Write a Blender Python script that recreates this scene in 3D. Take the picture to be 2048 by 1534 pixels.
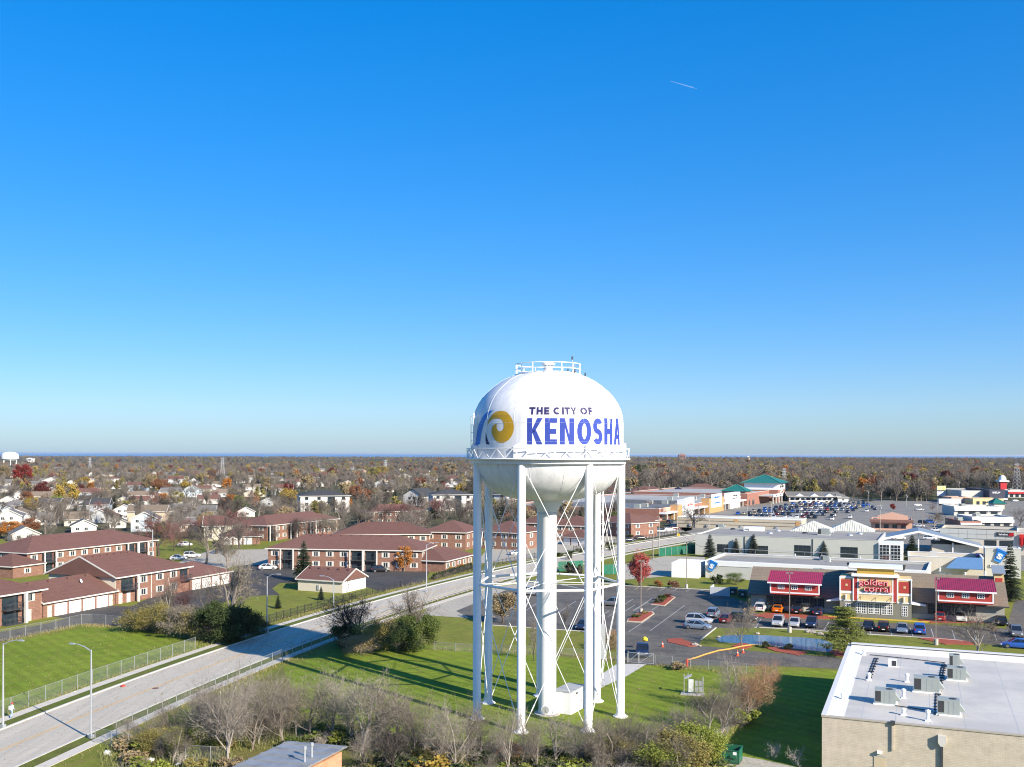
import bpy, bmesh, math, random
import numpy as np
from mathutils import Vector, Matrix
R = math.radians
for o in list(bpy.data.objects):
 bpy.data.objects.remove(o, do_unlink=True)
scene = bpy.context.scene
C = scene.collection

# camera, sky, sun, exposure
CAM_H = 30.0
FOC = 1991.0            # focal length in pixels of the 2048-wide photograph
HZ = 908.25             # eye-level row of the photograph at its middle
ROLL = 0.0027
cam = bpy.data.cameras.new('camera')
cam.sensor_width = 36.0
cam.lens = 36.0 * FOC / 2048.0
cam.shift_y = (HZ - 767.0) / 2048.0
cam.clip_start = 0.5
cam.clip_end = 150000.0
camo = bpy.data.objects.new('camera', cam)
C.objects.link(camo)
camo.matrix_world = Matrix.Translation((0, 0, CAM_H)) @ Matrix.Rotation(R(90), 4, 'X') @ Matrix.Rotation(ROLL, 4, 'Z')
scene.camera = camo

SUN_EL, SUN_AZ = R(27.0), R(136.9)       # azimuth measured from +Y towards +X
world = bpy.data.worlds.new('World')
scene.world = world
world.use_nodes = True
wn = world.node_tree
wn.nodes.clear()
sky = wn.nodes.new('ShaderNodeTexSky')
sky.sky_type = 'NISHITA'
sky.sun_disc = False
sky.sun_elevation = SUN_EL
sky.sun_rotation = SUN_AZ
sky.altitude = 0.0
sky.air_density = 1.0
sky.dust_density = 0.7
sky.ozone_density = 5.0
gm = wn.nodes.new('ShaderNodeGamma')          # the photograph's punchy tone curve, the same for the whole sky
gm.inputs['Gamma'].default_value = 0.557
hs = wn.nodes.new('ShaderNodeHueSaturation')
hs.inputs['Saturation'].default_value = 1.86
tint = wn.nodes.new('ShaderNodeVectorMath')
tint.operation = 'MULTIPLY'
tint.inputs[1].default_value = (1.09, 1.30, 1.68)
bg = wn.nodes.new('ShaderNodeBackground')
bg.inputs['Strength'].default_value = 0.127
wo = wn.nodes.new('ShaderNodeOutputWorld')
wn.links.new(sky.outputs[0], gm.inputs['Color'])
wn.links.new(gm.outputs[0], hs.inputs['Color'])
wn.links.new(hs.outputs[0], tint.inputs[0])
wn.links.new(tint.outputs[0], bg.inputs['Color'])
wn.links.new(bg.outputs[0], wo.inputs['Surface'])

sun = bpy.data.lights.new('sun', 'SUN')
sun.energy = 5.0
sun.angle = R(0.53)
sun.color = (1.0, 0.90, 0.76)
suno = bpy.data.objects.new('sun', sun)
C.objects.link(suno)
sdir = Vector((math.sin(SUN_AZ) * math.cos(SUN_EL), math.cos(SUN_AZ) * math.cos(SUN_EL), math.sin(SUN_EL)))
suno.rotation_euler = sdir.to_track_quat('Z', 'Y').to_euler()
suno.location = (60, -60, 120)

scene.view_settings.view_transform = 'Standard'
scene.view_settings.look = 'None'
scene.view_settings.exposure = 0.86
scene.view_settings.gamma = 1.0
scene.view_settings.use_curve_mapping = False
scene.render.engine = 'CYCLES'
scene.cycles.use_denoising = True
scene.cycles.max_bounces = 6
scene.cycles.diffuse_bounces = 2
scene.cycles.glossy_bounces = 2
scene.cycles.transmission_bounces = 2
scene.cycles.volume_bounces = 0
scene.cycles.transparent_max_bounces = 12
scene.cycles.caustics_reflective = False
scene.cycles.caustics_refractive = False
scene.render.film_transparent = False
scene.cycles.filter_width = 1.1

# helpers
def at(px, py, z=0.0):
 """The point of the flat land (height z) that the photograph shows at pixel px, py."""
 dx, dy = px - 1024.0, py - HZ
 x, y = dx + dy * ROLL, dy - dx * ROLL
 k = (CAM_H - z) / y
 return Vector((x * k, FOC * k, z))

def pix(p):
 x, y = p[0] * FOC / p[1], (CAM_H - p[2]) * FOC / p[1]
 return (1024 + x - y * ROLL, HZ + y + x * ROLL)

def hgt(px, py, up):
 """Height in metres of something whose foot is at px, py and which is `up` pixels tall."""
 return up * CAM_H / (py - HZ - (px - 1024) * ROLL)

class MB:
 def __init__(self):
  self.v, self.f, self.m = [], [], []

 def add(self, vs, fs, mi=0):
  n = len(self.v)
  self.v += [tuple(p) for p in vs]
  for f in fs:
   self.f.append(tuple(i + n for i in f))
   self.m.append(mi)
  return self

 def box(self, x0, x1, y0, y1, z0, z1, mi=0):
  return self.add([(x0, y0, z0), (x1, y0, z0), (x1, y1, z0), (x0, y1, z0), (x0, y0, z1), (x1, y0, z1), (x1, y1, z1), (x0, y1, z1)],
      [(0, 3, 2, 1), (4, 5, 6, 7), (0, 1, 5, 4), (1, 2, 6, 5), (2, 3, 7, 6), (3, 0, 4, 7)], mi)

 def beam(self, a, b, w, h, mi=0, up=(0, 0, 1)):
  a, b = Vector(a), Vector(b)
  d = (b - a).normalized()
  s = d.cross(Vector(up))
  s = s.normalized() if s.length > 1e-5 else Vector((1, 0, 0))
  t = s.cross(d).normalized()
  vs = []
  for p in (a, b):
   for i, j in ((-1, -1), (1, -1), (1, 1), (-1, 1)):
    vs.append(p + s * (i * w / 2) + t * (j * h / 2))
  return self.add(vs, [(0, 1, 2, 3), (7, 6, 5, 4), (0, 4, 5, 1), (1, 5, 6, 2), (2, 6, 7, 3), (3, 7, 4, 0)], mi)

 def tube(self, pts, rs, n=8, mi=0, cap=True):
  pts = [Vector(p) for p in pts]
  if not hasattr(rs, '__len__'):
   rs = [rs] * len(pts)
  vs, fs = [], []
  prev = None
  for k, p in enumerate(pts):
   d = (pts[min(k + 1, len(pts) - 1)] - pts[max(k - 1, 0)]).normalized()
   if prev is None:
    s = d.cross(Vector((0, 0, 1)))
    if s.length < 1e-3:
     s = Vector((1, 0, 0))
    s.normalize()
   else:
    s = (prev - d * prev.dot(d))
    s = s.normalized() if s.length > 1e-5 else d.orthogonal().normalized()
   prev = s
   t = d.cross(s)
   for i in range(n):
    a = 2 * math.pi * i / n
    vs.append(p + (s * math.cos(a) + t * math.sin(a)) * rs[k])
  for k in range(len(pts) - 1):
   for i in range(n):
    j = (i + 1) % n
    fs.append((k * n + i, k * n + j, (k + 1) * n + j, (k + 1) * n + i))
  if cap:
   fs.append(tuple(range(n - 1, -1, -1)))
   fs.append(tuple((len(pts) - 1) * n + i for i in range(n)))
  return self.add(vs, fs, mi)

 def lathe(self, prof, n=48, cx=0, cy=0, mi=0, a0=0.0, a1=2 * math.pi):
  full = abs(a1 - a0 - 2 * math.pi) < 1e-6
  m = n if full else n + 1
  vs, fs = [], []
  for r, z in prof:
   for i in range(m):
    a = a0 + (a1 - a0) * i / n
    vs.append((cx + r * math.cos(a), cy + r * math.sin(a), z))
  for k in range(len(prof) - 1):
   for i in range(n):
    j = (i + 1) % m
    fs.append((k * m + i, k * m + j, (k + 1) * m + j, (k + 1) * m + i))
  return self.add(vs, fs, mi)

 def prism(self, poly, z0, z1, mi=0):
  """poly: list of (x, y), counter-clockwise; extruded upwards"""
  n = len(poly)
  vs = [(x, y, z0) for x, y in poly] + [(x, y, z1) for x, y in poly]
  fs = [tuple(range(n - 1, -1, -1)), tuple(range(n, 2 * n))]
  fs += [(i, (i + 1) % n, n + (i + 1) % n, n + i) for i in range(n)]
  return self.add(vs, fs, mi)

 def slab(self, poly3, d, mi=0):
  """a 3-D polygon thickened by vector d"""
  n = len(poly3)
  d = Vector(d)
  vs = [Vector(p) for p in poly3] + [Vector(p) + d for p in poly3]
  fs = [tuple(range(n - 1, -1, -1)), tuple(range(n, 2 * n))]
  fs += [(i, (i + 1) % n, n + (i + 1) % n, n + i) for i in range(n)]
  return self.add(vs, fs, mi)

 def mesh(self, name, mats, smooth=False):
  me = bpy.data.meshes.new(name)
  me.from_pydata(self.v, [], self.f)
  mats = mats if isinstance(mats, (list, tuple)) else [mats]
  for m in mats:
   me.materials.append(m)
  if any(self.m):
   me.polygons.foreach_set('material_index', self.m)
  if smooth:
   me.polygons.foreach_set('use_smooth', [True] * len(me.polygons))
   me.set_sharp_from_angle(angle=R(38))
  bm = bmesh.new()
  bm.from_mesh(me)
  bmesh.ops.recalc_face_normals(bm, faces=bm.faces)
  bm.to_mesh(me)
  bm.free()
  return me

 def build(self, name, mats, parent=None, smooth=False, **kw):
  return put(name, self.mesh(name, mats, smooth), parent, **kw)

def put(name, me, parent=None, loc=None, rz=None, scale=None, rot=None):
 o = bpy.data.objects.new(name, me)
 C.objects.link(o)
 if parent is not None:
  o.parent = parent
 if loc is not None:
  o.location = loc
 if rz is not None:
  o.rotation_euler = (0, 0, rz)
 if rot is not None:
  o.rotation_euler = rot
 if scale is not None:
  o.scale = scale if hasattr(scale, '__len__') else (scale,) * 3
 return o

def tag(o, label, cat, group=None, kind=None):
 o['label'] = label
 if cat:
  o['category'] = cat
 if group:
  o['group'] = group
 if kind:
  o['kind'] = kind
 return o

def thing(name, label, cat, loc=(0, 0, 0), rz=0.0, group=None):
 o = put(name, None, None, loc, rz)
 o.empty_display_size = 0.5
 return tag(o, label, cat, group)

def set_mat(o, m, slot=0):
 o.material_slots[slot].link = 'OBJECT'
 o.material_slots[slot].material = m

def copy_tree(o, parent=None):
 c = o.copy()
 C.objects.link(c)
 c.parent = parent
 for ch in o.children:
  copy_tree(ch, c)
 return c

CACHE = {}

def cached(key, fn):
 if key not in CACHE:
  CACHE[key] = fn()
 return CACHE[key]

ORD = ['first', 'second', 'third', 'fourth', 'fifth', 'sixth', 'seventh', 'eighth', 'ninth', 'tenth', 'eleventh', 'twelfth', 'thirteenth',
  'fourteenth', 'fifteenth', 'sixteenth', 'seventeenth', 'eighteenth', 'nineteenth', 'twentieth']
ORD += ['twenty-' + w for w in ORD[:9]] + ['thirtieth'] + ['thirty-' + w for w in ORD[:9]] + ['fortieth'] + ['forty-' + w for w in ORD[:9]]

# materials
def new_mat(name):
 m = bpy.data.materials.new(name)
 m.use_nodes = True
 nt = m.node_tree
 b = nt.nodes['Principled BSDF']
 return m, nt, b

def col(c):
 return (c[0], c[1], c[2], 1.0)

def mixc(nt, fac, a, b, mode='MIX'):
 n = nt.nodes.new('ShaderNodeMix')
 n.data_type = 'RGBA'
 n.blend_type = mode
 for sock, val in ((0, fac), (6, a), (7, b)):
  if hasattr(val, 'is_output'):
   nt.links.new(val, n.inputs[sock])
  elif sock == 0:
   n.inputs[0].default_value = val
  else:
   n.inputs[sock].default_value = col(val)
 return n.outputs[2]

def noise(nt, scale, detail=3.0, rough=0.6, vec=None, dist=0.0):
 n = nt.nodes.new('ShaderNodeTexNoise')
 n.inputs['Scale'].default_value = scale
 n.inputs['Detail'].default_value = detail
 n.inputs['Roughness'].default_value = rough
 n.inputs['Distortion'].default_value = dist
 if vec is not None:
  nt.links.new(vec, n.inputs['Vector'])
 return n.outputs['Fac']

def ramp(nt, fac, stops):
 n = nt.nodes.new('ShaderNodeValToRGB')
 e = n.color_ramp.elements
 while len(e) < len(stops):
  e.new(0.5)
 for el, (p, c) in zip(e, stops):
  el.position = p
  el.color = col(c) if hasattr(c, '__len__') else (c, c, c, 1)
 nt.links.new(fac, n.inputs['Fac'])
 return n.outputs['Color']

def coords(nt, kind='Object', scale=(1, 1, 1), rz=0.0):
 tc = nt.nodes.new('ShaderNodeTexCoord')
 mp = nt.nodes.new('ShaderNodeMapping')
 mp.inputs['Scale'].default_value = scale
 mp.inputs['Rotation'].default_value = (0, 0, rz)
 nt.links.new(tc.outputs[kind], mp.inputs['Vector'])
 return mp.outputs['Vector']

def bump(nt, b, fac, strength=0.3, dist=0.05):
 n = nt.nodes.new('ShaderNodeBump')
 n.inputs['Strength'].default_value = strength
 n.inputs['Distance'].default_value = dist
 nt.links.new(fac, n.inputs['Height'])
 nt.links.new(n.outputs['Normal'], b.inputs['Normal'])

def mat(name, c, rough=0.7, var=0.12, scale=1.5, metal=0.0, spec=None, rnd=0.0, bmp=0.0, spots=None):
 """plain surface with mottling in its colour; rnd varies the brightness from object to object"""
 m, nt, b = new_mat(name)
 v = coords(nt)
 f = noise(nt, scale, 4.0, 0.65, v)
 out = mixc(nt, f, [x * (1 - var * 1.6) for x in c], [min(1, x * (1 + var * 1.6)) for x in c])
 if spots:
  f2 = ramp(nt, noise(nt, spots[0], 5.0, 0.7, v), [(0.5, 0.0), (0.68, 1.0)])
  out = mixc(nt, f2, out, spots[1])
 if rnd:
  oi = nt.nodes.new('ShaderNodeObjectInfo')
  rr = ramp(nt, oi.outputs['Random'], [(0, 1 - rnd), (1, 1 + rnd)])
  out = mixc(nt, 1.0, out, rr, 'MULTIPLY')
 nt.links.new(out, b.inputs['Base Color'])
 b.inputs['Roughness'].default_value = rough
 b.inputs['Metallic'].default_value = metal
 if spec is not None:
  b.inputs['Specular IOR Level'].default_value = spec
 if bmp:
  bump(nt, b, noise(nt, scale * 8, 3, 0.6, v), bmp)
 return m

def mat_grass(name, a, b_, c, stripes=0.0, rz=0.0, dry=0.0):
 m, nt, b = new_mat(name)
 v = coords(nt)
 f1 = noise(nt, 0.09, 5, 0.6, v)
 f2 = noise(nt, 1.7, 5, 0.75, v)
 f3 = noise(nt, 9.0, 2, 0.7, v)
 o1 = mixc(nt, ramp(nt, f1, [(0.38, 0.0), (0.62, 1.0)]), a, b_)
 f0 = noise(nt, 0.5, 6, 0.7, v, 0.5)
 o1 = mixc(nt, 1.0, o1, ramp(nt, f0, [(0.3, 0.72), (0.7, 1.22)]), 'MULTIPLY')
 o2 = mixc(nt, ramp(nt, f2, [(0.42, 0.0), (0.75, 0.8)]), o1, c)
 o3 = mixc(nt, 1.0, o2, ramp(nt, f3, [(0.25, 0.55), (0.75, 1.3)]), 'MULTIPLY')
 if stripes:
  w = nt.nodes.new('ShaderNodeTexWave')
  w.inputs['Scale'].default_value = 0.16
  w.inputs['Distortion'].default_value = 0.6
  nt.links.new(coords(nt, 'Object', (1, 1, 1), rz), w.inputs['Vector'])
  o3 = mixc(nt, 1.0, o3, ramp(nt, w.outputs['Fac'], [(0.3, 1 - stripes), (0.7, 1 + stripes)]), 'MULTIPLY')
 if dry:
  f4 = ramp(nt, noise(nt, 0.35, 6, 0.7, v), [(0.48, 0.0), (0.66, dry)])
  o3 = mixc(nt, f4, o3, (0.20, 0.15, 0.06))
 nt.links.new(o3, b.inputs['Base Color'])
 b.inputs['Roughness'].default_value = 0.9
 b.inputs['Specular IOR Level'].default_value = 0.1
 bump(nt, b, f3, 0.6, 0.12)
 return m

def mat_asphalt(name, c, cracks=True, patch=0.5, light=(0.16, 0.155, 0.14)):
 m, nt, b = new_mat(name)
 v = coords(nt)
 f1 = noise(nt, 0.11, 6, 0.65, v, 0.8)
 f2 = noise(nt, 2.4, 4, 0.7, v)
 o = mixc(nt, ramp(nt, f1, [(0.42, 0.0), (0.72, patch)]), c, light)
 o = mixc(nt, 1.0, o, ramp(nt, f2, [(0.3, 0.75), (0.7, 1.25)]), 'MULTIPLY')
 if cracks:
  vo = nt.nodes.new('ShaderNodeTexVoronoi')
  vo.feature = 'DISTANCE_TO_EDGE'
  vo.inputs['Scale'].default_value = 0.17
  n = nt.nodes.new('ShaderNodeVectorMath')
  n.operation = 'ADD'
  nz = nt.nodes.new('ShaderNodeTexNoise')
  nz.inputs['Scale'].default_value = 0.5
  nt.links.new(v, nz.inputs['Vector'])
  nt.links.new(nz.outputs['Color'], n.inputs[0])
  nt.links.new(v, n.inputs[1])
  nt.links.new(n.outputs[0], vo.inputs['Vector'])
  k = ramp(nt, vo.outputs['Distance'], [(0.0, 0.55), (0.012, 0.0)])
  o = mixc(nt, k, o, [x * 0.35 for x in c])
 nt.links.new(o, b.inputs['Base Color'])
 b.inputs['Roughness'].default_value = 0.85
 b.inputs['Specular IOR Level'].default_value = 0.25
 return m

def mat_brick(name, a, b_, mortar, bw=0.6, bh=0.2):
 m, nt, b = new_mat(name)
 tc = nt.nodes.new('ShaderNodeTexCoord')
 sp = nt.nodes.new('ShaderNodeSeparateXYZ')
 nt.links.new(tc.outputs['Object'], sp.inputs[0])
 ad = nt.nodes.new('ShaderNodeMath')
 nt.links.new(sp.outputs[0], ad.inputs[0])
 nt.links.new(sp.outputs[1], ad.inputs[1])
 cb = nt.nodes.new('ShaderNodeCombineXYZ')
 nt.links.new(ad.outputs[0], cb.inputs[0])
 nt.links.new(sp.outputs[2], cb.inputs[1])
 t = nt.nodes.new('ShaderNodeTexBrick')
 t.inputs['Scale'].default_value = 1.0
 t.inputs['Brick Width'].default_value = bw
 t.inputs['Row Height'].default_value = bh
 t.inputs['Mortar Size'].default_value = 0.012
 t.inputs['Color1'].default_value = col(a)
 t.inputs['Color2'].default_value = col(b_)
 t.inputs['Mortar'].default_value = col(mortar)
 nt.links.new(cb.outputs[0], t.inputs['Vector'])
 f = noise(nt, 1.1, 5, 0.7, tc.outputs['Object'])
 o = mixc(nt, 1.0, t.outputs['Color'], ramp(nt, f, [(0.3, 0.84), (0.7, 1.13)]), 'MULTIPLY')
 nt.links.new(o, b.inputs['Base Color'])
 b.inputs['Roughness'].default_value = 0.85
 return m

def mat_roof(name, c, row=0.5, rnd=0.1, var=0.25):
 """asphalt shingles: courses along the slope and blotchy tabs"""
 m, nt, b = new_mat(name)
 tc = nt.nodes.new('ShaderNodeTexCoord')
 f1 = noise(nt, 0.5, 5, 0.7, tc.outputs['Object'])
 f2 = noise(nt, 4.5, 3, 0.8, tc.outputs['Object'])
 sp = nt.nodes.new('ShaderNodeSeparateXYZ')
 nt.links.new(tc.outputs['Object'], sp.inputs[0])
 md = nt.nodes.new('ShaderNodeMath')
 md.operation = 'PINGPONG'
 md.inputs[1].default_value = row * 0.5
 nt.links.new(sp.outputs[2], md.inputs[0])
 cs = ramp(nt, md.outputs[0], [(0.0, 0.86), (row * 0.12, 1.0)])
 o = mixc(nt, f1, [x * (1 - var) for x in c], [x * (1 + var) for x in c])
 o = mixc(nt, 1.0, o, ramp(nt, f2, [(0.3, 0.75), (0.7, 1.25)]), 'MULTIPLY')
 o = mixc(nt, 1.0, o, cs, 'MULTIPLY')
 oi = nt.nodes.new('ShaderNodeObjectInfo')
 o = mixc(nt, 1.0, o, ramp(nt, oi.outputs['Random'], [(0, 1 - rnd), (1, 1 + rnd)]), 'MULTIPLY')
 nt.links.new(o, b.inputs['Base Color'])
 b.inputs['Roughness'].default_value = 0.9
 b.inputs['Specular IOR Level'].default_value = 0.2
 return m

def mat_link(name, c, cover):
 """woven wire: mostly air, the rest grey wire"""
 m, nt, b = new_mat(name)
 b.inputs['Base Color'].default_value = col(c)
 b.inputs['Metallic'].default_value = 0.3
 b.inputs['Roughness'].default_value = 0.5
 tr = nt.nodes.new('ShaderNodeBsdfTransparent')
 mx = nt.nodes.new('ShaderNodeMixShader')
 v = coords(nt)
 f = ramp(nt, noise(nt, 0.7, 3, 0.6, v), [(0.3, cover * 0.7), (0.7, cover * 1.3)])
 nt.links.new(f, mx.inputs[0])
 nt.links.new(tr.outputs[0], mx.inputs[1])
 nt.links.new(b.outputs[0], mx.inputs[2])
 nt.links.new(mx.outputs[0], nt.nodes['Material Output'].inputs['Surface'])
 return m

def mat_leaf(name, c, c2, rnd=0.2, trans=0.25):
 m, nt, b = new_mat(name)
 oi = nt.nodes.new('ShaderNodeObjectInfo')
 v = coords(nt)
 f = noise(nt, 0.9, 3, 0.7, v)
 o = mixc(nt, ramp(nt, f, [(0.35, 0.0), (0.65, 1.0)]), c, c2)
 o = mixc(nt, 1.0, o, ramp(nt, noise(nt, 6.0, 2, 0.8, v), [(0.25, 0.6), (0.75, 1.4)]), 'MULTIPLY')
 o = mixc(nt, 1.0, o, ramp(nt, oi.outputs['Random'], [(0, 1 - rnd), (1, 1 + rnd)]), 'MULTIPLY')
 nt.links.new(o, b.inputs['Base Color'])
 b.inputs['Roughness'].default_value = 0.75
 b.inputs['Specular IOR Level'].default_value = 0.15
 if trans:
  tl = nt.nodes.new('ShaderNodeBsdfTranslucent')
  nt.links.new(o, tl.inputs['Color'])
  mx = nt.nodes.new('ShaderNodeMixShader')
  mx.inputs[0].default_value = trans
  nt.links.new(b.outputs[0], mx.inputs[1])
  nt.links.new(tl.outputs[0], mx.inputs[2])
  nt.links.new(mx.outputs[0], nt.nodes['Material Output'].inputs['Surface'])
 return m

def mat_glass(name, c=(0.02, 0.03, 0.04), rough=0.08):
 m, nt, b = new_mat(name)
 f = noise(nt, 1.3, 2, 0.5, coords(nt))
 nt.links.new(mixc(nt, f, [x * 0.5 for x in c], [x * 1.8 for x in c]), b.inputs['Base Color'])
 b.inputs['Roughness'].default_value = rough
 b.inputs['Specular IOR Level'].default_value = 0.8
 return m

M = {}
M['white'] = mat('white_paint', (0.80, 0.80, 0.79), 0.45, 0.03, 0.6)
M['tank'] = mat('tank_paint', (0.74, 0.745, 0.75), 0.42, 0.05, 0.35, spots=(0.16, (0.68, 0.69, 0.70)))
nt = M['tank'].node_tree
pb = nt.nodes['Principled BSDF']
src = pb.inputs['Base Color'].links[0].from_socket
stk = ramp(nt, noise(nt, 1.0, 5, 0.7, coords(nt, 'Object', (1.6, 1.6, 0.09))), [(0.35, 0.86), (0.55, 1.0)])
nt.links.new(mixc(nt, 1.0, src, stk, 'MULTIPLY'), pb.inputs['Base Color'])
bump(nt, pb, noise(nt, 0.55, 2, 0.5, coords(nt)), 0.12, 0.12)
M['galv'] = mat('galvanised_steel', (0.52, 0.54, 0.55), 0.45, 0.08, 2.0, metal=0.5)
M['fencegalv'] = mat('dull_galvanised_pipe', (0.30, 0.315, 0.315), 0.6, 0.1, 2.0, metal=0.3)
M['pole'] = mat('lamp_pole_aluminium', (0.55, 0.57, 0.60), 0.4, 0.05, 1.0, metal=0.6)
M['dark'] = mat('dark_metal', (0.03, 0.03, 0.033), 0.5, 0.1)
M['concrete'] = mat('concrete', (0.44, 0.42, 0.37), 0.85, 0.12, 0.7, spots=(0.3, (0.34, 0.33, 0.30)))
M['kerb'] = mat('kerb_concrete', (0.52, 0.50, 0.45), 0.85, 0.12, 1.2)
M['glass'] = mat_glass('window_glass')
M['carglass'] = mat_glass('car_glass', (0.012, 0.016, 0.022), 0.05)
M['rubber'] = mat('tyre_rubber', (0.02, 0.02, 0.02), 0.8, 0.1)
M['rim'] = mat('wheel_rim', (0.45, 0.46, 0.48), 0.3, 0.05, metal=0.8)
M['brick'] = mat_brick('apartment_brick', (0.19, 0.088, 0.058), (0.26, 0.128, 0.088), (0.27, 0.21, 0.17), 0.62, 0.22)
M['roofbrown'] = mat_roof('brown_shingles', (0.142, 0.074, 0.060), 0.5, 0.1, 0.22)
M['cream'] = mat('cream_siding', (0.60, 0.55, 0.43), 0.7, 0.05, 1.0)
M['trim'] = mat('white_trim', (0.58, 0.56, 0.51), 0.6, 0.04, 1.0)
M['gdoor'] = mat('garage_door_white', (0.78, 0.76, 0.72), 0.55, 0.04, 1.0)
M['bark'] = mat('bark_grey', (0.20, 0.17, 0.14), 0.9, 0.3, 3.0, rnd=0.2)
M['barkdark'] = mat('bark_dark', (0.07, 0.055, 0.045), 0.9, 0.3, 3.0, rnd=0.2)
M['barkpale'] = mat('bark_pale', (0.36, 0.32, 0.27), 0.9, 0.25, 3.0, rnd=0.15)
M['chain'] = mat_link('chain_link_wire', (0.34, 0.36, 0.35), 0.17)
M['mulch'] = mat('red_mulch', (0.30, 0.062, 0.030), 0.9, 0.35, 3.0)
M['gravelroof'] = mat('gravel_ballast_roof', (0.27, 0.26, 0.235), 0.9, 0.22, 2.0, spots=(0.12, (0.20, 0.19, 0.175)))
M['red'] = mat('red_paint', (0.42, 0.03, 0.025), 0.5, 0.06)
M['yellowline'] = mat('yellow_road_paint', (0.60, 0.36, 0.10), 0.7, 0.18, 2.0)
M['whiteline'] = mat('white_road_paint', (0.42, 0.42, 0.40), 0.7, 0.3, 2.0)

# the land: ground, lake, lawns, road, lots
GA = R(-21.5)           # the street grid's direction

def sheet(name, pts, z, m, label, world_pts=False, kind='structure', cat=None):
 p3 = [Vector((p[0], p[1], z)) for p in pts] if world_pts else [at(p[0], p[1], z) for p in pts]
 mb = MB()
 mb.add(p3, [tuple(range(len(p3)))])
 me = mb.mesh(name, m)
 o = put(name, me)
 if me.polygons[0].normal.z < 0:
  me.flip_normals()
 tag(o, label, cat or name.replace('_', ' ').split()[-1], kind=kind)
 return o

def ribbon(pts, off0, off1):
 """left and right borders of a strip beside a polyline (world x, y); offsets to the right of travel"""
 L, Rr = [], []
 for i, p in enumerate(pts):
  a, b = Vector(pts[max(i - 1, 0)]), Vector(pts[min(i + 1, len(pts) - 1)])
  d = (b - a).normalized()
  n = Vector((d.y, -d.x))
  L.append(Vector(p) + n * off0)
  Rr.append(Vector(p) + n * off1)
 return L, Rr

def strip(name, pts, off0, off1, z, m, label, thick=0.0, kind='structure', cat=None, parent=None):
 L, Rr = ribbon(pts, off0, off1)
 mb = MB()
 n = len(L)
 vs = [(p.x, p.y, z) for p in L] + [(p.x, p.y, z) for p in Rr]
 mb.add(vs, [(i, n + i, n + i + 1, i + 1) for i in range(n - 1)])
 if thick:
  vs2 = [(p.x, p.y, z - thick) for p in L] + [(p.x, p.y, z - thick) for p in Rr]
  k = 2 * n
  mb.v += vs2
  for i in range(n - 1):
   mb.f += [(i, i + 1, k + i + 1, k + i), (n + i, k + n + i, k + n + i + 1, n + i + 1)]
   mb.m += [0, 0]
  mb.f += [(0, k, k + n, n), (n - 1, 2 * n - 1, k + 2 * n - 1, k + n - 1)]
  mb.m += [0, 0]
 o = mb.build(name, m, parent)
 if parent is None:
  tag(o, label, cat or name.split('_')[-1], kind=kind)
 return o

def pxl(*pts):
 return [Vector(at(*p)[:2]) for p in pts]

m_far = mat_grass('far_land', (0.085, 0.078, 0.045), (0.105, 0.10, 0.052), (0.075, 0.09, 0.032))
m_lawn = mat_grass('lawn_grass', (0.155, 0.19, 0.028), (0.20, 0.225, 0.036), (0.235, 0.22, 0.052), dry=0.45)
m_field = mat_grass('mown_field_grass', (0.14, 0.215, 0.016), (0.19, 0.26, 0.024), (0.23, 0.26, 0.04), 0.06, R(-40), dry=0.28)
m_rough = mat_grass('rough_grass', (0.13, 0.16, 0.034), (0.17, 0.160, 0.05), (0.22, 0.19, 0.08), dry=0.6)
m_asph = mat_asphalt('lot_asphalt', (0.095, 0.088, 0.078), patch=0.75, light=(0.20, 0.18, 0.145))
m_dark_asph = mat_asphalt('fresh_asphalt', (0.062, 0.058, 0.054), patch=0.5, light=(0.115, 0.107, 0.095))
m_retail = mat_asphalt('retail_asphalt', (0.20, 0.19, 0.165), patch=0.6, light=(0.31, 0.29, 0.24))
m_conc = mat_asphalt('concrete_paving', (0.40, 0.365, 0.29), patch=0.5, light=(0.32, 0.295, 0.24))
m_gravel = mat('pale_gravel', (0.50, 0.48, 0.44), 0.95, 0.2, 3.0)

# ground sheet to the horizon, the great lake beyond the town
sheet('ground', [(-90000, -400), (90000, -400), (90000, 120000), (-90000, 120000)], 0.0, m_far,
  'flat olive brown land of the town reaching to the lake', True)
m_lake, nt, b = new_mat('lake_water')
b.inputs['Base Color'].default_value = (0.03, 0.11, 0.22, 1)
b.inputs['Roughness'].default_value = 0.35
nzz = noise(nt, 0.0009, 3, 0.6, coords(nt, 'Object', (0.2, 1, 1)))
nt.links.new(mixc(nt, nzz, (0.06, 0.19, 0.38), (0.10, 0.25, 0.45)), b.inputs['Base Color'])
sheet('lake', [(-90000, 8200), (90000, 8700), (90000, 119000), (-90000, 119000)], 1.0, m_lake,
  'pale blue lake filling the horizon behind the town', True)

sheet('lawn', [(-170, 70), (170, 70), (330, 330), (150, 350), (-330, 350)], 0.010, m_lawn, 'green lawns between the street, lots and apartment houses', True)
sheet('mown_field', [(-300, 1560), (-300, 1320), (0, 1289), (160, 1256), (240, 1253), (300, 1266), (470, 1282), (420, 1292), (182, 1376), (40, 1422), (-160, 1490)], 0.016, m_field,
  'bright mown grass field left of the concrete street')
sheet('tower_lawn', [(566, 1335), (700, 1290), (870, 1292), (1000, 1300), (1240, 1330), (1545, 1340), (1440, 1480), (1210, 1500), (860, 1480), (600, 1420)], 0.016, m_field,
  'mown grass around the legs of the water tower')
sheet('rough_grass', [(150, 1620), (440, 1400), (566, 1335), (600, 1420), (860, 1480), (1210, 1500), (1440, 1480), (1440, 1640)], 0.013, m_rough,
  'rough dry grass under the scrub in front of the tower', kind='structure')
sheet('side_lawn', [(1545, 1340), (1700, 1342), (1720, 1500), (1700, 1560), (1440, 1530), (1440, 1490)], 0.016, m_field,
  'grass in the shade beside the white roofed building')

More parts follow.
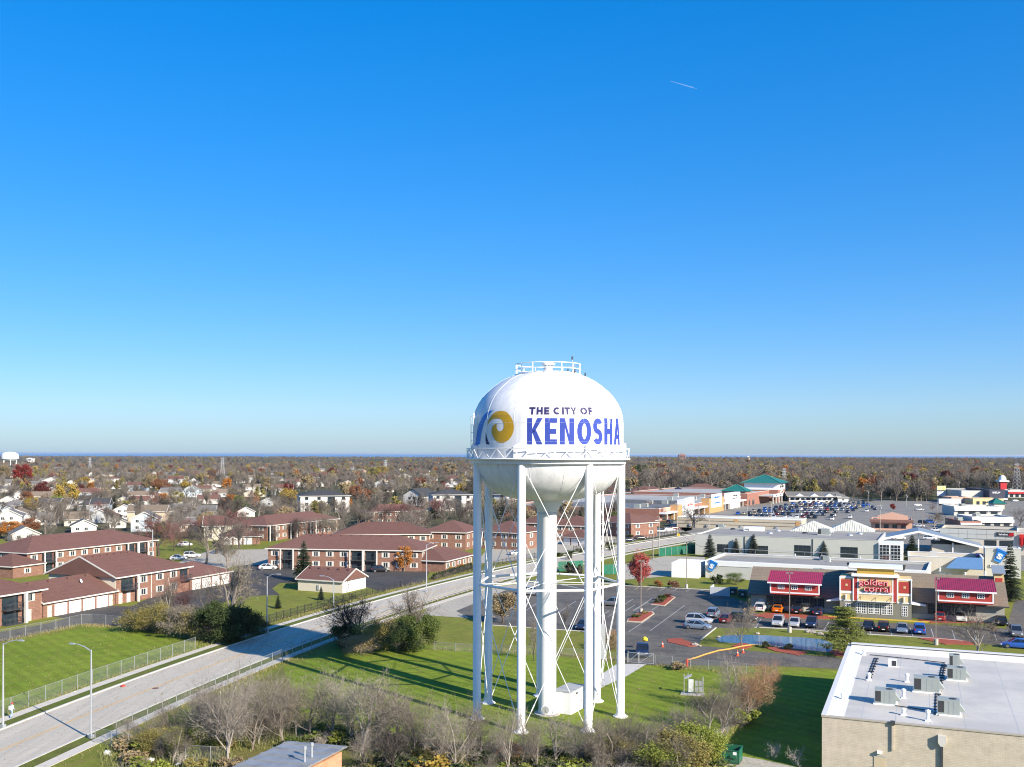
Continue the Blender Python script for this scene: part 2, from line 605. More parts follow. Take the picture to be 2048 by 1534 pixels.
# the concrete street: far kerb fitted through the photograph's kerb line
fk = np.array([at(*p)[:2] for p in [(0, 1458.6), (244, 1373), (451.6, 1296), (589.6, 1250), (680, 1224), (776, 1194), (943.6, 1154.7), (1074, 1126), (1168, 1103), (1299, 1085), (1390, 1069)]])
pf = np.polyfit(fk[:, 1], fk[:, 0], 3)
ys = list(np.linspace(108, 374, 44))
road = [(float(np.polyval(pf, y)), float(y)) for y in ys]
d0 = Vector(road[0]) - Vector(road[1])
d1 = Vector(road[-1]) - Vector(road[-2])
road = [tuple(Vector(road[0]) + d0.normalized() * 42)] + road + [tuple(Vector(road[-1]) + d1.normalized() * k) for k in (30, 70)]
RW = 10.1
m_road, nt, b = new_mat('street_concrete')
v = coords(nt, 'Object', (1, 1, 1), R(20))
f1 = noise(nt, 0.5, 5, 0.7, coords(nt, 'Object', (1.6, 0.12, 1), R(-18)))
f2 = noise(nt, 3.0, 4, 0.7, v)
o_ = mixc(nt, ramp(nt, f1, [(0.35, 0.0), (0.7, 1.0)]), (0.50, 0.45, 0.36), (0.39, 0.355, 0.29))
o_ = mixc(nt, 1.0, o_, ramp(nt, f2, [(0.3, 0.9), (0.7, 1.08)]), 'MULTIPLY')
nt.links.new(o_, b.inputs['Base Color'])
b.inputs['Roughness'].default_value = 0.85
strip('road', road, 0.0, RW, 0.03, m_road, 'pale concrete street running from the lower left to the right', cat='road')
m_walk = mat('sidewalk_concrete', (0.54, 0.50, 0.42), 0.85, 0.1, 0.8)
strip('kerb', road, -0.28, 0.0, 0.15, M['kerb'], 'concrete kerb along the far side of the street', thick=0.15)
strip('kerb', road, RW, RW + 0.28, 0.15, M['kerb'], 'concrete kerb along the near side of the street', thick=0.15)
for k, (a, c2, lab) in enumerate([(-3.45, -1.95, 'far side'), (RW + 1.75, RW + 3.15, 'near side')]):
 sw = strip('sidewalk', road, a, c2, 0.06, m_walk, 'pale concrete sidewalk on the %s of the street' % lab, thick=0.06)
 rr = road[:26]
 L, Q = ribbon(rr, a + 0.0, c2)
 jm = MB()
 for i in range(len(rr) - 1):
  for t in (0.0, 0.25, 0.5, 0.75):
   p, q = L[i].lerp(L[i + 1], t), Q[i].lerp(Q[i + 1], t)
   jm.beam((p.x, p.y, 0.058), (q.x, q.y, 0.058), 0.03, 0.012)
 jo = jm.build('control_joints', mat('joint_dirt', (0.22, 0.20, 0.17), 0.9), sw)
 jo['kind'] = 'stuff'
L, Q = ribbon(road, 0.02, RW - 0.02)
jm = MB()
for i in range(len(road) - 1):
 seg = (L[i + 1] - L[i]).length
 n_ = max(1, int(seg / 4.8))
 for k in range(n_):
  p, q = L[i].lerp(L[i + 1], k / n_), Q[i].lerp(Q[i + 1], k / n_)
  jm.beam((p.x, p.y, 0.0305), (q.x, q.y, 0.0305), 0.035, 0.004)
for off in (RW * 0.25, RW * 0.75):
 L2_, _ = ribbon(road, off, 0)
 for p, q in zip(L2_, L2_[1:]):
  jm.beam((p.x, p.y, 0.0305), (q.x, q.y, 0.0305), 0.035, 0.004)
jo = jm.build('slab_joints', mat('slab_joint_dirt', (0.26, 0.235, 0.19), 0.9), bpy.data.objects['road'])
jo['kind'] = 'stuff'
m_strip = mat_grass('verge_grass', (0.10, 0.145, 0.024), (0.13, 0.155, 0.032), (0.16, 0.15, 0.048), dry=0.3)
strip('grass_verge', road, -1.95, -0.28, 0.09, m_strip, 'narrow grass verge between far kerb and sidewalk', cat='verge')
strip('grass_verge', road, RW + 0.28, RW + 1.75, 0.09, m_strip, 'narrow grass verge between near kerb and sidewalk', cat='verge')
for k, off in enumerate((RW / 2 - 0.22, RW / 2 + 0.10)):
 strip('road_marking', road, off, off + 0.12, 0.034, M['yellowline'], 'yellow line in the middle of the street, %s of the pair' % ('far one', 'near one')[k], cat='marking')

# parking lots
LOT = [(912, 1222), (1010, 1181), (1076, 1169), (1253, 1172), (1420, 1180), (1495, 1205), (1500, 1225), (1690, 1243), (1850, 1248), (2012, 1257), (2030, 1200), (2060, 1200),
  (2500, 1310), (2500, 1345), (1925, 1282), (1823, 1274), (1732, 1269), (1609, 1260), (1508, 1255), (1432, 1256), (1402, 1280), (1398, 1291), (1516, 1303), (1613, 1310),
  (1706, 1317), (2100, 1345), (2100, 1372), (1660, 1337), (1554, 1332), (1310, 1330), (1245, 1327), (1235, 1285), (1162, 1263), (986, 1251), (940, 1235)]
sheet('restaurant_lot', LOT, 0.022, m_asph, 'worn dark asphalt car park and drive before the restaurant', cat='car park')
sheet('concrete_apron', [(845, 1230), (866, 1201), (945, 1179), (1075, 1163), (1076, 1169), (1010, 1181), (912, 1222), (940, 1236)], 0.024, m_conc,
  'pale concrete apron left of the dark car park', cat='apron')
sheet('apartment_drive', [(-220, 1297), (0, 1264), (94, 1247), (133, 1237), (94, 1231), (201, 1210), (262, 1213), (300, 1195), (330, 1180), (410, 1150), (500, 1140), (560, 1190), (480, 1192),
       (300, 1262), (240, 1252), (160, 1248), (0, 1284), (-220, 1327)], 0.022, m_dark_asph, 'black asphalt drive along the white apartment garages', cat='drive')
sheet('apartment_lot', [(470, 1192), (520, 1155), (470, 1132), (560, 1129), (700, 1141), (860, 1141), (850, 1165), (760, 1182), (690, 1162), (560, 1166), (530, 1187)], 0.028, m_dark_asph,
  'black asphalt car park before the middle brick apartments', cat='car park')
sheet('apartment_yard', [(330, 1135), (420, 1100), (560, 1098), (560, 1128), (470, 1131), (420, 1150)], 0.025, m_conc, 'pale concrete yard between the brick apartment blocks', cat='yard')
sheet('rear_lot', [(950, 1128), (985, 1085), (1070, 1078), (1200, 1068), (1320, 1058), (1385, 1050), (1385, 1060), (1300, 1076), (1190, 1092), (1070, 1118)], 0.022, m_conc,
  'pale car park of the apartments behind the water tower', cat='car park')
sheet('retail_lot', [(1330, 1047), (1470, 1012), (1560, 996), (1700, 996), (1780, 1000), (2500, 1006), (2500, 1150), (1960, 1140), (1760, 1100), (1392, 1071)], 0.022, m_retail,
  'wide grey retail car park before the green roofed store', cat='car park')
sheet('car_wash_lot', [(1240, 1130), (1330, 1112), (1410, 1114), (1410, 1150), (1330, 1153), (1240, 1160)], 0.024, m_conc, 'pale concrete lot of the car wash', cat='car park')
sheet('gravel_path', [(1140, 1389), (1170, 1371), (1233, 1328), (1293, 1328), (1252, 1353), (1211, 1371), (1170, 1396), (1140, 1397)], 0.026, m_gravel,
  'pale gravel path from the gate to the tower shed', cat='path')
sheet('service_yard', [(1410, 1534), (1440, 1505), (1530, 1520), (1640, 1545), (1640, 1640), (1400, 1640)], 0.026, m_conc, 'concrete yard under the green dumpster', cat='yard')

def kerbs(name, pts, label, w=0.2, h=0.13):
 return strip(name, pxl(*pts), -w / 2, w / 2, h, M['kerb'], label, thick=h, cat='kerb')

kerbs('kerb', [(986, 1251), (1162, 1263), (1233, 1285)], 'kerb between the car park and the tower grass')
kerbs('kerb', [(1432, 1256), (1402, 1280)], 'kerb in front of the two parked cars by the pond')
kerbs('kerb', [(1508, 1255), (1609, 1260), (1732, 1269), (1823, 1274), (1925, 1282)], 'kerb between the pond bank and the row of parked cars')
kerbs('kerb', [(1076, 1168), (1253, 1172), (1420, 1180)], 'kerb along the far edge of the car park')
kerbs('kerb', [(866, 1200), (945, 1178), (1075, 1162)], 'kerb along the concrete apron below the rail fence')

# bay lines of the restaurant car park
bays = []
for i in range(9):
 p, q = at(1000 + 38 * i, 1232 - 1.5 * i), at(1038 + 38 * i, 1206 - 1.3 * i)
 bays.append((p, q))
for i in range(7):
 bays.append((at(1268 + 26 * i, 1180 + 0.9 * i), at(1279 + 26 * i, 1173.5 + 0.9 * i)))
for i in range(5):
 bays.append((at(1165 + 26 * i, 1245 - 6 * i), at(1192 + 26 * i, 1228 - 6 * i)))
bays += [(at(1300, 1262), at(1369, 1211)), (at(1257, 1264), at(1300, 1236))]
for i in range(8):
 bays.append((at(1700 + 42 * i, 1266 + 2.4 * i), at(1694 + 42 * i, 1249 + 2.2 * i)))
for i in range(5):
 bays.append((at(1512 + 34 * i, 1255 + 1.2 * i), at(1522 + 34 * i, 1238 + 1.6 * i)))
m = MB()
m.box(-0.06, 0.06, 0, 1, 0, 0.002)
me = m.mesh('bay_line', M['whiteline'])
for k, (p, q) in enumerate(bays):
 d = q - p
 o = put('bay_line', me, bpy.data.objects['restaurant_lot'], (p.x, p.y, 0.027), math.atan2(-d.x, d.y), (1, d.length, 1))
# planted islands
m_kerbtan = mat('weathered_kerb', (0.50, 0.42, 0.30), 0.9, 0.15, 2.0)

def island(pts, lab, kerb=True, z=0.13):
 p = [at(*q) for q in pts]
 t = thing('planted_island', lab, 'planting bed', (0, 0, 0))
 c = sum(p, Vector()) / len(p)
 mb = MB()
 poly = [(q.x, q.y) for q in p]
 area = sum(poly[i][0] * poly[(i + 1) % len(p)][1] - poly[(i + 1) % len(p)][0] * poly[i][1] for i in range(len(p)))
 if area < 0:
  poly.reverse()
 inner = [(c.x + (x - c.x) * 0.88, c.y + (y - c.y) * 0.88) for x, y in poly]
 if kerb:
  mb.prism(poly, 0.0, z)
  mb.build('kerb', m_kerbtan, t)
  MB().prism(inner, z - 0.01, z + 0.06).build('mulch', M['mulch'], t)
 else:
  rng = random.Random(len(lab))
  fine = []
  for i in range(len(poly)):
   a, b2 = Vector(poly[i]), Vector(poly[(i + 1) % len(poly)])
   for k in range(4):
    q = a.lerp(b2, k / 4)
    fine.append((q.x + rng.uniform(-0.25, 0.25), q.y + rng.uniform(-0.25, 0.25)))
  MB().prism(fine, 0.012, 0.09).build('mulch', M['mulch'], t)
 return t

island([(1253, 1244), (1256, 1239), (1280, 1223), (1306, 1224), (1309, 1228), (1283, 1246)], 'kerbed island of red mulch at the foot of the tall lot lamp')
island([(1301, 1210), (1321, 1196), (1339, 1192), (1351, 1195), (1329, 1213)], 'kerbed island of red mulch with low green shrubs')
island([(1332, 1280), (1345, 1277), (1363, 1278), (1396, 1292), (1379, 1294), (1339, 1285)], 'red mulch bed where the drive leaves the car park', False)
island([(1523, 1294), (1550, 1295), (1604, 1301), (1614, 1306), (1599, 1311), (1550, 1303)], 'red mulch bed with two round shrubs by the pond', False)
island([(1465, 1291), (1478, 1287), (1496, 1288), (1502, 1293), (1492, 1298), (1470, 1297)], 'round red mulch bed under the bare tree by the pond', False)
island([(1658, 1304), (1680, 1300), (1712, 1306), (1706, 1317), (1672, 1312)], 'red mulch bed under the yellow green pine', False)
island([(1838, 1277), (1870, 1275), (1925, 1281), (1960, 1290), (1890, 1289)], 'red mulch bed at the foot of the lamp beside the bare tree', False)
island([(1213, 1268), (1228, 1262), (1238, 1268), (1236, 1284), (1222, 1284)], 'small red mulch patch by the tower fence', False)
island([(1505, 1232), (1530, 1226), (1670, 1233), (1672, 1238), (1530, 1236)], 'red mulch bed under the left restaurant windows', False)
island([(1832, 1240), (1990, 1238), (2000, 1246), (1860, 1246)], 'red mulch bed under the right restaurant windows', False)

# pond
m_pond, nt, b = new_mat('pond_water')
b.inputs['Base Color'].default_value = (0.09, 0.20, 0.31, 1)  # blue of the reflected sky is painted into the water's base colour
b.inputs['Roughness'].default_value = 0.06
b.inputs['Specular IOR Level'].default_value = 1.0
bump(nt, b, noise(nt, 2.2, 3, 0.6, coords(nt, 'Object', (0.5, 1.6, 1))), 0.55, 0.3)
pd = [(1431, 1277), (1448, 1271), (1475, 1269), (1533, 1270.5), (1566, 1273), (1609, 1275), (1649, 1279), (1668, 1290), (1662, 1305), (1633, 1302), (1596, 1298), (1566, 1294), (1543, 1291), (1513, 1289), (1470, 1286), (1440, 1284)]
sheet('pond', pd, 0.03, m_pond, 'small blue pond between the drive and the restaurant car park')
rng = random.Random(3)
bm = bmesh.new()
bmesh.ops.create_icosphere(bm, subdivisions=2, radius=0.35)
for v_ in bm.verts:
 v_.co *= rng.uniform(0.75, 1.2)
 v_.co.z *= 0.6
me_rock = bpy.data.meshes.new('rock')
bm.to_mesh(me_rock)
bm.free()
me_rock.materials.append(mat('bank_stone', (0.36, 0.31, 0.25), 0.9, 0.2, 3.0, rnd=0.25))
rocks = [(1437, 1275), (1515, 1268), (1540, 1291), (1552, 1294), (1615, 1265), (1625, 1266), (1633, 1268), (1640, 1269), (1648, 1272), (1655, 1297), (1560, 1296), (1400, 1293), (1390, 1291)]
for k, p in enumerate(rocks):
 q = at(*p)
 o = put('rock', me_rock, None, (q.x, q.y, 0.1), rng.uniform(0, 6), rng.uniform(0.7, 1.6))
 tag(o, '%s pale stone from the left around the pond bank' % ORD[sorted(rocks).index(p)], 'rock', 'stones along the pond bank')

# the water tower
TX, TY = at(1096, 1427)[:2]
TX, TY = 4.16, 115.1
tower = thing('water_tower', 'tall white seven legged water tower with gold and blue wave emblem', 'water tower', (TX, TY, 0))
LEG_R, LEG_T = 8.42, 0.46
LEG_A = [R(94 + 360 / 7 * k) for k in range(7)]
prof = [(0.0, 39.62), (1.2, 39.60), (2.4, 39.5), (3.6, 39.18), (4.6, 38.8), (5.5, 38.33), (6.3, 37.75), (7.0, 37.15), (7.6, 36.5), (8.05, 35.8), (8.4, 35.05), (8.6, 34.3), (8.67, 33.5), (8.67, 31.5), (8.67, 29.3),
  (8.5, 28.5), (8.2, 27.75), (7.75, 27.05), (7.2, 26.4), (6.5, 25.85), (5.7, 25.42), (4.7, 25.08), (3.5, 24.85), (2.2, 24.72), (1.72, 24.7)]

def tank_r(z):
 pr = prof[:15]
 for (r0, z0), (r1, z1) in zip(pr, pr[1:]):
  if z1 <= z <= z0:
   return r0 + (r1 - r0) * (z0 - z) / (z0 - z1)
 return 8.67

tank = MB().lathe(prof, 112).build('tank', M['tank'], tower, smooth=True)
m_seam = mat('weld_seam_paint', (0.70, 0.72, 0.74), 0.5, 0.05)
for k in range(14):
 a = 2 * math.pi * k / 14 + 0.2
 mb = MB()
 mb.tube([((r + 0.004) * math.cos(a), (r + 0.004) * math.sin(a), z + 0.004) for r, z in prof[2:13]], 0.022, 4)
 mb.build('weld_seam', m_seam, tank)
 mb = MB()
 mb.tube([((r + 0.004) * math.cos(a + 0.2), (r + 0.004) * math.sin(a + 0.2), z - 0.004) for r, z in prof[14:24]], 0.022, 4)
 mb.build('weld_seam', m_seam, tank)
for z in (33.4, 31.35):
 mb = MB()
 mb.tube([(8.674 * math.cos(2 * math.pi * i / 96), 8.674 * math.sin(2 * math.pi * i / 96), z) for i in range(97)], 0.016, 4, cap=False)
 mb.build('weld_seam', m_seam, tank)
# riser: cone, pipe, base
riser = MB().lathe([(1.75, 24.75), (1.72, 24.6), (1.05, 23.25), (1.02, 23.2), (1.02, 0.0)], 40).build('riser_pipe', M['white'], tower, smooth=True)
MB().lathe([(1.02, 23.35), (1.12, 23.35), (1.12, 23.1), (1.02, 23.1)], 40).build('flange', M['galv'], riser)
MB().lathe([(1.02, 0.0), (1.5, 0.0), (1.5, 0.12), (1.02, 0.12)], 32).build('footing', M['concrete'], riser)
hm = MB()
ha = R(-103)
hd = Vector((math.cos(ha), math.sin(ha), 0))
hm.tube([hd * 0.85 + Vector((0, 0, 0.72)), hd * 1.12 + Vector((0, 0, 0.72))], 0.50, 24)
ht = hm.build('manhole', M['white'], riser)
hm = MB()
hm.tube([hd * 1.10 + Vector((0, 0, 0.72)), hd * 1.15 + Vector((0, 0, 0.72))], 0.42, 24)
hm.beam(hd * 1.2 + Vector((0.1, 0, 0.5)), hd * 1.2 + Vector((0.1, 0, 0.9)), 0.05, 0.05)
hm.build('manhole_cover', M['galv'], riser)
# legs
for k, a in enumerate(LEG_A):
 c, s = math.cos(a), math.sin(a)
 leg = MB().lathe([(LEG_T + 0.2, 0.12), (LEG_T, 0.5), (LEG_T, 30.4), (0.0, 30.4)], 20, LEG_R * c, LEG_R * s).build('leg', M['white'], tower, smooth=True)
 mb = MB()
 mb.lathe([(0, 0.14), (0.86, 0.14), (0.86, 0.0)], 8, LEG_R * c, LEG_R * s)
 mb.build('base_plate', M['white'], leg)
 # the fin where the leg top is welded to the tank
 mb = MB()
 d = Vector((c, s, 0))
 n = Vector((-s, c, 0))
 pts = [d * (LEG_R - 0.2) + n * w + Vector((0, 0, z)) for w, z in ((-0.75, 29.5), (0.75, 29.5), (0.75, 30.9), (0.0, 31.3), (-0.75, 30.9))]
 mb.slab(pts, d * 0.75)
 mb.build('leg_bracket', M['white'], leg)
# rings of struts, rods, spokes
ZS = 15.25
legp = [Vector((LEG_R * math.cos(a), LEG_R * math.sin(a), 0)) for a in LEG_A]
UPZ = Vector((0, 0, 1))
for k in range(7):
 p, q = legp[k], legp[(k + 1) % 7]
 d = (q - p).normalized()
 MB().tube([p + d * 0.4 + UPZ * ZS, q - d * 0.4 + UPZ * ZS], 0.14, 10).build('strut', M['white'], tower, smooth=True)
 for z0, z1 in ((0.7, ZS - 0.35), (ZS + 0.35, 28.2)):
  for aa, bb in ((p, q), (q, p)):
   mb = MB()
   a_, b_ = aa + (bb - aa).normalized() * 0.4 + UPZ * z0, bb - (bb - aa).normalized() * 0.4 + UPZ * z1
   mb.tube([a_, b_], 0.042, 6)
   mid = a_.lerp(b_, 0.14)
   mb.tube([mid - (b_ - a_).normalized() * 0.35, mid + (b_ - a_).normalized() * 0.35], 0.07, 6)
   mb.build('brace_rod', M['white'], tower)
 mb = MB()
 n = p.normalized()
 mb.tube([n * 1.0 + UPZ * ZS, n * (LEG_R - 0.4) + UPZ * ZS], 0.045, 6)
 mb.build('spoke_rod', M['white'], tower)
# balcony with lattice girder
bal = MB()
RB = 9.38
bal.lathe([(8.6, 29.45), (RB, 29.45), (RB, 29.36), (8.6, 29.36), (8.6, 29.45)], 84)
balo = bal.build('balcony', M['white'], tower)
for z, r in ((29.48, 0.10), (30.62, 0.055)):
 MB().tube([(RB * math.cos(2 * math.pi * i / 84), RB * math.sin(2 * math.pi * i / 84), z) for i in range(85)], r, 6, cap=False).build('balcony_rail', M['white'], balo)
NB = 56
for i in range(NB):
 a, a2 = 2 * math.pi * i / NB, 2 * math.pi * (i + 1) / NB
 z0, z1 = (29.5, 30.6) if i % 2 else (30.6, 29.5)
 MB().beam((RB * math.cos(a), RB * math.sin(a), z0), (RB * math.cos(a2), RB * math.sin(a2), z1), 0.05, 0.11).build('lattice_bar', M['white'], balo)
MB().lathe([(8.69, 29.35), (8.95, 29.35), (8.95, 28.95), (8.62, 28.95)], 84).build('ring_girder', M['tank'], balo)
# roof platform, vent, antenna
rail = MB()
RR = 3.75
MB().lathe([(RR + 0.1, 39.2), (RR + 0.1, 39.08), (RR - 0.35, 39.25), (RR - 0.35, 39.33)], 56).build('platform_ring', M['white'], tower)
for z in (39.75, 40.35):
 MB().tube([(RR * math.cos(2 * math.pi * i / 56), RR * math.sin(2 * math.pi * i / 56), z) for i in range(57)], 0.05, 6, cap=False).build('guard_rail', M['white'], tower)
for i in range(14):
 a = 2 * math.pi * (i + 0.35) / 14
 MB().beam((RR * math.cos(a), RR * math.sin(a), 39.05), (RR * math.cos(a), RR * math.sin(a), 40.38), 0.09, 0.09).build('rail_post', M['white'], tower)
vent = MB().lathe([(0.5, 39.5), (0.5, 40.25), (0.78, 40.3), (0.82, 40.5), (0.5, 40.62), (0, 40.66)], 28).build('roof_vent', M['white'], tower, smooth=True)
MB().lathe([(0.52, 39.9), (0.56, 39.9), (0.56, 40.18), (0.52, 40.18)], 28).build('vent_screen', M['galv'], vent)
MB().box(-1.9, -0.9, 0.9, 1.7, 39.5, 39.72).build('roof_hatch', M['white'], tower)
MB().tube([(2.75, -0.6, 39.3), (2.75, -0.6, 41.0)], 0.05, 6).build('antenna_mast', M['galv'], tower)
MB().tube([(2.75, -0.6, 40.9), (2.75, -0.6, 41.25)], 0.1, 8).build('antenna', M['dark'], tower)
for x, y in ((2.2, -1.5), (3.15, 1.0), (2.95, -1.9)):
 MB().tube([(x, y, 39.2), (x, y, 39.75)], 0.07, 6).build('beacon', M['dark'], tower)
MB().tube([(4.25, -0.3, 38.85), (4.25, -0.3, 39.4)], 0.08, 6).build('beacon', M['dark'], tower)

# ladders: one caged up the back right leg, one on the tank's flank
def ladder(foot, top, off, name, parent, cage=False):
 mb = MB()
 s = Vector((off[1], -off[0], 0)).normalized() * 0.2
 a, b2 = Vector(foot), Vector(top)
 for sg in (-1, 1):
  mb.beam(a + s * sg, b2 + s * sg, 0.06, 0.06, up=(off[0], off[1], 0))
 L = (b2 - a).length
 for i in range(int(L / 0.42)):
  p = a.lerp(b2, (i + 0.5) / int(L / 0.42))
  mb.beam(p - s, p + s, 0.04, 0.04)
 return mb.build(name, M['white'], parent)

la = LEG_A[6]
ld = Vector((1, 0.15, 0)).normalized()
lp = Vector((LEG_R * math.cos(la), LEG_R * math.sin(la), 0)) + ld * 0.72
ladder(lp + UPZ * 2.8, lp + UPZ * 29.3, ld, 'ladder', tower)
MB().box(lp.x - 0.32, lp.x + 0.3, lp.y - 0.3, lp.y + 0.3, 5.2, 9.4).build('ladder_guard', mat('guard_panel', (0.30, 0.32, 0.33), 0.5, 0.1), tower)
fa = R(199)
fd = Vector((math.cos(fa), math.sin(fa), 0))
ladder(fd * 8.95 + UPZ * 29.5, fd * 8.95 + UPZ * 34.6, fd, 'ladder', tower)
mb = MB()
s = Vector((-fd.y, fd.x, 0)) * 0.42
for z in (30.6, 31.5, 32.4, 33.3, 34.2):
 mb.tube([fd * 8.9 + s + UPZ * z, fd * 9.2 + s * 0.8 + UPZ * z, fd * 9.3 + UPZ * z, fd * 9.2 - s * 0.8 + UPZ * z, fd * 8.9 - s + UPZ * z], 0.03, 4)
for q in (fd * 9.3, fd * 9.15 + s, fd * 9.15 - s):
 mb.tube([q + UPZ * 30.6, q + UPZ * 34.2], 0.03, 4)
mb.build('ladder_cage', M['white'], tower)
mb = MB()
mb.tube([legp[0] + Vector((0.5, -0.1, 0.3)), legp[0] + Vector((0.5, -0.1, 29))], 0.09, 8)
mb.build('conduit', M['white'], tower)

# the painted emblem and lettering, laid on the tank's curved side
FACE = R(-90) - math.atan2(TX, TY) * 0   # angle of the side that faces the street

def on_tank(u, z, lift):
 """u: metres of arc from the front, z: height"""
 a = FACE + u / 8.67
 r = tank_r(z) + lift
 return (r * math.cos(a), r * math.sin(a), z)

def wrap(name, polys, m, lift, parent):
 """flat polygons (u, z) triangulated, cut fine and bent round the tank"""
 bm = bmesh.new()
 for poly in polys:
  vs = [bm.verts.new((u, 0, z)) for u, z in poly]
  bm.faces.new(vs)
 bmesh.ops.triangulate(bm, faces=bm.faces)
 xs = [v_.co.x for v_ in bm.verts]
 zs = [v_.co.z for v_ in bm.verts]
 x = math.floor(min(xs) / 0.25) * 0.25
 while x < max(xs):
  bmesh.ops.bisect_plane(bm, geom=bm.verts[:] + bm.edges[:] + bm.faces[:], plane_co=(x, 0, 0), plane_no=(1, 0, 0))
  x += 0.25
 for z in [p[1] for p in prof[8:14]] + [33.9, 34.7, 35.4]:
  bmesh.ops.bisect_plane(bm, geom=bm.verts[:] + bm.edges[:] + bm.faces[:], plane_co=(0, 0, z), plane_no=(0, 0, 1))
 for v_ in bm.verts:
  v_.co = on_tank(v_.co.x, v_.co.z, lift)
 bmesh.ops.recalc_face_normals(bm, faces=bm.faces)
 me = bpy.data.meshes.new(name)
 bm.to_mesh(me)
 bm.free()
 me.materials.append(m)
 return put(name, me, parent)

def thick(path, w, close=False):
 """polygons of a stroke of width w along a 2-D path"""
 out = []
 n = len(path)
 L, Q = [], []
 for i in range(n):
  a = Vector(path[(i - 1) % n] if close or i else path[0])
  b2 = Vector(path[(i + 1) % n] if close or i < n - 1 else path[-1])
  d = (b2 - a).normalized()
  nn = Vector((-d.y, d.x))
  L.append(Vector(path[i]) + nn * w / 2)
  Q.append(Vector(path[i]) - nn * w / 2)
 for i in range(n if close else n - 1):
  j = (i + 1) % n
  out.append([tuple(L[i]), tuple(Q[i]), tuple(Q[j]), tuple(L[j])])
 return out

def arc(cx, cy, rx, ry, a0, a1, n=18):
 return [(cx + rx * math.cos(R(a0 + (a1 - a0) * i / n)), cy + ry * math.sin(R(a0 + (a1 - a0) * i / n))) for i in range(n + 1)]

def glyph(ch, w, h, t):
 """block capital as polygons inside 0..w x 0..h, stroke t"""
 P = lambda *q: [list(q)]
 bar = lambda x0, x1, y0, y1: [[(x0, y0), (x1, y0), (x1, y1), (x0, y1)]]
 if ch == 'K':
  return bar(0, t, 0, h) + P((t, h * 0.42), (t, h * 0.58), (w - t * 1.05, h), (w, h), (t * 1.55, h * 0.5)) + P((t * 0.95, h * 0.5), (t * 1.6, h * 0.60), (w, 0), (w - t * 1.15, 0))
 if ch == 'E':
  return bar(0, t, 0, h) + bar(t, w, 0, t) + bar(t, w * 0.93, h / 2 - t / 2, h / 2 + t / 2) + bar(t, w, h - t, h)
 if ch == 'F':
  return bar(0, t, 0, h) + bar(t, w * 0.93, h / 2 - t / 2, h / 2 + t / 2) + bar(t, w, h - t, h)
 if ch == 'N':
  return bar(0, t, 0, h) + bar(w - t, w, 0, h) + P((t * 0.98, h), (t * 0.98, h * 0.66), (w - t * 0.98, 0), (w - t * 0.98, h * 0.34))
 if ch == 'O':
  return thick(arc(w / 2, h / 2, w / 2 - t / 2, h / 2 - t / 2, 0, 345, 23), t, True)
 if ch == 'C':
  return thick(arc(w / 2, h / 2, w / 2 - t / 2, h / 2 - t / 2, 48, 312, 20), t)
 if ch == 'S':
  r = h / 4 - t / 4
  return thick(arc(w / 2, h - t / 2 - r, w / 2 - t / 2, r, 25, 270, 14) + arc(w / 2, t / 2 + r, w / 2 - t / 2, r, 90, -155, 14)[1:], t)
 if ch == 'H':
  return bar(0, t, 0, h) + bar(w - t, w, 0, h) + bar(t, w - t, h / 2 - t / 2, h / 2 + t / 2)
 if ch == 'A':
  m_ = w / 2
  return P((0, 0), (t, 0), (m_ + t * 0.02, h * 0.80), (m_ + t * 0.5, h), (m_ - t * 0.5, h)) + P((w, 0), (m_ + t * 0.5, h), (m_, h * 0.80), (w - t, 0)) + bar(w * 0.27, w * 0.73, h * 0.22, h * 0.22 + t * 0.85)
 if ch == 'T':
  return bar((w - t) / 2, (w + t) / 2, 0, h - t) + bar(0, w, h - t, h)
 if ch == 'I':
  return bar(0, t, 0, h)
 if ch == 'Y':
  return bar((w - t) / 2, (w + t) / 2, 0, h * 0.45) + P(((w - t) / 2, h * 0.45), ((w + t) / 2, h * 0.45), (w, h), (w - t, h), (w / 2, h * 0.62), (t, h), (0, h))
 return []

m_blue = mat('lettering_blue', (0.04, 0.068, 0.33), 0.7, 0.12, 0.8, spec=0.15)
m_navy = mat('lettering_navy', (0.025, 0.022, 0.10), 0.6, 0.1, 0.8, spec=0.3)
m_sky = mat('emblem_blue', (0.012, 0.19, 0.60), 0.5, 0.12, 0.8)
m_gold = mat('emblem_gold', (0.50, 0.29, 0.008), 0.5, 0.15, 0.8)
PXM = 17.3

def u_of(px):
 """arc length on the tank that shows at photo column px"""
 q = max(-0.999, min(0.999, (px - 1096.5) / (8.67 * PXM * 1.012)))
 return 8.67 * math.asin(q)

def z_of(py, px=1096):
 q = max(-0.99, min(0.99, (px - 1096.5) / (8.67 * PXM)))
 return 30 - (py - 908.4) / (PXM * (1 + 0.075 * math.sqrt(1 - q * q)))

def px_pt(px, py):
 return (u_of(px), z_of(py, px))

# photo columns of the letters of both lines
for word, spans, y0, y1, tt, mm in (
  ('KENOSHA', [(1052, 1081), (1085, 1108), (1113, 1140.5), (1146, 1173.5), (1177, 1196), (1200, 1217.5), (1220.5, 1235)], 889, 836.5, 0.56, m_blue),
  ('THECITYOF', [(1055, 1067), (1069, 1081), (1083.5, 1094), (1101, 1115), (1117.5, 1121), (1122.5, 1133.5), (1134, 1146), (1153, 1167), (1169.5, 1177)], 829.5, 814.5, 0.235, m_navy)):
 for ch, (xa, xb) in zip(word, spans):
  ua, ub = u_of(xa), u_of(xb)
  zb, zt = z_of(y0, (xa + xb) / 2), z_of(y1, (xa + xb) / 2)
  tcap = tt
  if word == 'THECITYOF':
   zt = max(z_of(y1, xa), zb + 0.75)
  polys = glyph(ch, ub - ua, zt - zb, tcap)
  polys = [[(ua + x, zb + y) for x, y in p] for p in polys]
  wrap('letter', polys, mm, 0.012, tank)
  if word == 'KENOSHA':
   pass

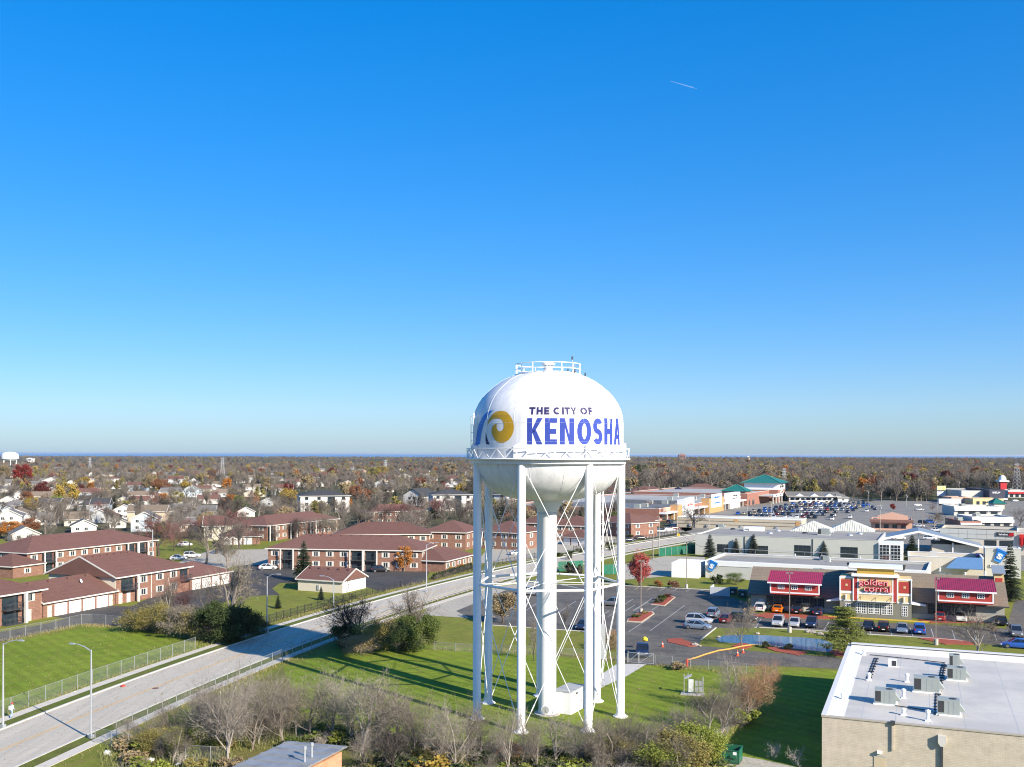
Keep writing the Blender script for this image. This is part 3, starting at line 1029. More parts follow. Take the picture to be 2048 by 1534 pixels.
def spl(pts, n=6):
 """closed Catmull-Rom outline through pixel points"""
 out = []
 m_ = len(pts)
 for i in range(m_):
  p0, p1, p2, p3 = (Vector(pts[(i + k - 1) % m_]) for k in range(4))
  for k in range(n):
   t = k / n
   out.append(tuple(0.5 * ((2 * p1) + (p2 - p0) * t + (2 * p0 - 5 * p1 + 4 * p2 - p3) * t * t + (3 * p1 - p0 - 3 * p2 + p3) * t ** 3)))
 return out

def crop1(x, y):
 return (900 + x / 5.1125, 700 + y / 5.1125)

outer = [crop1(*p) for p in [(392, 742), (420, 680), (460, 638), (515, 624), (570, 636), (615, 680), (643, 740), (650, 800), (638, 860), (605, 915), (560, 945), (515, 950), (475, 930), (447, 890), (432, 840), (436, 795), (456, 765), (484, 757)]]
inner = [crop1(*p) for p in [(390, 775), (412, 735), (445, 710), (485, 702), (522, 710), (545, 738), (553, 775), (547, 808), (530, 828), (510, 833), (505, 832), (500, 830), (497, 827), (494, 823), (490, 817), (486, 808), (482, 795), (482, 775)]]

def fine(pts, n=5):
 out = []
 for i in range(len(pts) - 1):
  p0, p1, p2, p3 = (Vector(pts[max(0, min(len(pts) - 1, i + k - 1))]) for k in range(4))
  for k in range(n):
   t = k / n
   out.append(tuple(0.5 * ((2 * p1) + (p2 - p0) * t + (2 * p0 - 5 * p1 + 4 * p2 - p3) * t * t + (3 * p1 - p0 - 3 * p2 + p3) * t ** 3)))
 return out + [tuple(pts[-1])]

fo, fi = fine(outer), fine(inner)
wrap('emblem_sun', [[px_pt(*fo[k]), px_pt(*fo[k + 1]), px_pt(*fi[k + 1]), px_pt(*fi[k])] for k in range(len(fo) - 1)], m_gold, 0.012, tank)
blue = [crop1(*p) for p in [(262, 970), (270, 900), (282, 830), (300, 760), (325, 700), (360, 650), (400, 625), (438, 618), (415, 640), (390, 675), (365, 720), (345, 780), (328, 850), (318, 920), (314, 968)]]
wrap('emblem_wave', [[px_pt(*p) for p in blue]], m_sky, 0.012, tank)
navy = [crop1(*p) for p in [(374, 835), (385, 900), (398, 935), (413, 968), (378, 966), (370, 930), (370, 880)]]
wrap('emblem_stroke', [[px_pt(*p) for p in navy]], m_navy, 0.012, tank)

# the small block shed behind the riser
shed = thing('utility_shed', 'small white shed joined to the tower riser', 'shed', (TX + 1.0, TY + 0.3, 0), R(62))
MB().box(0.0, 4.0, -1.9, 0.2, 0, 2.55).build('wall', M['white'], shed)
MB().box(-0.05, 4.1, -2.0, 0.3, 2.55, 2.68).build('roof', mat('grey_roof_felt', (0.33, 0.34, 0.35), 0.8, 0.1), shed)
dr = MB().box(2.7, 3.5, -1.96, -1.9, 0.1, 2.05).build('door', M['trim'], shed)
MB().box(2.78, 2.84, -2.0, -1.96, 1.0, 1.12).build('handle', M['dark'], dr)
MB().box(1.5, 1.8, -1.98, -1.9, 2.1, 2.3).build('wall_lamp', M['dark'], shed)
MB().tube([(3.85, -2.3, 0), (3.85, -2.3, 1.6)], 0.05, 6).build('bollard', M['white'], shed)
cab = thing('electric_cabinet', 'grey electric cabinet at the foot of the ladder leg', 'cabinet', (TX + LEG_R * math.cos(la) - 0.9, TY + LEG_R * math.sin(la) + 0.3, 0))
MB().box(-0.5, 0.25, -0.3, 0.3, 0.1, 2.7).build('case', M['galv'], cab)
MB().box(-0.45, 0.2, -0.33, -0.3, 0.25, 2.5).build('door', M['trim'], cab)
MB().box(-0.6, 0.35, -0.4, 0.4, 0, 0.1).build('plinth', M['concrete'], cab)

# plants: a few grown shapes, copied as individuals
def raw_mesh(name, V, Fq, mats, mi=None):
 me = bpy.data.meshes.new(name)
 V = np.asarray(V, dtype=np.float32).reshape(-1, 3)
 Fq = np.asarray(Fq, dtype=np.int32)
 k = Fq.shape[1]
 me.vertices.add(len(V))
 me.vertices.foreach_set('co', V.ravel())
 me.loops.add(Fq.size)
 me.loops.foreach_set('vertex_index', Fq.ravel())
 me.polygons.add(len(Fq))
 me.polygons.foreach_set('loop_start', np.arange(0, Fq.size, k, dtype=np.int32))
 me.polygons.foreach_set('loop_total', np.full(len(Fq), k, dtype=np.int32))
 for m_ in mats:
  me.materials.append(m_)
 me.update(calc_edges=True)
 me.validate()
 return me

def leaf_quads(P, size, rng, flat=0.0, aspect=1.0):
 """one small four-sided leaf at each point of P, turned at random"""
 n = len(P)
 a = rng.normal(size=(n, 3))
 a[:, 2] *= (1 - flat)
 a /= np.linalg.norm(a, axis=1)[:, None]
 b = rng.normal(size=(n, 3))
 b[:, 2] *= (1 - flat)
 b -= a * np.sum(a * b, axis=1)[:, None]
 b /= np.linalg.norm(b, axis=1)[:, None]
 s = (size * rng.uniform(0.6, 1.3, n))[:, None]
 V = np.stack([P - a * s, P - b * s * aspect, P + a * s, P + b * s * aspect], axis=1).reshape(-1, 3)
 return V, np.arange(4 * n).reshape(n, 4)

class Limbs:
 """grown branches: thick ones as tapered tubes (trunk), thin ones as slim ribbons (twigs)"""

 def __init__(self, seed):
  self.r = random.Random(seed)
  self.tr = MB()
  self.tv, self.tf = [], []
  self.tips = []

 def twig(self, p, q, w):
  d = q - p
  s = d.cross(Vector((self.r.uniform(-1, 1), self.r.uniform(-1, 1), self.r.uniform(-1, 1))))
  s = s.normalized() * w if s.length > 1e-6 else Vector((w, 0, 0))
  n = len(self.tv)
  self.tv += [p - s, p + s, q + s * 0.25, q - s * 0.25]
  self.tf.append((n, n + 1, n + 2, n + 3))

 def grow(self, p, d, L, rad, lev, maxlev, spec):
  r = self.r
  n = 3 if lev < 2 else 2
  pts, dd = [p], d.copy()
  for i in range(n):
   dd = (dd + Vector((r.gauss(0, 1), r.gauss(0, 1), r.gauss(0, 1))) * spec['wob'] + Vector((0, 0, spec['up'])) * (0.5 if lev else 0.2)).normalized()
   pts.append(pts[-1] + dd * (L / n))
  r1 = rad * spec['taper']
  if rad > spec['thin']:
   self.tr.tube(pts, [rad + (r1 - rad) * i / n for i in range(n + 1)], 6 if lev == 0 else (5 if lev == 1 else 3), cap=False)
  else:
   for a, b in zip(pts, pts[1:]):
    self.twig(a, b, max(rad, spec['minw']))
  if lev >= maxlev:
   self.tips.append(pts[-1])
   return
  kids = spec['kids'][lev]
  for k in range(kids):
   t = 1.0 if k == 0 else r.uniform(spec['from'][lev], 1.0)
   f = t * n
   i = min(int(f), n - 1)
   q = pts[i].lerp(pts[i + 1], f - i)
   az = r.uniform(0, 2 * math.pi)
   side = dd.orthogonal().normalized()
   side = Matrix.Rotation(az + k * 2.4, 3, dd) @ side
   ang = R(r.uniform(*spec['ang'][lev]))
   if k == 0:
    ang *= 0.35
   nd = (dd * math.cos(ang) + side * math.sin(ang)).normalized()
   self.grow(q, nd, L * r.uniform(*spec['len'][lev]), r1 * (0.85 if k == 0 else r.uniform(0.5, 0.75)), lev + 1, maxlev, spec)

SPEC = {
 'round': dict(wob=0.10, up=0.06, taper=0.72, thin=0.055, minw=0.016, kids=[6, 5, 4, 4, 4], **{'from': [0.45, 0.3, 0.2, 0.1, 0.1]},
     ang=[(28, 55), (25, 55), (25, 60), (25, 65), (25, 65)], len=[(0.62, 0.85), (0.55, 0.8), (0.5, 0.75), (0.5, 0.75), (0.5, 0.8)]),
 'vase': dict(wob=0.07, up=0.10, taper=0.75, thin=0.05, minw=0.016, kids=[7, 5, 4, 4, 4], **{'from': [0.25, 0.35, 0.2, 0.1, 0.1]},
     ang=[(14, 34), (14, 36), (18, 45), (20, 50), (20, 55)], len=[(0.75, 1.0), (0.55, 0.8), (0.5, 0.75), (0.5, 0.75), (0.5, 0.8)]),
 'open': dict(wob=0.10, up=0.07, taper=0.74, thin=0.045, minw=0.011, kids=[7, 5, 5, 4, 4], **{'from': [0.3, 0.25, 0.15, 0.1, 0.1]},
     ang=[(20, 48), (18, 46), (20, 52), (25, 60), (25, 60)], len=[(0.7, 1.0), (0.55, 0.85), (0.5, 0.75), (0.5, 0.75), (0.5, 0.8)]),
 'scrub': dict(wob=0.13, up=0.05, taper=0.7, thin=0.05, minw=0.012, kids=[5, 5, 4, 4, 4], **{'from': [0.3, 0.3, 0.1, 0.1, 0.1]},
     ang=[(20, 45), (25, 60), (30, 70), (30, 75), (30, 75)], len=[(0.6, 0.9), (0.5, 0.8), (0.5, 0.75), (0.5, 0.75), (0.5, 0.8)]),
}

def make_bare(seed, spec, H=10.0, trunk_frac=0.3, rad=0.2, minw=None, levels=5):
 s = dict(SPEC[spec])
 if minw:
  s['minw'] = minw
 g = Limbs(seed)
 L = H * trunk_frac
 g.grow(Vector((0, 0, -0.15)), Vector((0, 0, 1)), L, rad, 0, levels, s)
 V = np.array([tuple(v_) for v_ in g.tv])
 top = max(V[:, 2].max(), 0.1)
 k = H / top
 V *= k
 tm = MB()
 tm.v = [(x * k, y * k, z * k) for x, y, z in g.tr.v]
 tm.f = g.tr.f
 tm.m = g.tr.m
 trunk = tm.mesh('trunk', M['bark'])
 twigs = raw_mesh('crown', V, g.tf, [M['bark']])
 tips = np.array([tuple(t * k) for t in g.tips])
 return trunk, twigs, tips

def crown_points(rng, n, H, rx, z0, lump=26, spread=0.9):
 """points gathered in uneven clumps through an egg-shaped crown"""
 c = []
 while len(c) < lump:
  p = rng.uniform(-1, 1, 3)
  q = np.linalg.norm(p)
  if 0.25 < q < 1.0:
   c.append(p * (0.55 + 0.45 * q) / q * q ** 0.35)
 c = np.array(c)
 hz = (H - z0) / 2
 C_ = c * np.array([rx, rx, hz]) * 0.86
 C_[:, 2] += z0 + hz
 sz = rng.uniform(0.5, 1.15, lump) * spread
 idx = rng.choice(lump, n, p=sz / sz.sum())
 d = rng.normal(size=(n, 3)) * 0.55
 P = C_[idx] + d * (sz[idx])[:, None] * np.array([rx, rx, hz]) * 0.30
 P = P[(P[:, 2] > z0 * 0.7)]
 return P

def make_leafy(seed, n=2600, H=10.0, rx=4.2, z0=2.0, size=0.26, lump=30):
 rng = np.random.default_rng(seed)
 trunk, twigs, tips = make_bare(seed, 'round', H * 0.93, 0.3, 0.2, levels=3)
 P = crown_points(rng, n, H, rx, z0, lump)
 V, Fq = leaf_quads(P, size, rng)
 return trunk, raw_mesh('crown', V, Fq, [M['bark']])

def make_spruce(seed, H=10.0, rx=2.5, n_tier=34, droop=0.28, gap=0.0, size=0.2):
 rng = np.random.default_rng(seed)
 tm = MB()
 tm.tube([(0, 0, -0.1), (0, 0, H * 0.5), (0, 0, H * 0.98)], [0.17, 0.1, 0.02], 6)
 P, A = [], []
 V, Fq = [], []
 for t in range(n_tier):
  f = (t + rng.uniform(-0.3, 0.3)) / n_tier
  z = H * (0.06 + 0.92 * f)
  r = rx * (1 - f) ** 0.85 * rng.uniform(0.85, 1.12) + 0.1
  nb = max(6, int(9 + 10 * (1 - f)))
  for k in range(nb):
   a = rng.uniform(0, 2 * math.pi)
   rr = r * rng.uniform(0.65, 1.1)
   if rng.random() < gap:
    continue
   d = np.array([math.cos(a), math.sin(a), 0])
   s = np.array([-d[1], d[0], 0])
   tip = np.array([0, 0, z]) + d * rr + np.array([0, 0, -droop * rr + 0.12 * rr])
   m_ = 3 + int(rr * 3.2)
   for j in range(m_):
    u = (j + 0.5) / m_
    c = np.array([0, 0, z]) * (1 - u) + tip * u + np.array([0, 0, 0.10 * rr * math.sin(u * math.pi)])
    w = (0.45 * rr * (1 - u) + 0.16) * rng.uniform(0.6, 1.2)
    for sg in (-1, 1):
     e = c + s * sg * w + d * w * 0.5 + np.array([0, 0, -0.22 * w + rng.uniform(-0.1, 0.1)])
     q = c + d * size * 1.0 + np.array([0, 0, rng.uniform(-0.05, 0.1)])
     b_ = len(V)
     V += [c - d * size * 0.6, e, q]
     Fq.append((b_, b_ + 1, b_ + 2))
 return tm.mesh('trunk', M['bark']), raw_mesh('crown', np.array(V), Fq, [M['bark']])

def make_pine(seed, H=10.0, rx=4.4):
 """open, layered pine: level sprays of needles with gaps between"""
 rng = np.random.default_rng(seed)
 tm = MB()
 tm.tube([(0, 0, -0.1), (0.15, 0, H * 0.5), (0, 0.1, H * 0.98)], [0.2, 0.13, 0.03], 6)
 V, Fq = [], []
 for t in range(12):
  f = t / 12
  z = H * (0.13 + 0.84 * f)
  r = rx * (1 - f) ** 0.7 * rng.uniform(0.85, 1.1) + 0.25
  for k in range(9):
   a = rng.uniform(0, 2 * math.pi)
   rr = r * rng.uniform(0.6, 1.05)
   tip = np.array([math.cos(a) * rr, math.sin(a) * rr, z + rr * 0.10])
   tm.tube([(0, 0, z - 0.1), tuple(tip * 0.9)], [0.05, 0.015], 3)
   for c in range(5):
    u = 0.35 + 0.65 * (c + rng.uniform(0, 1)) / 5
    ctr = np.array([0, 0, z]) * (1 - u) + tip * u
    P = ctr + rng.normal(size=(26, 3)) * np.array([0.55, 0.55, 0.13]) * (0.5 + rr * 0.12)
    v_, f_ = leaf_quads(P, 0.17, rng, 0.3, 0.35)
    Fq += (f_ + len(V)).tolist()
    V += v_.tolist()
 return tm.mesh('trunk', M['bark']), raw_mesh('crown', np.array(V), Fq, [M['bark']])

def make_bush(seed, H=2.0, rx=1.4, n=900, size=0.13, twigs=True, base=0.0):
 rng = np.random.default_rng(seed)
 g = Limbs(seed)
 for k in range(6):
  a = g.r.uniform(0, 6.28)
  d = Vector((math.cos(a) * 0.5, math.sin(a) * 0.5, 1)).normalized()
  g.grow(Vector((math.cos(a) * 0.1, math.sin(a) * 0.1, -0.05)), d, H * 0.45, 0.035, 1, 4, SPEC['scrub'])
 V0 = np.array([tuple(v_) for v_ in g.tv])
 k = H / max(0.1, V0[:, 2].max())
 V0 *= k
 stems = raw_mesh('stems', V0, g.tf, [M['bark']])
 P = crown_points(rng, n, H, rx, base, 16, 1.1)
 P[:, 2] = np.abs(P[:, 2])
 V, Fq = leaf_quads(P, size, rng)
 return stems, raw_mesh('crown', V, Fq, [M['bark']])

# leaf and twig colours
LC = {
 'orange': mat_leaf('orange_leaves', (0.36, 0.14, 0.03), (0.44, 0.20, 0.05)),
 'rust': mat_leaf('rust_leaves', (0.24, 0.11, 0.06), (0.31, 0.15, 0.08)),
 'yellow': mat_leaf('yellow_leaves', (0.36, 0.25, 0.05), (0.43, 0.32, 0.08)),
 'olive': mat_leaf('olive_leaves', (0.22, 0.19, 0.055), (0.29, 0.25, 0.09)),
 'tan': mat_leaf('tan_leaves', (0.28, 0.215, 0.12), (0.35, 0.275, 0.155)),
 'red': mat_leaf('red_leaves', (0.20, 0.025, 0.022), (0.28, 0.045, 0.03)),
 'pinkred': mat_leaf('crimson_leaves', (0.37, 0.06, 0.055), (0.46, 0.13, 0.11)),
 'maroon': mat_leaf('maroon_leaves', (0.11, 0.03, 0.025), (0.17, 0.05, 0.04)),
 'green': mat_leaf('green_leaves', (0.085, 0.125, 0.03), (0.13, 0.16, 0.045)),
 'lime': mat_leaf('yellow_green_leaves', (0.19, 0.23, 0.04), (0.27, 0.29, 0.06)),
 'dgreen': mat_leaf('dark_green_leaves', (0.045, 0.068, 0.024), (0.07, 0.092, 0.034)),
 'spruce': mat_leaf('spruce_needles', (0.06, 0.085, 0.05), (0.085, 0.115, 0.07)),
 'bspruce': mat_leaf('blue_spruce_needles', (0.12, 0.15, 0.125), (0.17, 0.20, 0.17)),
 'pine': mat_leaf('pine_needles', (0.20, 0.24, 0.055), (0.28, 0.31, 0.08)),
 'twig': mat('grey_twigs', (0.158, 0.135, 0.112), 0.9, 0.3, 1.2, rnd=0.3),
 'twigtan': mat('tan_twigs', (0.175, 0.15, 0.115), 0.9, 0.25, 1.2, rnd=0.2),
 'twigrust': mat('rust_twigs', (0.30, 0.175, 0.095), 0.9, 0.3, 1.2, rnd=0.15),
 'twigdark': mat('dark_twigs', (0.065, 0.054, 0.045), 0.9, 0.3, 1.2, rnd=0.2),
 'twigpale': mat('pale_twigs', (0.25, 0.22, 0.18), 0.9, 0.2, 1.2, rnd=0.12),
 'twigred': mat('reddish_twigs', (0.17, 0.075, 0.065), 0.9, 0.3, 1.2, rnd=0.2),
}
PROTO = {}
for i in range(4):
 PROTO['bare%d' % i] = make_bare(11 + i, 'round', 10, 0.30, 0.22, 0.020)[:2]
 PROTO['vase%d' % i] = make_bare(31 + i, 'vase', 10, 0.26, 0.20, 0.020)[:2]
for i in range(3):
 PROTO['scrub%d' % i] = make_bare(51 + i, 'scrub', 10, 0.27, 0.14, 0.016)[:2]
 PROTO['leafy%d' % i] = make_leafy(71 + i, 4600, size=0.19, lump=36)
 PROTO['spruce%d' % i] = make_spruce(91 + i)
 PROTO['bush%d' % i] = make_bush(111 + i)
for i in range(4):
 PROTO['fine%d' % i] = make_bare(131 + i, 'open', 10, 0.28, 0.13, 0.011)[:2]
for i in range(3):
 PROTO['hedge%d' % i] = make_bush(141 + i, 6.0, 4.2, 9500, 0.085)
PROTO['ever0'] = make_bush(145, 6.0, 3.6, 15000, 0.10, False, 0.2)
PROTO['tall0'] = make_leafy(75, 4000, 10, 2.7, 1.5, 0.18, 30)
PROTO['oval0'] = make_leafy(76, 5200, 10, 3.6, 1.4, 0.17, 46)
PROTO['pine0'] = make_pine(95)
PROTO['thuja0'] = make_bush(121, 2.0, 0.42, 900, 0.10, False)
PROTO['ball0'] = make_bush(122, 2.0, 1.2, 1600, 0.10, False, 0.1)

def plant(kind, p, h, leaf, bark, label, cat='tree', group=None, wide=1.0, name=None, rz=None):
 base = 2.0 if kind.startswith(('bush', 'thuja', 'ball')) else (6.0 if kind[:5] in ('hedge', 'ever0') else 10.0)
 trunk, crown = PROTO[kind]
 if base == 2.0 and h > 2.4 and not kind.startswith('thuja'):
  trunk, crown = PROTO['ever0' if kind == 'ball0' else 'hedge' + kind[-1]]
  base = 6.0
 k = h / base
 nm = name or ('bare_tree' if kind[:4] in ('bare', 'vase', 'scru', 'fine') else {'spruc': 'spruce_tree', 'pine0': 'pine_tree'}.get(kind[:5], 'shrub' if base < 10 else 'leafy_tree'))
 rng = random.Random(int(p[0] * 97 + p[1] * 31))
 t = thing(nm, label, cat, (p[0], p[1], 0.0), rng.uniform(0, 6.28) if rz is None else rz, group)
 a = put('trunk' if base == 10 else 'stems', trunk, t, scale=(k * wide, k * wide, k))
 b_ = put('crown', crown, t, scale=(k * wide, k * wide, k))
 set_mat(a, M[bark] if bark in M else LC[bark])
 set_mat(b_, LC[leaf])
 return t

# building kit
m_sh = {}
ROOFC = {'brown': M['roofbrown'], 'grey': mat_roof('grey_shingles', (0.16, 0.155, 0.148)), 'dark': mat_roof('charcoal_shingles', (0.062, 0.064, 0.068)),
   'tan': mat_roof('tan_shingles', (0.19, 0.15, 0.112)), 'rest': mat_roof('weathered_shingles', (0.215, 0.175, 0.13), 0.5, 0.05, 0.2), 'redbrown': mat_roof('red_brown_shingles', (0.15, 0.07, 0.055))}
WALLC = {'white': mat('white_siding', (0.64, 0.625, 0.59), 0.6, 0.04, 0.8), 'cream': M['cream'], 'brick': M['brick'], 'grey': mat('grey_siding', (0.42, 0.44, 0.45), 0.65, 0.05, 0.8),
   'blue': mat('pale_blue_siding', (0.47, 0.55, 0.60), 0.65, 0.05, 0.8), 'tan': mat('tan_siding', (0.50, 0.41, 0.30), 0.7, 0.06, 0.8), 'pink': mat('salmon_stucco', (0.60, 0.36, 0.26), 0.7, 0.05, 0.8)}
M['slat'] = mat('dark_frame', (0.05, 0.055, 0.06), 0.5)
M['duct'] = mat('hvac_grey_green', (0.30, 0.33, 0.305), 0.5, 0.08, 2.0)
M['grille'] = mat('condenser_grille', (0.035, 0.037, 0.04), 0.7, 0.2, 6.0)

def frame(p0, p1, z):
 a, b2 = at(p0[0], p0[1], z), at(p1[0], p1[1], z)
 d = b2 - a
 return (a.x, a.y), math.atan2(d.y, d.x), math.hypot(d.x, d.y)

def win_mesh(w, h, nx, nz, fm, bar=0.09):
 def mk():
  mb = MB()
  t = 0.10
  mb.box(-w / 2, w / 2, -0.06, 0.02, 0, t)
  mb.box(-w / 2, w / 2, -0.06, 0.02, h - t, h)
  mb.box(-w / 2, -w / 2 + t, -0.06, 0.02, t, h - t)
  mb.box(w / 2 - t, w / 2, -0.06, 0.02, t, h - t)
  for i in range(1, nx):
   x = -w / 2 + w * i / nx
   mb.box(x - bar / 2, x + bar / 2, -0.05, 0.01, t, h - t)
  for i in range(1, nz):
   z = h * i / nz
   mb.box(-w / 2 + t, w / 2 - t, -0.045, 0.01, z - bar / 2, z + bar / 2)
  f = mb.mesh('window', fm)
  g = MB().box(-w / 2 + 0.05, w / 2 - 0.05, -0.02, -0.004, 0.05, h - 0.05).mesh('pane', M['glass'])
  return f, g
 return cached(('win', round(w, 2), round(h, 2), nx, nz, fm.name), mk)

class Bld:
 def __init__(self, name, label, cat, o, ang, L, D, group=None):
  self.t = thing(name, label, cat, (o[0], o[1], 0), ang, group)
  self.L, self.D, self.ang, self.o = L, D, ang, o
  FOOT.append((o[0] + (L / 2) * math.cos(ang) - (D / 2) * math.sin(ang), o[1] + (L / 2) * math.sin(ang) + (D / 2) * math.cos(ang), L / 2 + 1.5, D / 2 + 1.5, ang))

 def wall(self, h, m, x0=0, x1=None, y0=0, y1=None, z0=-0.05, name='wall'):
  x1 = self.L if x1 is None else x1
  y1 = self.D if y1 is None else y1
  return MB().box(x0, x1, y0, y1, z0, h).build(name, m, self.t)

 def hip(self, ze, rise, m, ov=0.6, x0=0, x1=None, y0=0, y1=None, lhip=True, rhip=True, fascia=True, vents=0):
  x1 = self.L if x1 is None else x1
  y1 = self.D if y1 is None else y1
  X0, X1, Y0, Y1 = x0 - ov, x1 + ov, y0 - ov, y1 + ov
  D = (Y1 - Y0)
  a = min(D / 2, (X1 - X0) / 2)
  r0 = X0 + (a if lhip else 0)
  r1 = X1 - (a if rhip else 0)
  ym = (Y0 + Y1) / 2
  zr = ze + rise
  mb = MB()
  b_ = ze
  vs = [(X0, Y0, b_), (X1, Y0, b_), (X1, Y1, b_), (X0, Y1, b_), (r0, ym, zr), (r1, ym, zr)]
  fs = [(0, 1, 5, 4), (2, 3, 4, 5), (3, 2, 1, 0)]
  fs += [(1, 2, 5)] if True else []
  fs += [(3, 0, 4)]
  mb.add(vs, fs)
  ro = mb.build('roof', m, self.t)
  if fascia:
   f = MB()
   e = 0.04
   f.box(X0 - e, X1 + e, Y0 - e, Y0 + 0.06, ze - 0.24, ze + 0.02)
   f.box(X0 - e, X1 + e, Y1 - 0.06, Y1 + e, ze - 0.24, ze + 0.02)
   if lhip:
    f.box(X0 - e, X0 + 0.06, Y0 + 0.06, Y1 - 0.06, ze - 0.24, ze + 0.02)
   if rhip:
    f.box(X1 - 0.06, X1 + e, Y0 + 0.06, Y1 - 0.06, ze - 0.24, ze + 0.02)
   for flag, x in ((lhip, X0), (rhip, X1)):
    if not flag:
     for ya in (Y0, Y1):
      f.beam((x, ya, ze - 0.08), (x, ym, zr - 0.08), 0.1, 0.26)
   f.build('gutter', M['trim'], self.t)
  vm = cached('roofvent', lambda: MB().box(-0.25, 0.25, -0.22, 0.22, -0.15, 0.28).mesh('roof_vent', M['roofbrown']))
  for i in range(vents):
   put('roof_vent', vm, ro, (r0 + (r1 - r0) * (i + 0.5) / vents, ym - 0.9, zr - 0.35 * rise / 3))
  return ro

 def gable_wall(self, ze, rise, m, side, ov=0.0, y0=0, y1=None, x=None):
  """triangular wall under a gable end"""
  y1 = self.D if y1 is None else y1
  x = (0 if side == 'l' else self.L) if x is None else x
  mb = MB()
  d = 0.2 if side == 'l' else -0.2
  k = 0.93
  mb.slab([(x, y0, ze), (x, y1, ze), (x, (y0 + y1) / 2, ze + rise * k)], (d, 0, 0))
  return mb.build('gable', m, self.t)

 def place(self, side, s):
  """a spot on a wall: s metres along it as seen from outside, left to right"""
  if side == 'f':
   return (s, 0), 0.0
  if side == 'r':
   return (self.L, s), R(90)
  if side == 'l':
   return (0, self.D - s), R(-90)
  return (self.L - s, self.D), R(180)

 def win(self, side, s, z, w=1.3, h=1.3, nx=2, nz=1, fm=None, shut=None, y=None):
  (x, yy), rz = self.place(side, s)
  if y is not None:
   yy = y
  f, g = win_mesh(w, h, nx, nz, fm or M['trim'])
  o = put('window', f, self.t, (x, yy, z), rz)
  put('pane', g, o)
  if shut:
   sm = cached(('sh', h, shut.name), lambda: MB().box(-0.2, 0.2, -0.05, 0.01, 0, h).mesh('shutter', shut))
   put('shutter', sm, o, (-w / 2 - 0.22, 0, 0))
   put('shutter', sm, o, (w / 2 + 0.22, 0, 0))
  return o

 def door(self, side, s, w=0.95, h=2.1, m=None, name='door', y=None):
  (x, yy), rz = self.place(side, s)
  if y is not None:
   yy = y
  m = m or M['trim']

  def mk():
   mb = MB().box(-w / 2, w / 2, -0.05, 0.01, 0.02, h)
   return mb.mesh(name, m), MB().box(w / 2 - 0.16, w / 2 - 0.08, -0.09, -0.05, 0.95, 1.1).mesh('handle', M['dark'])
  d, hd_ = cached(('door', w, h, m.name, name), mk)
  o = put(name, d, self.t, (x, yy, 0), rz)
  put('handle', hd_, o)
  return o

 def gdoor(self, side, s, w=2.7, h=2.25):
  (x, yy), rz = self.place(side, s)

  def mk():
   mb = MB()
   n = 4
   for i in range(n):
    z0 = 0.03 + (h - 0.03) * i / n
    mb.box(-w / 2, w / 2, -0.07, 0.01, z0, z0 + (h - 0.03) / n - 0.03)
   return mb.mesh('garage_door', M['gdoor'])
  return put('garage_door', cached(('gd', w, h), mk), self.t, (x, yy, 0), rz)

 def balcony(self, s, z, w=3.2, roofpost=None):
  b_ = cached(('bal', w), lambda: (MB().box(-w / 2, w / 2, -1.3, 0, -0.15, 0.0).mesh('balcony', M['slat']),
           MB().box(-w / 2 + 0.1, w / 2 - 0.1, -0.03, 0.005, 0.0, 2.1).mesh('patio_door', M['glass']),
           self._rail(w)))
  o = put('balcony', b_[0], self.t, (s, 0, z))
  put('patio_door', b_[1], o)
  put('railing', b_[2], o)
  return o

 @staticmethod
 def _rail(w):
  mb = MB()
  mb.box(-w / 2, w / 2, -1.3, -1.24, 0.95, 1.02)
  mb.box(-w / 2, w / 2, -1.3, -1.24, 0.08, 0.13)
  n = int(w / 0.25)
  for i in range(n + 1):
   x = -w / 2 + w * i / n
   mb.box(x - 0.02, x + 0.02, -1.29, -1.25, 0.0, 0.98)
  for x in (-w / 2, w / 2 - 0.05):
   mb.box(x, x + 0.05, -1.3, 0, 0.95, 1.02)
  return mb.mesh('railing', M['slat'])

 def post(self, s, y, h, w=0.3, m=None):
  return MB().box(s - w / 2, s + w / 2, y - w / 2, y + w / 2, 0, h).build('porch_post', m or M['trim'], self.t)

FOOT = []

def apartment(label, p0, p1, ze, D, rise=3.0, lhip=True, rhip=True, bays=None, ends='', wall='brick', vents=0, ext=0.0, balc=(), windows=True, roof='brown', name='apartment_building', group='brick apartment buildings with brown roofs', gable_m=None):
 o, ang, L = frame(p0, p1, ze)
 if ext:
  L += ext
 B = Bld(name, label, 'apartment building', o, ang, L, D, group)
 B.wall(ze, WALLC[wall])
 B.hip(ze, rise, ROOFC[roof], 0.6, lhip=lhip, rhip=rhip, vents=vents)
 for s_, fl in (('l', lhip), ('r', rhip)):
  if not fl:
   B.gable_wall(ze, rise, gable_m or M['cream'], s_)
 if windows:
  n = max(2, int(L / 3.6))
  floors = (0.95, 3.45) if ze > 4 else (0.9,)
  for i in range(n):
   s = L * (i + 0.5) / n
   for z in floors:
    if i in balc:
     B.balcony(s, z - 0.75)
    else:
     B.win('f', s, z, 1.25, 1.3, 2, 1, None, M['trim'])
   if i in balc:
    B.post(s - 1.7, -1.2, ze)
    B.post(s + 1.7, -1.2, ze)
  for e in ends:
   k = max(1, int(D / 5))
   for i in range(k):
    for z in floors:
     B.win(e, D * (i + 0.5) / k, z, 1.25, 1.3, 2, 1, None, M['trim'])
 return B

# ---- the row of apartments and garages along the left drive (all share one line)
R0, RA = Vector((-91.5, 164.0)), R(68.3)
ru = Vector((math.cos(RA), math.sin(RA)))

def row_o(s, off=0.0):
 p = R0 + ru * s + Vector((-ru.y, ru.x)) * off
 return (p.x, p.y)

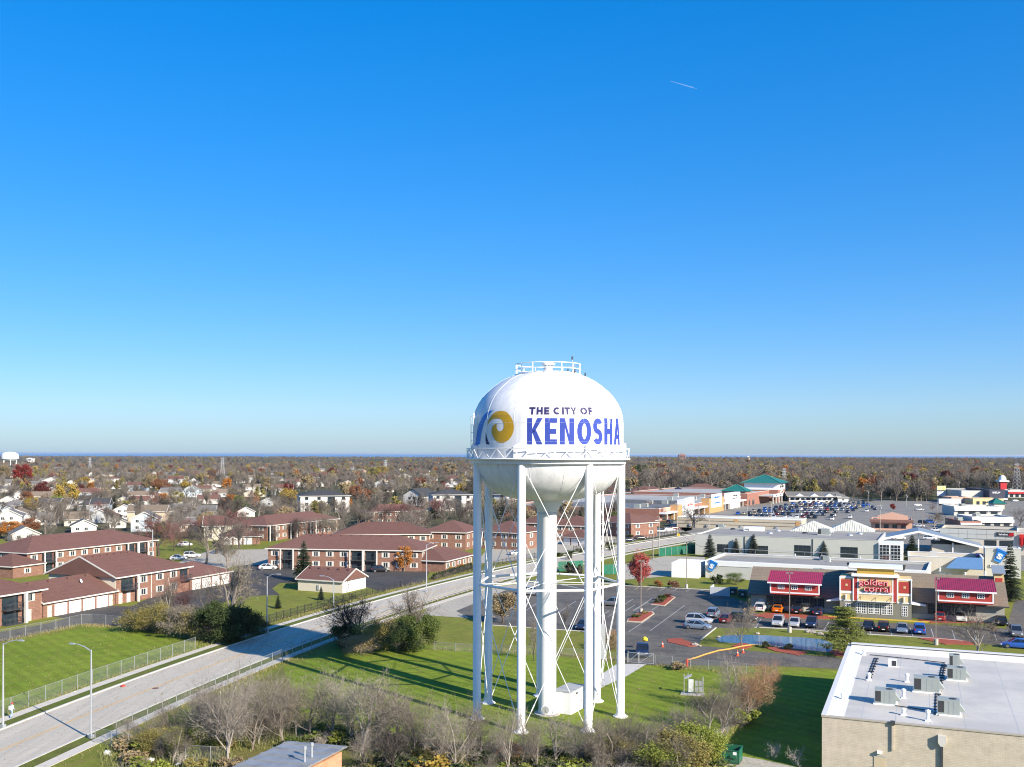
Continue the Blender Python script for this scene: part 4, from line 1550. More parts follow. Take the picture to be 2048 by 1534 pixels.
B = Bld('apartment_building', 'two storey brick apartment house at the left edge with a red shrub by its porch', 'apartment building', row_o(-12), RA, 29.5, 17, 'brick apartment buildings with brown roofs')
B.wall(5.4, M['brick'])
B.hip(5.4, 3.6, M['roofbrown'], 0.7, rhip=True)
for s in (14.5, 18.0):
 for z in (0.95, 3.5):
  B.win('f', s, z, 1.3, 1.3, 2, 1, None, M['trim'])
B.balcony(22.6, 2.75, 3.6)
B.balcony(22.6, 0.15, 3.6)
B.post(24.9, -1.2, 5.3, 0.5)
B.win('f', 26.8, 3.5, 1.2, 1.4, 2, 1, None, M['trim'])
B.door('f', 26.6, 1.0, 2.1, M['cream'])
B = Bld('garage_row', 'low brick garage row with four white doors beside the black drive', 'garage', row_o(17.8), RA, 17.6, 13, 'brown roofed garages')
B.wall(2.8, M['brick'])
B.hip(2.8, 3.2, M['roofbrown'], 0.5, lhip=False, rhip=False, vents=4)
B.door('f', 1.4, 1.0, 2.1, M['cream'])
for i in range(4):
 B.gdoor('f', 4.0 + 3.4 * i, 2.9)
B.door('f', 16.4, 0.95, 2.1, M['cream'])
B.gable_wall(2.8, 3.2, M['cream'], 'l')
dish = MB().tube([(12.5, 4.0, 4.3), (12.5, 3.9, 5.0)], 0.04, 6).build('dish_mast', M['galv'], B.t)
mb = MB().lathe([(0.0, 0.0), (0.25, 0.04), (0.42, 0.14)], 16)
mb.build('satellite_dish', M['white'], dish, loc=(12.5, 3.8, 5.1), rot=(R(70), 0, R(20)))
B = Bld('apartment_building', 'two storey brick apartment house with a tall cream gable above the garages', 'apartment building', row_o(35.6), RA, 21.5, 17.5, 'brick apartment buildings with brown roofs')
B.wall(5.4, M['brick'])
B.hip(5.4, 3.9, M['roofbrown'], 0.7, lhip=False, rhip=True, vents=7)
B.gable_wall(5.4, 3.9, M['cream'], 'l')
MB().box(-0.06, 0, 0, 17.5, 2.6, 5.4).build('siding', M['cream'], B.t)
B.balcony(3.0, 2.75, 3.4)
B.door('f', 1.2, 1.0, 2.1, M['cream'])
B.door('f', 3.4, 1.0, 2.1)
B.post(4.9, -1.2, 5.3, 0.35)
for s in (7.6, 12.4, 16.6):
 for z in (0.95, 3.5):
  B.win('f', s, z, 1.4, 1.35, 2, 1, None, M['trim'])
MB().box(9.8, 9.95, -0.12, 0, 0, 5.2).build('downspout', M['trim'], B.t)
B.balcony(19.8, 2.75, 2.6)
B = Bld('garage_row', 'low brick garage row with white doors partly behind the bare hedge tree', 'garage', row_o(57.6), RA, 14, 12, 'brown roofed garages')
B.wall(2.8, M['brick'])
B.hip(2.8, 2.6, M['roofbrown'], 0.5)
for i in range(4):
 B.gdoor('f', 2.0 + 3.3 * i, 2.8)
# ---- the long block behind that row
B = apartment('long two storey brick apartment block with one unbroken brown roof', (54.7, 1106), (312, 1079.5), 5.4, 17, 3.3, balc=(1, 8, 9), ends='l', vents=0)
B = Bld('brick_annexe', 'low hipped brick annexe with one white framed window beside a red shrub', 'annexe', (at(26, 1133, 2.9).x, at(26, 1133, 2.9).y), RA, 9, 11)
B.wall(2.9, M['brick'])
B.hip(2.9, 2.6, M['roofbrown'], 0.5)
B.win('f', 4.2, 0.9, 1.2, 1.2, 2, 1, None, M['trim'])
B.win('l', 5, 0.9, 1.2, 1.2, 2, 1, None, M['trim'])
# ---- the middle group
apartment('two storey brick apartment house behind the spruce and the orange tree', (536, 1096), (842, 1101), 5.4, 16, 3.2, balc=(1, 6, 7), ends='lr', vents=9)
apartment('brown hipped apartment roof rising just behind the middle apartment house', (668, 1068), (858, 1068), 5.4, 16, 3.2, ends='r', vents=5)
apartment('brick apartment house with a bare red wall left of the tower legs', (847, 1063), (931, 1065), 5.6, 17, 3.3, ends='r', windows=True)
B = apartment('low hipped brick house with yellow shrubs beside the street', (890, 1122), (945, 1108.5), 2.9, 12, 2.5, name='brick_house', group=None)
B = apartment('two storey brick apartment house with corner balconies behind the yard', (534, 1051), (676, 1037), 5.4, 15, 3.0, balc=(0, 3, 6), ends='l')
o, ang, L = frame((444, 1074), (520, 1072), 2.7)
B = Bld('garage_row', 'low garage row with cream doors behind the grey bare trees', 'garage', o, ang, L, 9, 'brown roofed garages')
B.wall(2.7, M['brick'])
B.hip(2.7, 2.4, M['roofbrown'], 0.5)
for i in range(int(L / 3.2)):
 B.gdoor('f', 1.8 + 3.2 * i, 2.7)
apartment('brown gabled apartment roof left of the corner balconies', (408, 1052), (482, 1051), 5.0, 13, 3.2, lhip=False, wall='cream', ends='l')
apartment('long low brick apartment house among bare trees before the white apartments', (736, 1024), (852, 1021), 5.4, 14, 2.8)
# ---- cream shed with white gable by the mown lawn
o, ang, L = frame((596, 1157), (685, 1162.5), 2.6)
B = Bld('garden_garage', 'cream garage with brown roof and white gable beside the lawn', 'garage', o, ang, L, 9.4)
B.wall(2.6, M['cream'])
B.hip(2.6, 2.3, M['roofbrown'], 0.45, lhip=False, rhip=False, vents=5)
B.gable_wall(2.6, 2.3, WALLC['white'], 'r')
B.gable_wall(2.6, 2.3, M['cream'], 'l')
MB().box(B.L, B.L + 0.05, 0, 9.4, 0, 2.6).build('siding', WALLC['white'], B.t)
mb = MB().box(5.1, 5.6, -0.18, 0, 0.4, 1.5).build('meter_box', M['galv'], B.t)
# ---- apartments and garages behind the tower
apartment('brown roofed apartment house seen between the left tower legs', (955, 1062), (1040, 1066), 5.4, 15, 3.2, ends='r')
apartment('brown roofed apartment house directly behind the tower riser', (1040, 1045), (1108, 1047), 5.4, 15, 3.2)
apartment('brown roofed apartment house right of the tower riser', (1108, 1050), (1178, 1052), 5.2, 14, 3.2, ends='r')
apartment('brown roofed apartment house between the right tower legs', (1195, 1042), (1262, 1047), 5.2, 14, 3.2, ends='r')
for k, (a, b_, lab) in enumerate([((1125, 1073), (1172, 1076), 'garage row with a white door behind the tower ladder leg'), ((1243, 1051), (1284, 1047.5), 'garage row with white doors nearer of the two right of the tower'),
         ((1284, 1044), (1320, 1039), 'garage row with white doors farther of the two right of the tower')]):
 o, ang, L = frame(a, b_, 2.7)
 B = Bld('garage_row', 'brown roofed ' + lab, 'garage', o, ang, L, 8, 'brown roofed garages')
 B.wall(2.7, M['brick'])
 B.hip(2.7, 2.4, M['roofbrown'], 0.5)
 for i in range(int(L / 3.1)):
  B.gdoor('f', 1.7 + 3.1 * i, 2.6)
# ---- white three storey apartments
for lab, a, b_, ends in (('white three storey apartment block left of the orange tree', (601, 992), (699, 991), 'l'),
       ('white three storey apartment block with dark roof left of the tower', (866, 989.5), (946, 989), 'l'),
       ('white three storey apartment block end seen between the left tower legs', (975, 988), (1014, 989), 'r')):
 o, ang, L = frame(a, b_, 8.6)
 B = Bld('white_apartments', lab, 'apartment building', o, ang, L, 18, 'white three storey apartments')
 B.wall(8.6, WALLC['white'])
 B.hip(8.6, 2.6, ROOFC['dark'], 0.8)
 n = int(L / 5)
 for i in range(n):
  s = L * (i + 0.5) / n
  for k in range(3):
   if i % 4 == 2:
    B.balcony(s, 0.3 + 2.8 * k, 4.0)
   else:
    B.win('f', s, 0.9 + 2.8 * k, 1.7, 1.5, 2, 1, M['slat'])
 for i in range(2):
  for k in range(3):
   B.win(ends, 5 + 8 * i, 0.9 + 2.8 * k, 1.5, 1.4, 2, 1, M['slat'])
o, ang, L = frame((806, 990), (844, 991), 6.0)
B = Bld('white_apartments', 'white gable end house with two dark windows beside the bare trees', 'apartment building', o, ang, L, 16, 'white three storey apartments')
B.wall(6.0, WALLC['white'])
mb = MB()
mb.slab([(-0.8, -0.6, 5.9), (L / 2, -0.6, 10.0), (L / 2, -0.6, 9.6), (-0.8, -0.6, 5.5)], (0, 17, 0))
mb.slab([(L + 0.8, -0.6, 5.9), (L / 2, -0.6, 10.0), (L / 2, -0.6, 9.6), (L + 0.8, -0.6, 5.5)], (0, 17, 0))
mb.build('roof', ROOFC['dark'], B.t)
MB().slab([(0, 0, 6.0), (L, 0, 6.0), (L / 2, 0, 9.6)], (0, 15, 0)).build('gable', WALLC['white'], B.t)
for s in (L * 0.35, L * 0.6):
 B.win('f', s, 3.6, 1.7, 1.5, 2, 1, M['slat'])
 B.win('f', s, 0.9, 1.7, 1.5, 2, 1, M['slat'])

# houses of the suburb
def house(label, px, py, wpx, depth, wall, roof, storeys=1, face='gable', rot=0.0, ze=None, wins=2, chimney=False):
 """px, py: foot of the house's middle; wpx: width seen in the photograph; face: which side looks at the street"""
 c = at(px, py)
 w = max(6.0, wpx * c.y / FOC)
 ze = ze or (2.7 if storeys == 1 else 5.0)
 ang = rot + math.atan2(-c.x, c.y) * 0.6
 o = (c.x - w / 2 * math.cos(ang), c.y - w / 2 * math.sin(ang))
 B = Bld('house', label, 'house', o, ang, w, depth, 'houses of the suburb')
 B.wall(ze, WALLC[wall])
 rise = min(3.2, (w if face == 'gable' else depth) * 0.27)
 if face == 'gable':
  mb = MB()
  for sg in (0, 1):
   x0 = -0.5 if sg == 0 else w + 0.5
   mb.slab([(x0, -0.5, ze - 0.15), (w / 2, -0.5, ze + rise), (w / 2, -0.5, ze + rise - 0.25), (x0, -0.5, ze - 0.4)], (0, depth + 1.0, 0))
  mb.build('roof', ROOFC[roof], B.t)
  MB().slab([(0, 0.01, ze), (w, 0.01, ze), (w / 2, 0.01, ze + rise - 0.28)], (0, depth - 0.1, 0)).build('gable', WALLC[wall], B.t)
  f = MB()
  for x0 in (-0.5, w + 0.5):
   f.beam((x0, -0.53, ze - 0.25), (w / 2, -0.53, ze + rise - 0.1), 0.06, 0.28)
  f.build('bargeboard', M['trim'], B.t)
 else:
  B.hip(ze, rise, ROOFC[roof], 0.5, lhip=(face == 'hip'), rhip=(face == 'hip'))
  if face != 'hip':
   B.gable_wall(ze, rise, WALLC[wall], 'l')
   B.gable_wall(ze, rise, WALLC[wall], 'r')
 for i in range(wins):
  s = w * (i + 0.7) / (wins + 0.9)
  B.win('f', s, 0.95, 1.3, 1.2, 2, 1)
  if storeys > 1:
   B.win('f', s, 3.4, 1.3, 1.2, 2, 1)
 B.door('f', w * 0.86, 0.95, 2.05, M['cream'])
 B.win('l', depth * 0.5, 0.95, 1.2, 1.2, 2, 1)
 if chimney:
  MB().box(w * 0.3, w * 0.3 + 0.8, depth * 0.5, depth * 0.5 + 0.8, ze, ze + rise + 1.0).build('chimney', WALLC['brick'], B.t)
 return B

# houses one can pick out in the photograph
HOUSES = [
 ('white gabled house with a dark window beside orange shrubs at the left edge', 18, 1057, 46, 12, 'white', 'grey', 2, 'gable', 0.1),
 ('low grey roofed house with white gable above the long brown roof', 52, 1083, 50, 12, 'white', 'grey', 1, 'gable', 0.3),
 ('pale house with a wide white garage gable behind the long brown roof', 168, 1066, 46, 10, 'white', 'grey', 1, 'gable', 0.2),
 ('cream low house with tan roof behind the long brown roof', 152, 1052, 44, 11, 'cream', 'tan', 1, 'side', 0.1),
 ('pale blue two storey house with plain side wall beside the dark bare tree', 288, 1063, 50, 11, 'blue', 'grey', 2, 'gable', 0.0),
 ('white gabled house in front of the blue green spruce', 248, 1040, 34, 10, 'white', 'dark', 2, 'gable', 0.1),
 ('small white garage in front of the white gabled house by the spruce', 235, 1056, 20, 8, 'white', 'grey', 1, 'gable', 0.1),
 ('blue grey house with charcoal roof right of the yellow tree', 199, 1030, 34, 11, 'blue', 'dark', 2, 'side', 0.0),
 ('white gabled house between the yellow tree and the spruce', 226, 1021, 24, 10, 'white', 'dark', 1, 'gable', 0.1),
 ('white house with brown roof and broad front gable above the spruce', 298, 1020, 36, 10, 'white', 'brown', 1, 'gable', 0.0),
 ('white house with red brown roof behind a row of bare trees', 278, 1012, 36, 11, 'cream', 'brown', 1, 'side', 0.0),
 ('long low grey roofed house left of the maroon tree', 350, 1030, 60, 10, 'white', 'grey', 1, 'side', 0.05),
 ('white garage gable in front of the long low grey roofed house', 372, 1035, 24, 9, 'white', 'grey', 1, 'gable', 0.05),
 ('cream low house with grey roof beside the maroon tree', 412, 1034, 34, 10, 'cream', 'grey', 1, 'side', 0.0),
 ('grey shed with cream door behind the bare trees left of the balconies', 376, 1063, 34, 9, 'cream', 'grey', 1, 'side', 0.0),
 ('white gabled house with grey roof right of the long low house', 382, 1016, 26, 10, 'white', 'grey', 1, 'gable', 0.0),
 ('low pale house with brown roof under the orange yellow tree', 416, 1008, 42, 10, 'white', 'brown', 1, 'side', 0.0),
 ('white house with two gables near the middle of the suburb', 352, 1011, 24, 10, 'white', 'grey', 1, 'gable', 0.0),
 ('cream gabled house behind the yellow tree and bare trees', 246, 1008, 20, 10, 'cream', 'grey', 1, 'gable', 0.1),
 ('tan house with a white chimney on the left', 100, 985, 18, 9, 'tan', 'brown', 2, 'side', 0.0),
 ('long low white house behind the yellow tree', 212, 978, 60, 10, 'white', 'brown', 1, 'side', 0.0),
 ('white house with charcoal roof and upper gable in the middle distance', 388, 975, 28, 10, 'white', 'dark', 2, 'gable', 0.0),
 ('brown roofed low house behind a brown fence near the orange tree', 402, 985, 36, 10, 'cream', 'brown', 1, 'side', 0.0),
 ('white gabled house end right of the brown fenced house', 424, 984, 22, 10, 'white', 'brown', 1, 'gable', 0.0),
 ('pale house with double grey gables in the middle distance', 278, 956, 34, 11, 'grey', 'dark', 1, 'gable', 0.0),
 ('white two storey house beside the double gabled pale house', 328, 957, 40, 11, 'white', 'grey', 2, 'side', 0.0),
 ('white house with tan roof beside the double gabled pale house', 308, 957, 22, 10, 'white', 'tan', 2, 'gable', 0.0),
 ('row house with white front near the tall dark conifers', 150, 956, 44, 10, 'white', 'grey', 1, 'side', 0.0),
 ('small white house left of the red tree', 70, 960, 14, 9, 'white', 'grey', 1, 'gable', 0.0),
 ('low pale house in front of the red tree', 74, 967, 30, 9, 'white', 'grey', 1, 'side', 0.0),
 ('long white carport house at the left edge', 14, 985, 44, 9, 'white', 'grey', 1, 'side', 0.0),
 ('white gabled house below the carport house at the left edge', 15, 1010, 32, 10, 'white', 'grey', 1, 'gable', 0.15),
 ('low white house beneath the yellow green trees at the left', 95, 1050, 36, 9, 'white', 'grey', 1, 'side', 0.1),
 ('white gabled house right below the white apartments', 612, 1015, 26, 9, 'white', 'tan', 1, 'gable', -0.1),
 ('low white wing beside the gabled house below the white apartments', 640, 1022, 34, 9, 'white', 'tan', 1, 'side', -0.1),
 ('pale gabled house left of the yellow tree in the middle', 535, 1013, 30, 10, 'grey', 'tan', 1, 'gable', 0.0),
 ('small house with charcoal roof at the left of the brown apartment roofs', 492, 1034, 34, 10, 'white', 'dark', 1, 'gable', 0.1),
 ('salmon gabled hall far behind the yellow trees', 722, 949, 28, 20, 'pink', 'redbrown', 2, 'gable', 0.0),
 ('brick long low school wing with flat brown roof', 660, 953, 80, 16, 'brick', 'redbrown', 1, 'side', 0.0),
 ('white gabled house beside the brick school wing', 676, 957, 16, 9, 'white', 'grey', 1, 'gable', 0.0),
 ('red roofed low house left of the brick school wing', 592, 965, 30, 10, 'tan', 'redbrown', 1, 'side', 0.0),
 ('white gabled house in bare trees below the salmon hall', 640, 973, 14, 9, 'white', 'grey', 1, 'gable', 0.0),
 ('grey roofed long house left of the white gable end house', 772, 984, 34, 12, 'white', 'dark', 1, 'side', 0.0),
 ('white house peeking behind the left tower leg', 918, 958, 18, 10, 'white', 'grey', 1, 'gable', 0.0),
 ('white gabled cottage by the dark conifers left of the chimney', 476, 950, 18, 9, 'white', 'grey', 1, 'gable', 0.0),
 ('long white hall beyond the yellow tree', 560, 951, 40, 12, 'white', 'grey', 1, 'side', 0.0),
]
for h_ in HOUSES:
 house(*h_)
# the rest of the streets behind, filling the gaps between the trees
rng = random.Random(77)
names_w = ['white', 'white', 'white', 'cream', 'grey', 'tan', 'blue']
names_r = ['grey', 'grey', 'brown', 'dark', 'tan', 'redbrown']
RANDH = []
taken = [(h_[1], h_[2]) for h_ in HOUSES]
for row, py in enumerate((1046, 1030, 1020, 1010, 1001, 993, 986, 980, 974, 968, 962, 957, 952, 947, 943, 939)):
 x = rng.uniform(-10, 40)
 while x < 1000:
  yy = py + rng.uniform(-2, 2)
  sp = (py - HZ) * 0.55
  if all(abs(x - a) > 24 * (py - HZ) / 90 + 6 or abs(yy - b_) > 7 for a, b_ in taken) and not (430 < x and py > 1000) and not (570 < x < 960 and 978 < py):
   RANDH.append((x, yy, row))
   taken.append((x, yy))
  x += sp + rng.uniform(4, 30)
RANDH = RANDH[:]
count = {}
wordw = {'white': 'white', 'cream': 'cream', 'grey': 'grey', 'tan': 'tan', 'blue': 'pale blue'}
for (x, y, row) in RANDH:
 w, r_ = rng.choice(names_w), rng.choice(names_r)
 fc = rng.choice(['gable', 'side', 'side', 'hip'])
 lab = '%s house with %s %s roof' % (wordw[w], {'redbrown': 'red brown', 'dark': 'charcoal'}.get(r_, r_), {'gable': 'front gable', 'side': 'ridged', 'hip': 'hipped'}[fc])
 B = house(lab, x, y, rng.uniform(12, 17) * FOC / at(x, y).y, rng.uniform(8, 11), w, r_, 1 if rng.random() < 0.7 else 2, fc, rng.uniform(-0.15, 0.15), wins=2 if row < 9 else 1)
 B.t['auto'] = 1

# shops and halls on the right
def text3d(body, h, m, parent, loc, rot=(R(90), 0, 0), width=None, ext=0.04, name='lettering', off=0.0):
 """raised lettering standing in the x-z plane of its parent"""
 cu = bpy.data.curves.new(name, 'FONT')
 cu.body = body
 cu.align_x = 'CENTER'
 cu.size = 1.0
 cu.extrude = ext
 cu.offset = off
 cu.resolution_u = 4
 tmp = bpy.data.objects.new('tmp_text', cu)
 C.objects.link(tmp)
 dg = bpy.context.evaluated_depsgraph_get()
 me = bpy.data.meshes.new_from_object(tmp.evaluated_get(dg))
 bpy.data.objects.remove(tmp)
 bpy.data.curves.remove(cu)
 me.name = name
 co = np.empty(len(me.vertices) * 3, dtype=np.float32)
 me.vertices.foreach_get('co', co)
 co = co.reshape(-1, 3)
 x0, x1, y0, y1 = co[:, 0].min(), co[:, 0].max(), co[:, 1].min(), co[:, 1].max()
 k = h / (y1 - y0)
 kx = width / (x1 - x0) if width else k
 co[:, 0] = (co[:, 0] - (x0 + x1) / 2) * kx
 co[:, 1] = (co[:, 1] - y0) * k
 me.vertices.foreach_set('co', co.ravel())
 me.materials.clear()
 me.materials.append(m)
 return put(name, me, parent, loc, rot=rot)

def scribble(w, h, m, parent, loc, seed, rz=0.0, name='lettering'):
 """far lettering too small to read in the photograph: short strokes of the same size"""
 r = random.Random(seed)
 mb = MB()
 x = -w / 2
 while x < w / 2 - 0.1:
  bw = h * r.uniform(0.35, 0.75)
  t = h * 0.2
  mb.box(x, x + t, -0.05, 0, 0, h * r.choice((0.7, 1.0)))
  if r.random() < 0.8:
   zz = h * r.choice((0, 0.35, 0.55))
   mb.box(x + t, x + bw, -0.05, 0, zz, zz + t)
  if r.random() < 0.5:
   mb.box(x + bw - t, x + bw, -0.048, 0, 0, h * 0.65)
  x += bw + h * 0.22
 return mb.build(name, m, parent, loc=loc, rz=rz)

m_pale = mat('pale_grey_block', (0.50, 0.50, 0.455), 0.7, 0.05, 0.5)
m_creamblock = mat('cream_block', (0.58, 0.53, 0.44), 0.8, 0.07, 1.5)
m_rred = mat('barn_red_boards', (0.40, 0.045, 0.035), 0.6, 0.08, 1.0)
m_rtan = mat('straw_boards', (0.62, 0.48, 0.24), 0.7, 0.06, 1.0)
m_rgold = mat('ochre_boards', (0.42, 0.27, 0.04), 0.7, 0.06, 1.0)
m_rgrey = mat('olive_grey_block', (0.20, 0.195, 0.155), 0.8, 0.06, 1.0)
m_metalred = mat('crimson_metal_roof', (0.34, 0.035, 0.075), 0.4, 0.05, 1.0)
m_green = mat('green_metal_roof', (0.02, 0.15, 0.12), 0.45, 0.08, 1.0)
m_creammetal = mat('cream_metal_roof', (0.62, 0.60, 0.50), 0.45, 0.05, 1.0)
m_slate = mat('slate_metal_roof', (0.22, 0.26, 0.30), 0.45, 0.06, 1.0)
m_flat = mat('flat_roof_grey', (0.36, 0.355, 0.33), 0.85, 0.15, 0.25, spots=(0.08, (0.27, 0.265, 0.25)))
m_flatdark = mat('flat_roof_dark', (0.13, 0.14, 0.15), 0.85, 0.15, 0.25)
m_wred = mat('sign_red', (0.45, 0.012, 0.02), 0.45, 0.04)
m_wblue = mat('sign_blue', (0.01, 0.16, 0.52), 0.45, 0.05)
m_orange = mat('orange_tile', (0.50, 0.29, 0.12), 0.6, 0.05)
m_bfar = mat_brick('store_brick', (0.27, 0.11, 0.075), (0.33, 0.145, 0.10), (0.33, 0.25, 0.21), 0.8, 0.3)
m_tan = mat('tan_precast', (0.47, 0.41, 0.31), 0.8, 0.06, 0.4)
LABW = M['white']

def flat_box(B, h, wallm, roofm, par=0.35, x0=0, x1=None, y0=0, y1=None, trim=None, z0=-0.05):
 """walls with a parapet round a flat roof"""
 x1 = B.L if x1 is None else x1
 y1 = B.D if y1 is None else y1
 mb = MB()
 t = 0.3
 mb.box(x0, x1, y0, y0 + t, z0, h)
 mb.box(x0, x1, y1 - t, y1, z0, h)
 mb.box(x0, x0 + t, y0 + t, y1 - t, z0, h)
 mb.box(x1 - t, x1, y0 + t, y1 - t, z0, h)
 mb.build('wall', wallm, B.t)
 MB().box(x0 + t, x1 - t, y0 + t, y1 - t, h - par - 0.2, h - par).build('roof', roofm, B.t)
 if trim:
  e = 0.06
  c = MB()
  c.box(x0 - e, x1 + e, y0 - e, y0 + t + e, h, h + 0.14)
  c.box(x0 - e, x1 + e, y1 - t - e, y1 + e, h, h + 0.14)
  c.box(x0 - e, x0 + t + e, y0 + t + e, y1 - t - e, h, h + 0.14)
  c.box(x1 - t - e, x1 + e, y0 + t + e, y1 - t - e, h, h + 0.14)
  c.build('coping', trim, B.t)

def hvac(B, x, y, z, w=1.9, d=1.4, h=1.25, fan=True):
 """rooftop unit on a white kerb: case, grille, fan, hood"""
 def mk():
  a = MB().box(-w / 2, w / 2, -d / 2, d / 2, 0.12, h).mesh('rooftop_unit', M['duct'])
  k = MB().box(-w / 2 - 0.12, w / 2 + 0.15, -d / 2 - 0.12, d / 2 + 0.12, 0, 0.12).mesh('unit_kerb', M['white'])
  g = MB().box(-w / 2 + 0.08, -w / 2 + 0.08 + w * 0.26, -d / 2 - 0.02, -d / 2, 0.3, h - 0.12).mesh('grille', M['grille'])
  f = MB().lathe([(0.0, h + 0.03), (0.34, h + 0.03), (0.36, h)], 16, w * 0.2, 0).mesh('fan', M['grille'])
  hd = MB()
  hd.slab([(w / 2, -d * 0.35, h * 0.75), (w / 2 + 0.5, -d * 0.35, h * 0.3), (w / 2, -d * 0.35, h * 0.3)], (0, d * 0.7, 0))
  p = MB().box(0.0, 0.02, -d / 2 - 0.015, -d / 2 - 0.001, 0.2, h - 0.1)
  p.box(w * 0.22, w * 0.24, -d / 2 - 0.015, -d / 2 - 0.001, 0.2, h - 0.1)
  return a, k, g, f, hd.mesh('hood', M['duct']), p.mesh('panel_seam', M['galv'])
 ms = cached(('hvac', w, d, h), mk)
 o = put('rooftop_unit', ms[0], B.t, (x, y, z))
 for nme, me in zip(('unit_kerb', 'grille', 'fan', 'hood', 'panel_seam'), ms[1:]):
  put(nme, me, o)
 return o

def small_vent(B, x, y, z, h=0.7, r=0.16):
 def mk():
  mb = MB()
  mb.box(-0.24, 0.24, -0.24, 0.24, 0, 0.15)
  mb.lathe([(r, 0.15), (r, h * 0.7), (r * 1.5, h * 0.72), (r * 1.5, h * 0.9), (0, h)], 10)
  return mb.mesh('roof_vent', M['white'])
 return put('roof_vent', cached(('sv', h, r), mk), B.t, (x, y, z))

def loc_of(B, px, py, z):
 p = at(px, py, z)
 d = Vector((p.x - B.o[0], p.y - B.o[1]))
 c, s = math.cos(B.ang), math.sin(B.ang)
 return (d.x * c + d.y * s, -d.x * s + d.y * c)

# ---- restaurant
o, ang, L = frame((1494, 1186), (2018, 1213), 3.2)
RB_ = Bld('restaurant', 'long restaurant with grey brown roof, red dormers and tall sign front', 'restaurant', o, ang, L, 24)
B = RB_
m_rwall = mat('restaurant_wall', (0.34, 0.33, 0.29), 0.8, 0.06, 1.0)
B.wall(3.3, m_rwall, 0.6, L - 0.6, 1.0, 23.5)
mb = MB()
mb.slab([(0, 0, 3.1), (0, 8.6, 7.5), (0, 12.4, 5.6), (0, 23.8, 5.0), (0, 23.8, 3.1)], (L, 0, 0))
mb.build('roof', ROOFC['rest'], B.t)
MB().box(-0.05, L + 0.05, -0.08, 0.04, 2.92, 3.14).build('gutter', M['slat'], B.t)
MB().box(L * 0.02, L * 0.98, 0.9, 1.0, 0.0, 0.9).build('brick_base', m_creamblock, B.t)
for x0, n in ((4.2, 8), (33.0, 6)):
 for i in range(n):
  B.win('f', x0 + 1.35 * i, 1.0, 1.25, 1.75, 3, 3, M['slat'], y=0.98)
B.door('f', 2.6, 1.0, 2.1, M['galv'], y=0.98)

def dormer(pa, pb, lab):
 """shed dormer with ribbed crimson roof, red boards and three small windows"""
 za = 4.9
 xa, ya = loc_of(B, pa[0], pa[1], za)
 xb, yb = loc_of(B, pb[0], pb[1], za)
 w = xb - xa
 y = (ya + yb) / 2
 d = MB().box(xa, xb, y, y + 4.5, 3.6, za + 1.0).build('dormer', m_rred, B.t)
 mb = MB()
 mb.slab([(xa - 0.5, y - 0.6, za + 0.95), (xb + 0.5, y - 0.6, za + 0.95), (xb + 0.5, y + 4.6, za + 2.55), (xa - 0.5, y + 4.6, za + 2.55)], (0, 0, 0.12))
 n = int((w + 1) / 0.35)
 for i in range(n + 1):
  x = xa - 0.5 + (w + 1) * i / n
  mb.beam((x, y - 0.6, za + 1.1), (x, y + 4.6, za + 2.7), 0.05, 0.08)
 mb.build('dormer_roof', m_metalred, d)
 f = MB()
 f.box(xa - 0.55, xb + 0.55, y - 0.68, y - 0.6, za + 0.78, za + 1.05)
 f.box(xa - 0.1, xb + 0.1, y - 0.06, y, za - 1.05, za - 0.8)
 f.box(xa - 0.12, xa + 0.1, y - 0.06, y, za - 0.8, za + 0.8)
 f.box(xb - 0.1, xb + 0.12, y - 0.06, y, za - 0.8, za + 0.8)
 f.build('dormer_trim', M['white'], d)
 fm, gm_ = win_mesh(1.2, 0.85, 3, 2, M['white'])
 for i in range(3):
  wo_ = put('window', fm, d, (xa + w * (0.22 + 0.28 * i), y - 0.02, za - 0.3))
  # panes ride on the frame's own mesh level
  put('pane', gm_, d, (xa + w * (0.22 + 0.28 * i), y - 0.02, za - 0.3))

dormer((1541, 1174), (1638, 1178.5), '')
dormer((1877, 1190.5), (1986, 1195.5), '')
# tall front
xa, _ = loc_of(B, 1679, 1234, 0)
xb, _ = loc_of(B, 1823, 1239, 0)
xc0, _ = loc_of(B, 1706, 1235, 0)
xc1, _ = loc_of(B, 1795, 1237, 0)
YF = -1.6
front = MB().box(xa, xb, YF, 4.0, 0, 3.05).build('front', m_rgrey, B.t)
MB().box(xa, xb, YF + 0.05, 4.0, 3.05, 7.35).build('upper_front', m_rtan, B.t)
MB().box(xc0, xc1, YF - 0.12, 4.2, 3.0, 7.9).build('centre_front', m_rtan, B.t)
MB().box(xc0 + 0.6, xc1 - 0.6, YF + 1.4, 4.4, 7.9, 9.0).build('attic', m_rgold, B.t)
tr = MB()
tr.box(xc0 - 0.3, xc1 + 0.3, YF - 0.55, YF + 2.4, 7.6, 7.95)
tr.box(xc0 - 0.9, xc1 + 0.9, YF + 0.9, 5.0, 9.0, 9.35)
tr.box(xa - 0.1, xb + 0.1, YF - 0.02, YF + 0.5, 7.15, 7.4)
tr.box(xa - 0.05, xb + 0.05, YF - 0.03, YF + 0.4, 4.35, 4.75)
tr.box(xa - 0.05, xb + 0.05, YF - 0.03, YF + 0.4, 2.95, 3.15)
tr.box(xc0 + 0.7, xc1 - 0.7, YF - 0.2, YF, 4.35, 4.8)
for x in (xa - 0.06, xb - 0.14, xc0 - 0.08, xc1 - 0.12, xc0 + 0.72, xc1 - 0.92):
 tr.box(x, x + 0.2, YF - 0.17, YF + 0.3, 3.0, 7.3)
tr.build('trim', M['white'], B.t)
MB().box(xa + 0.2, xc0 - 0.2, YF - 0.01, YF + 0.06, 4.85, 6.9).build('red_panel', m_rred, B.t)
MB().box(xc1 + 0.2, xb - 0.2, YF - 0.01, YF + 0.06, 4.85, 6.9).build('red_panel', m_rred, B.t)
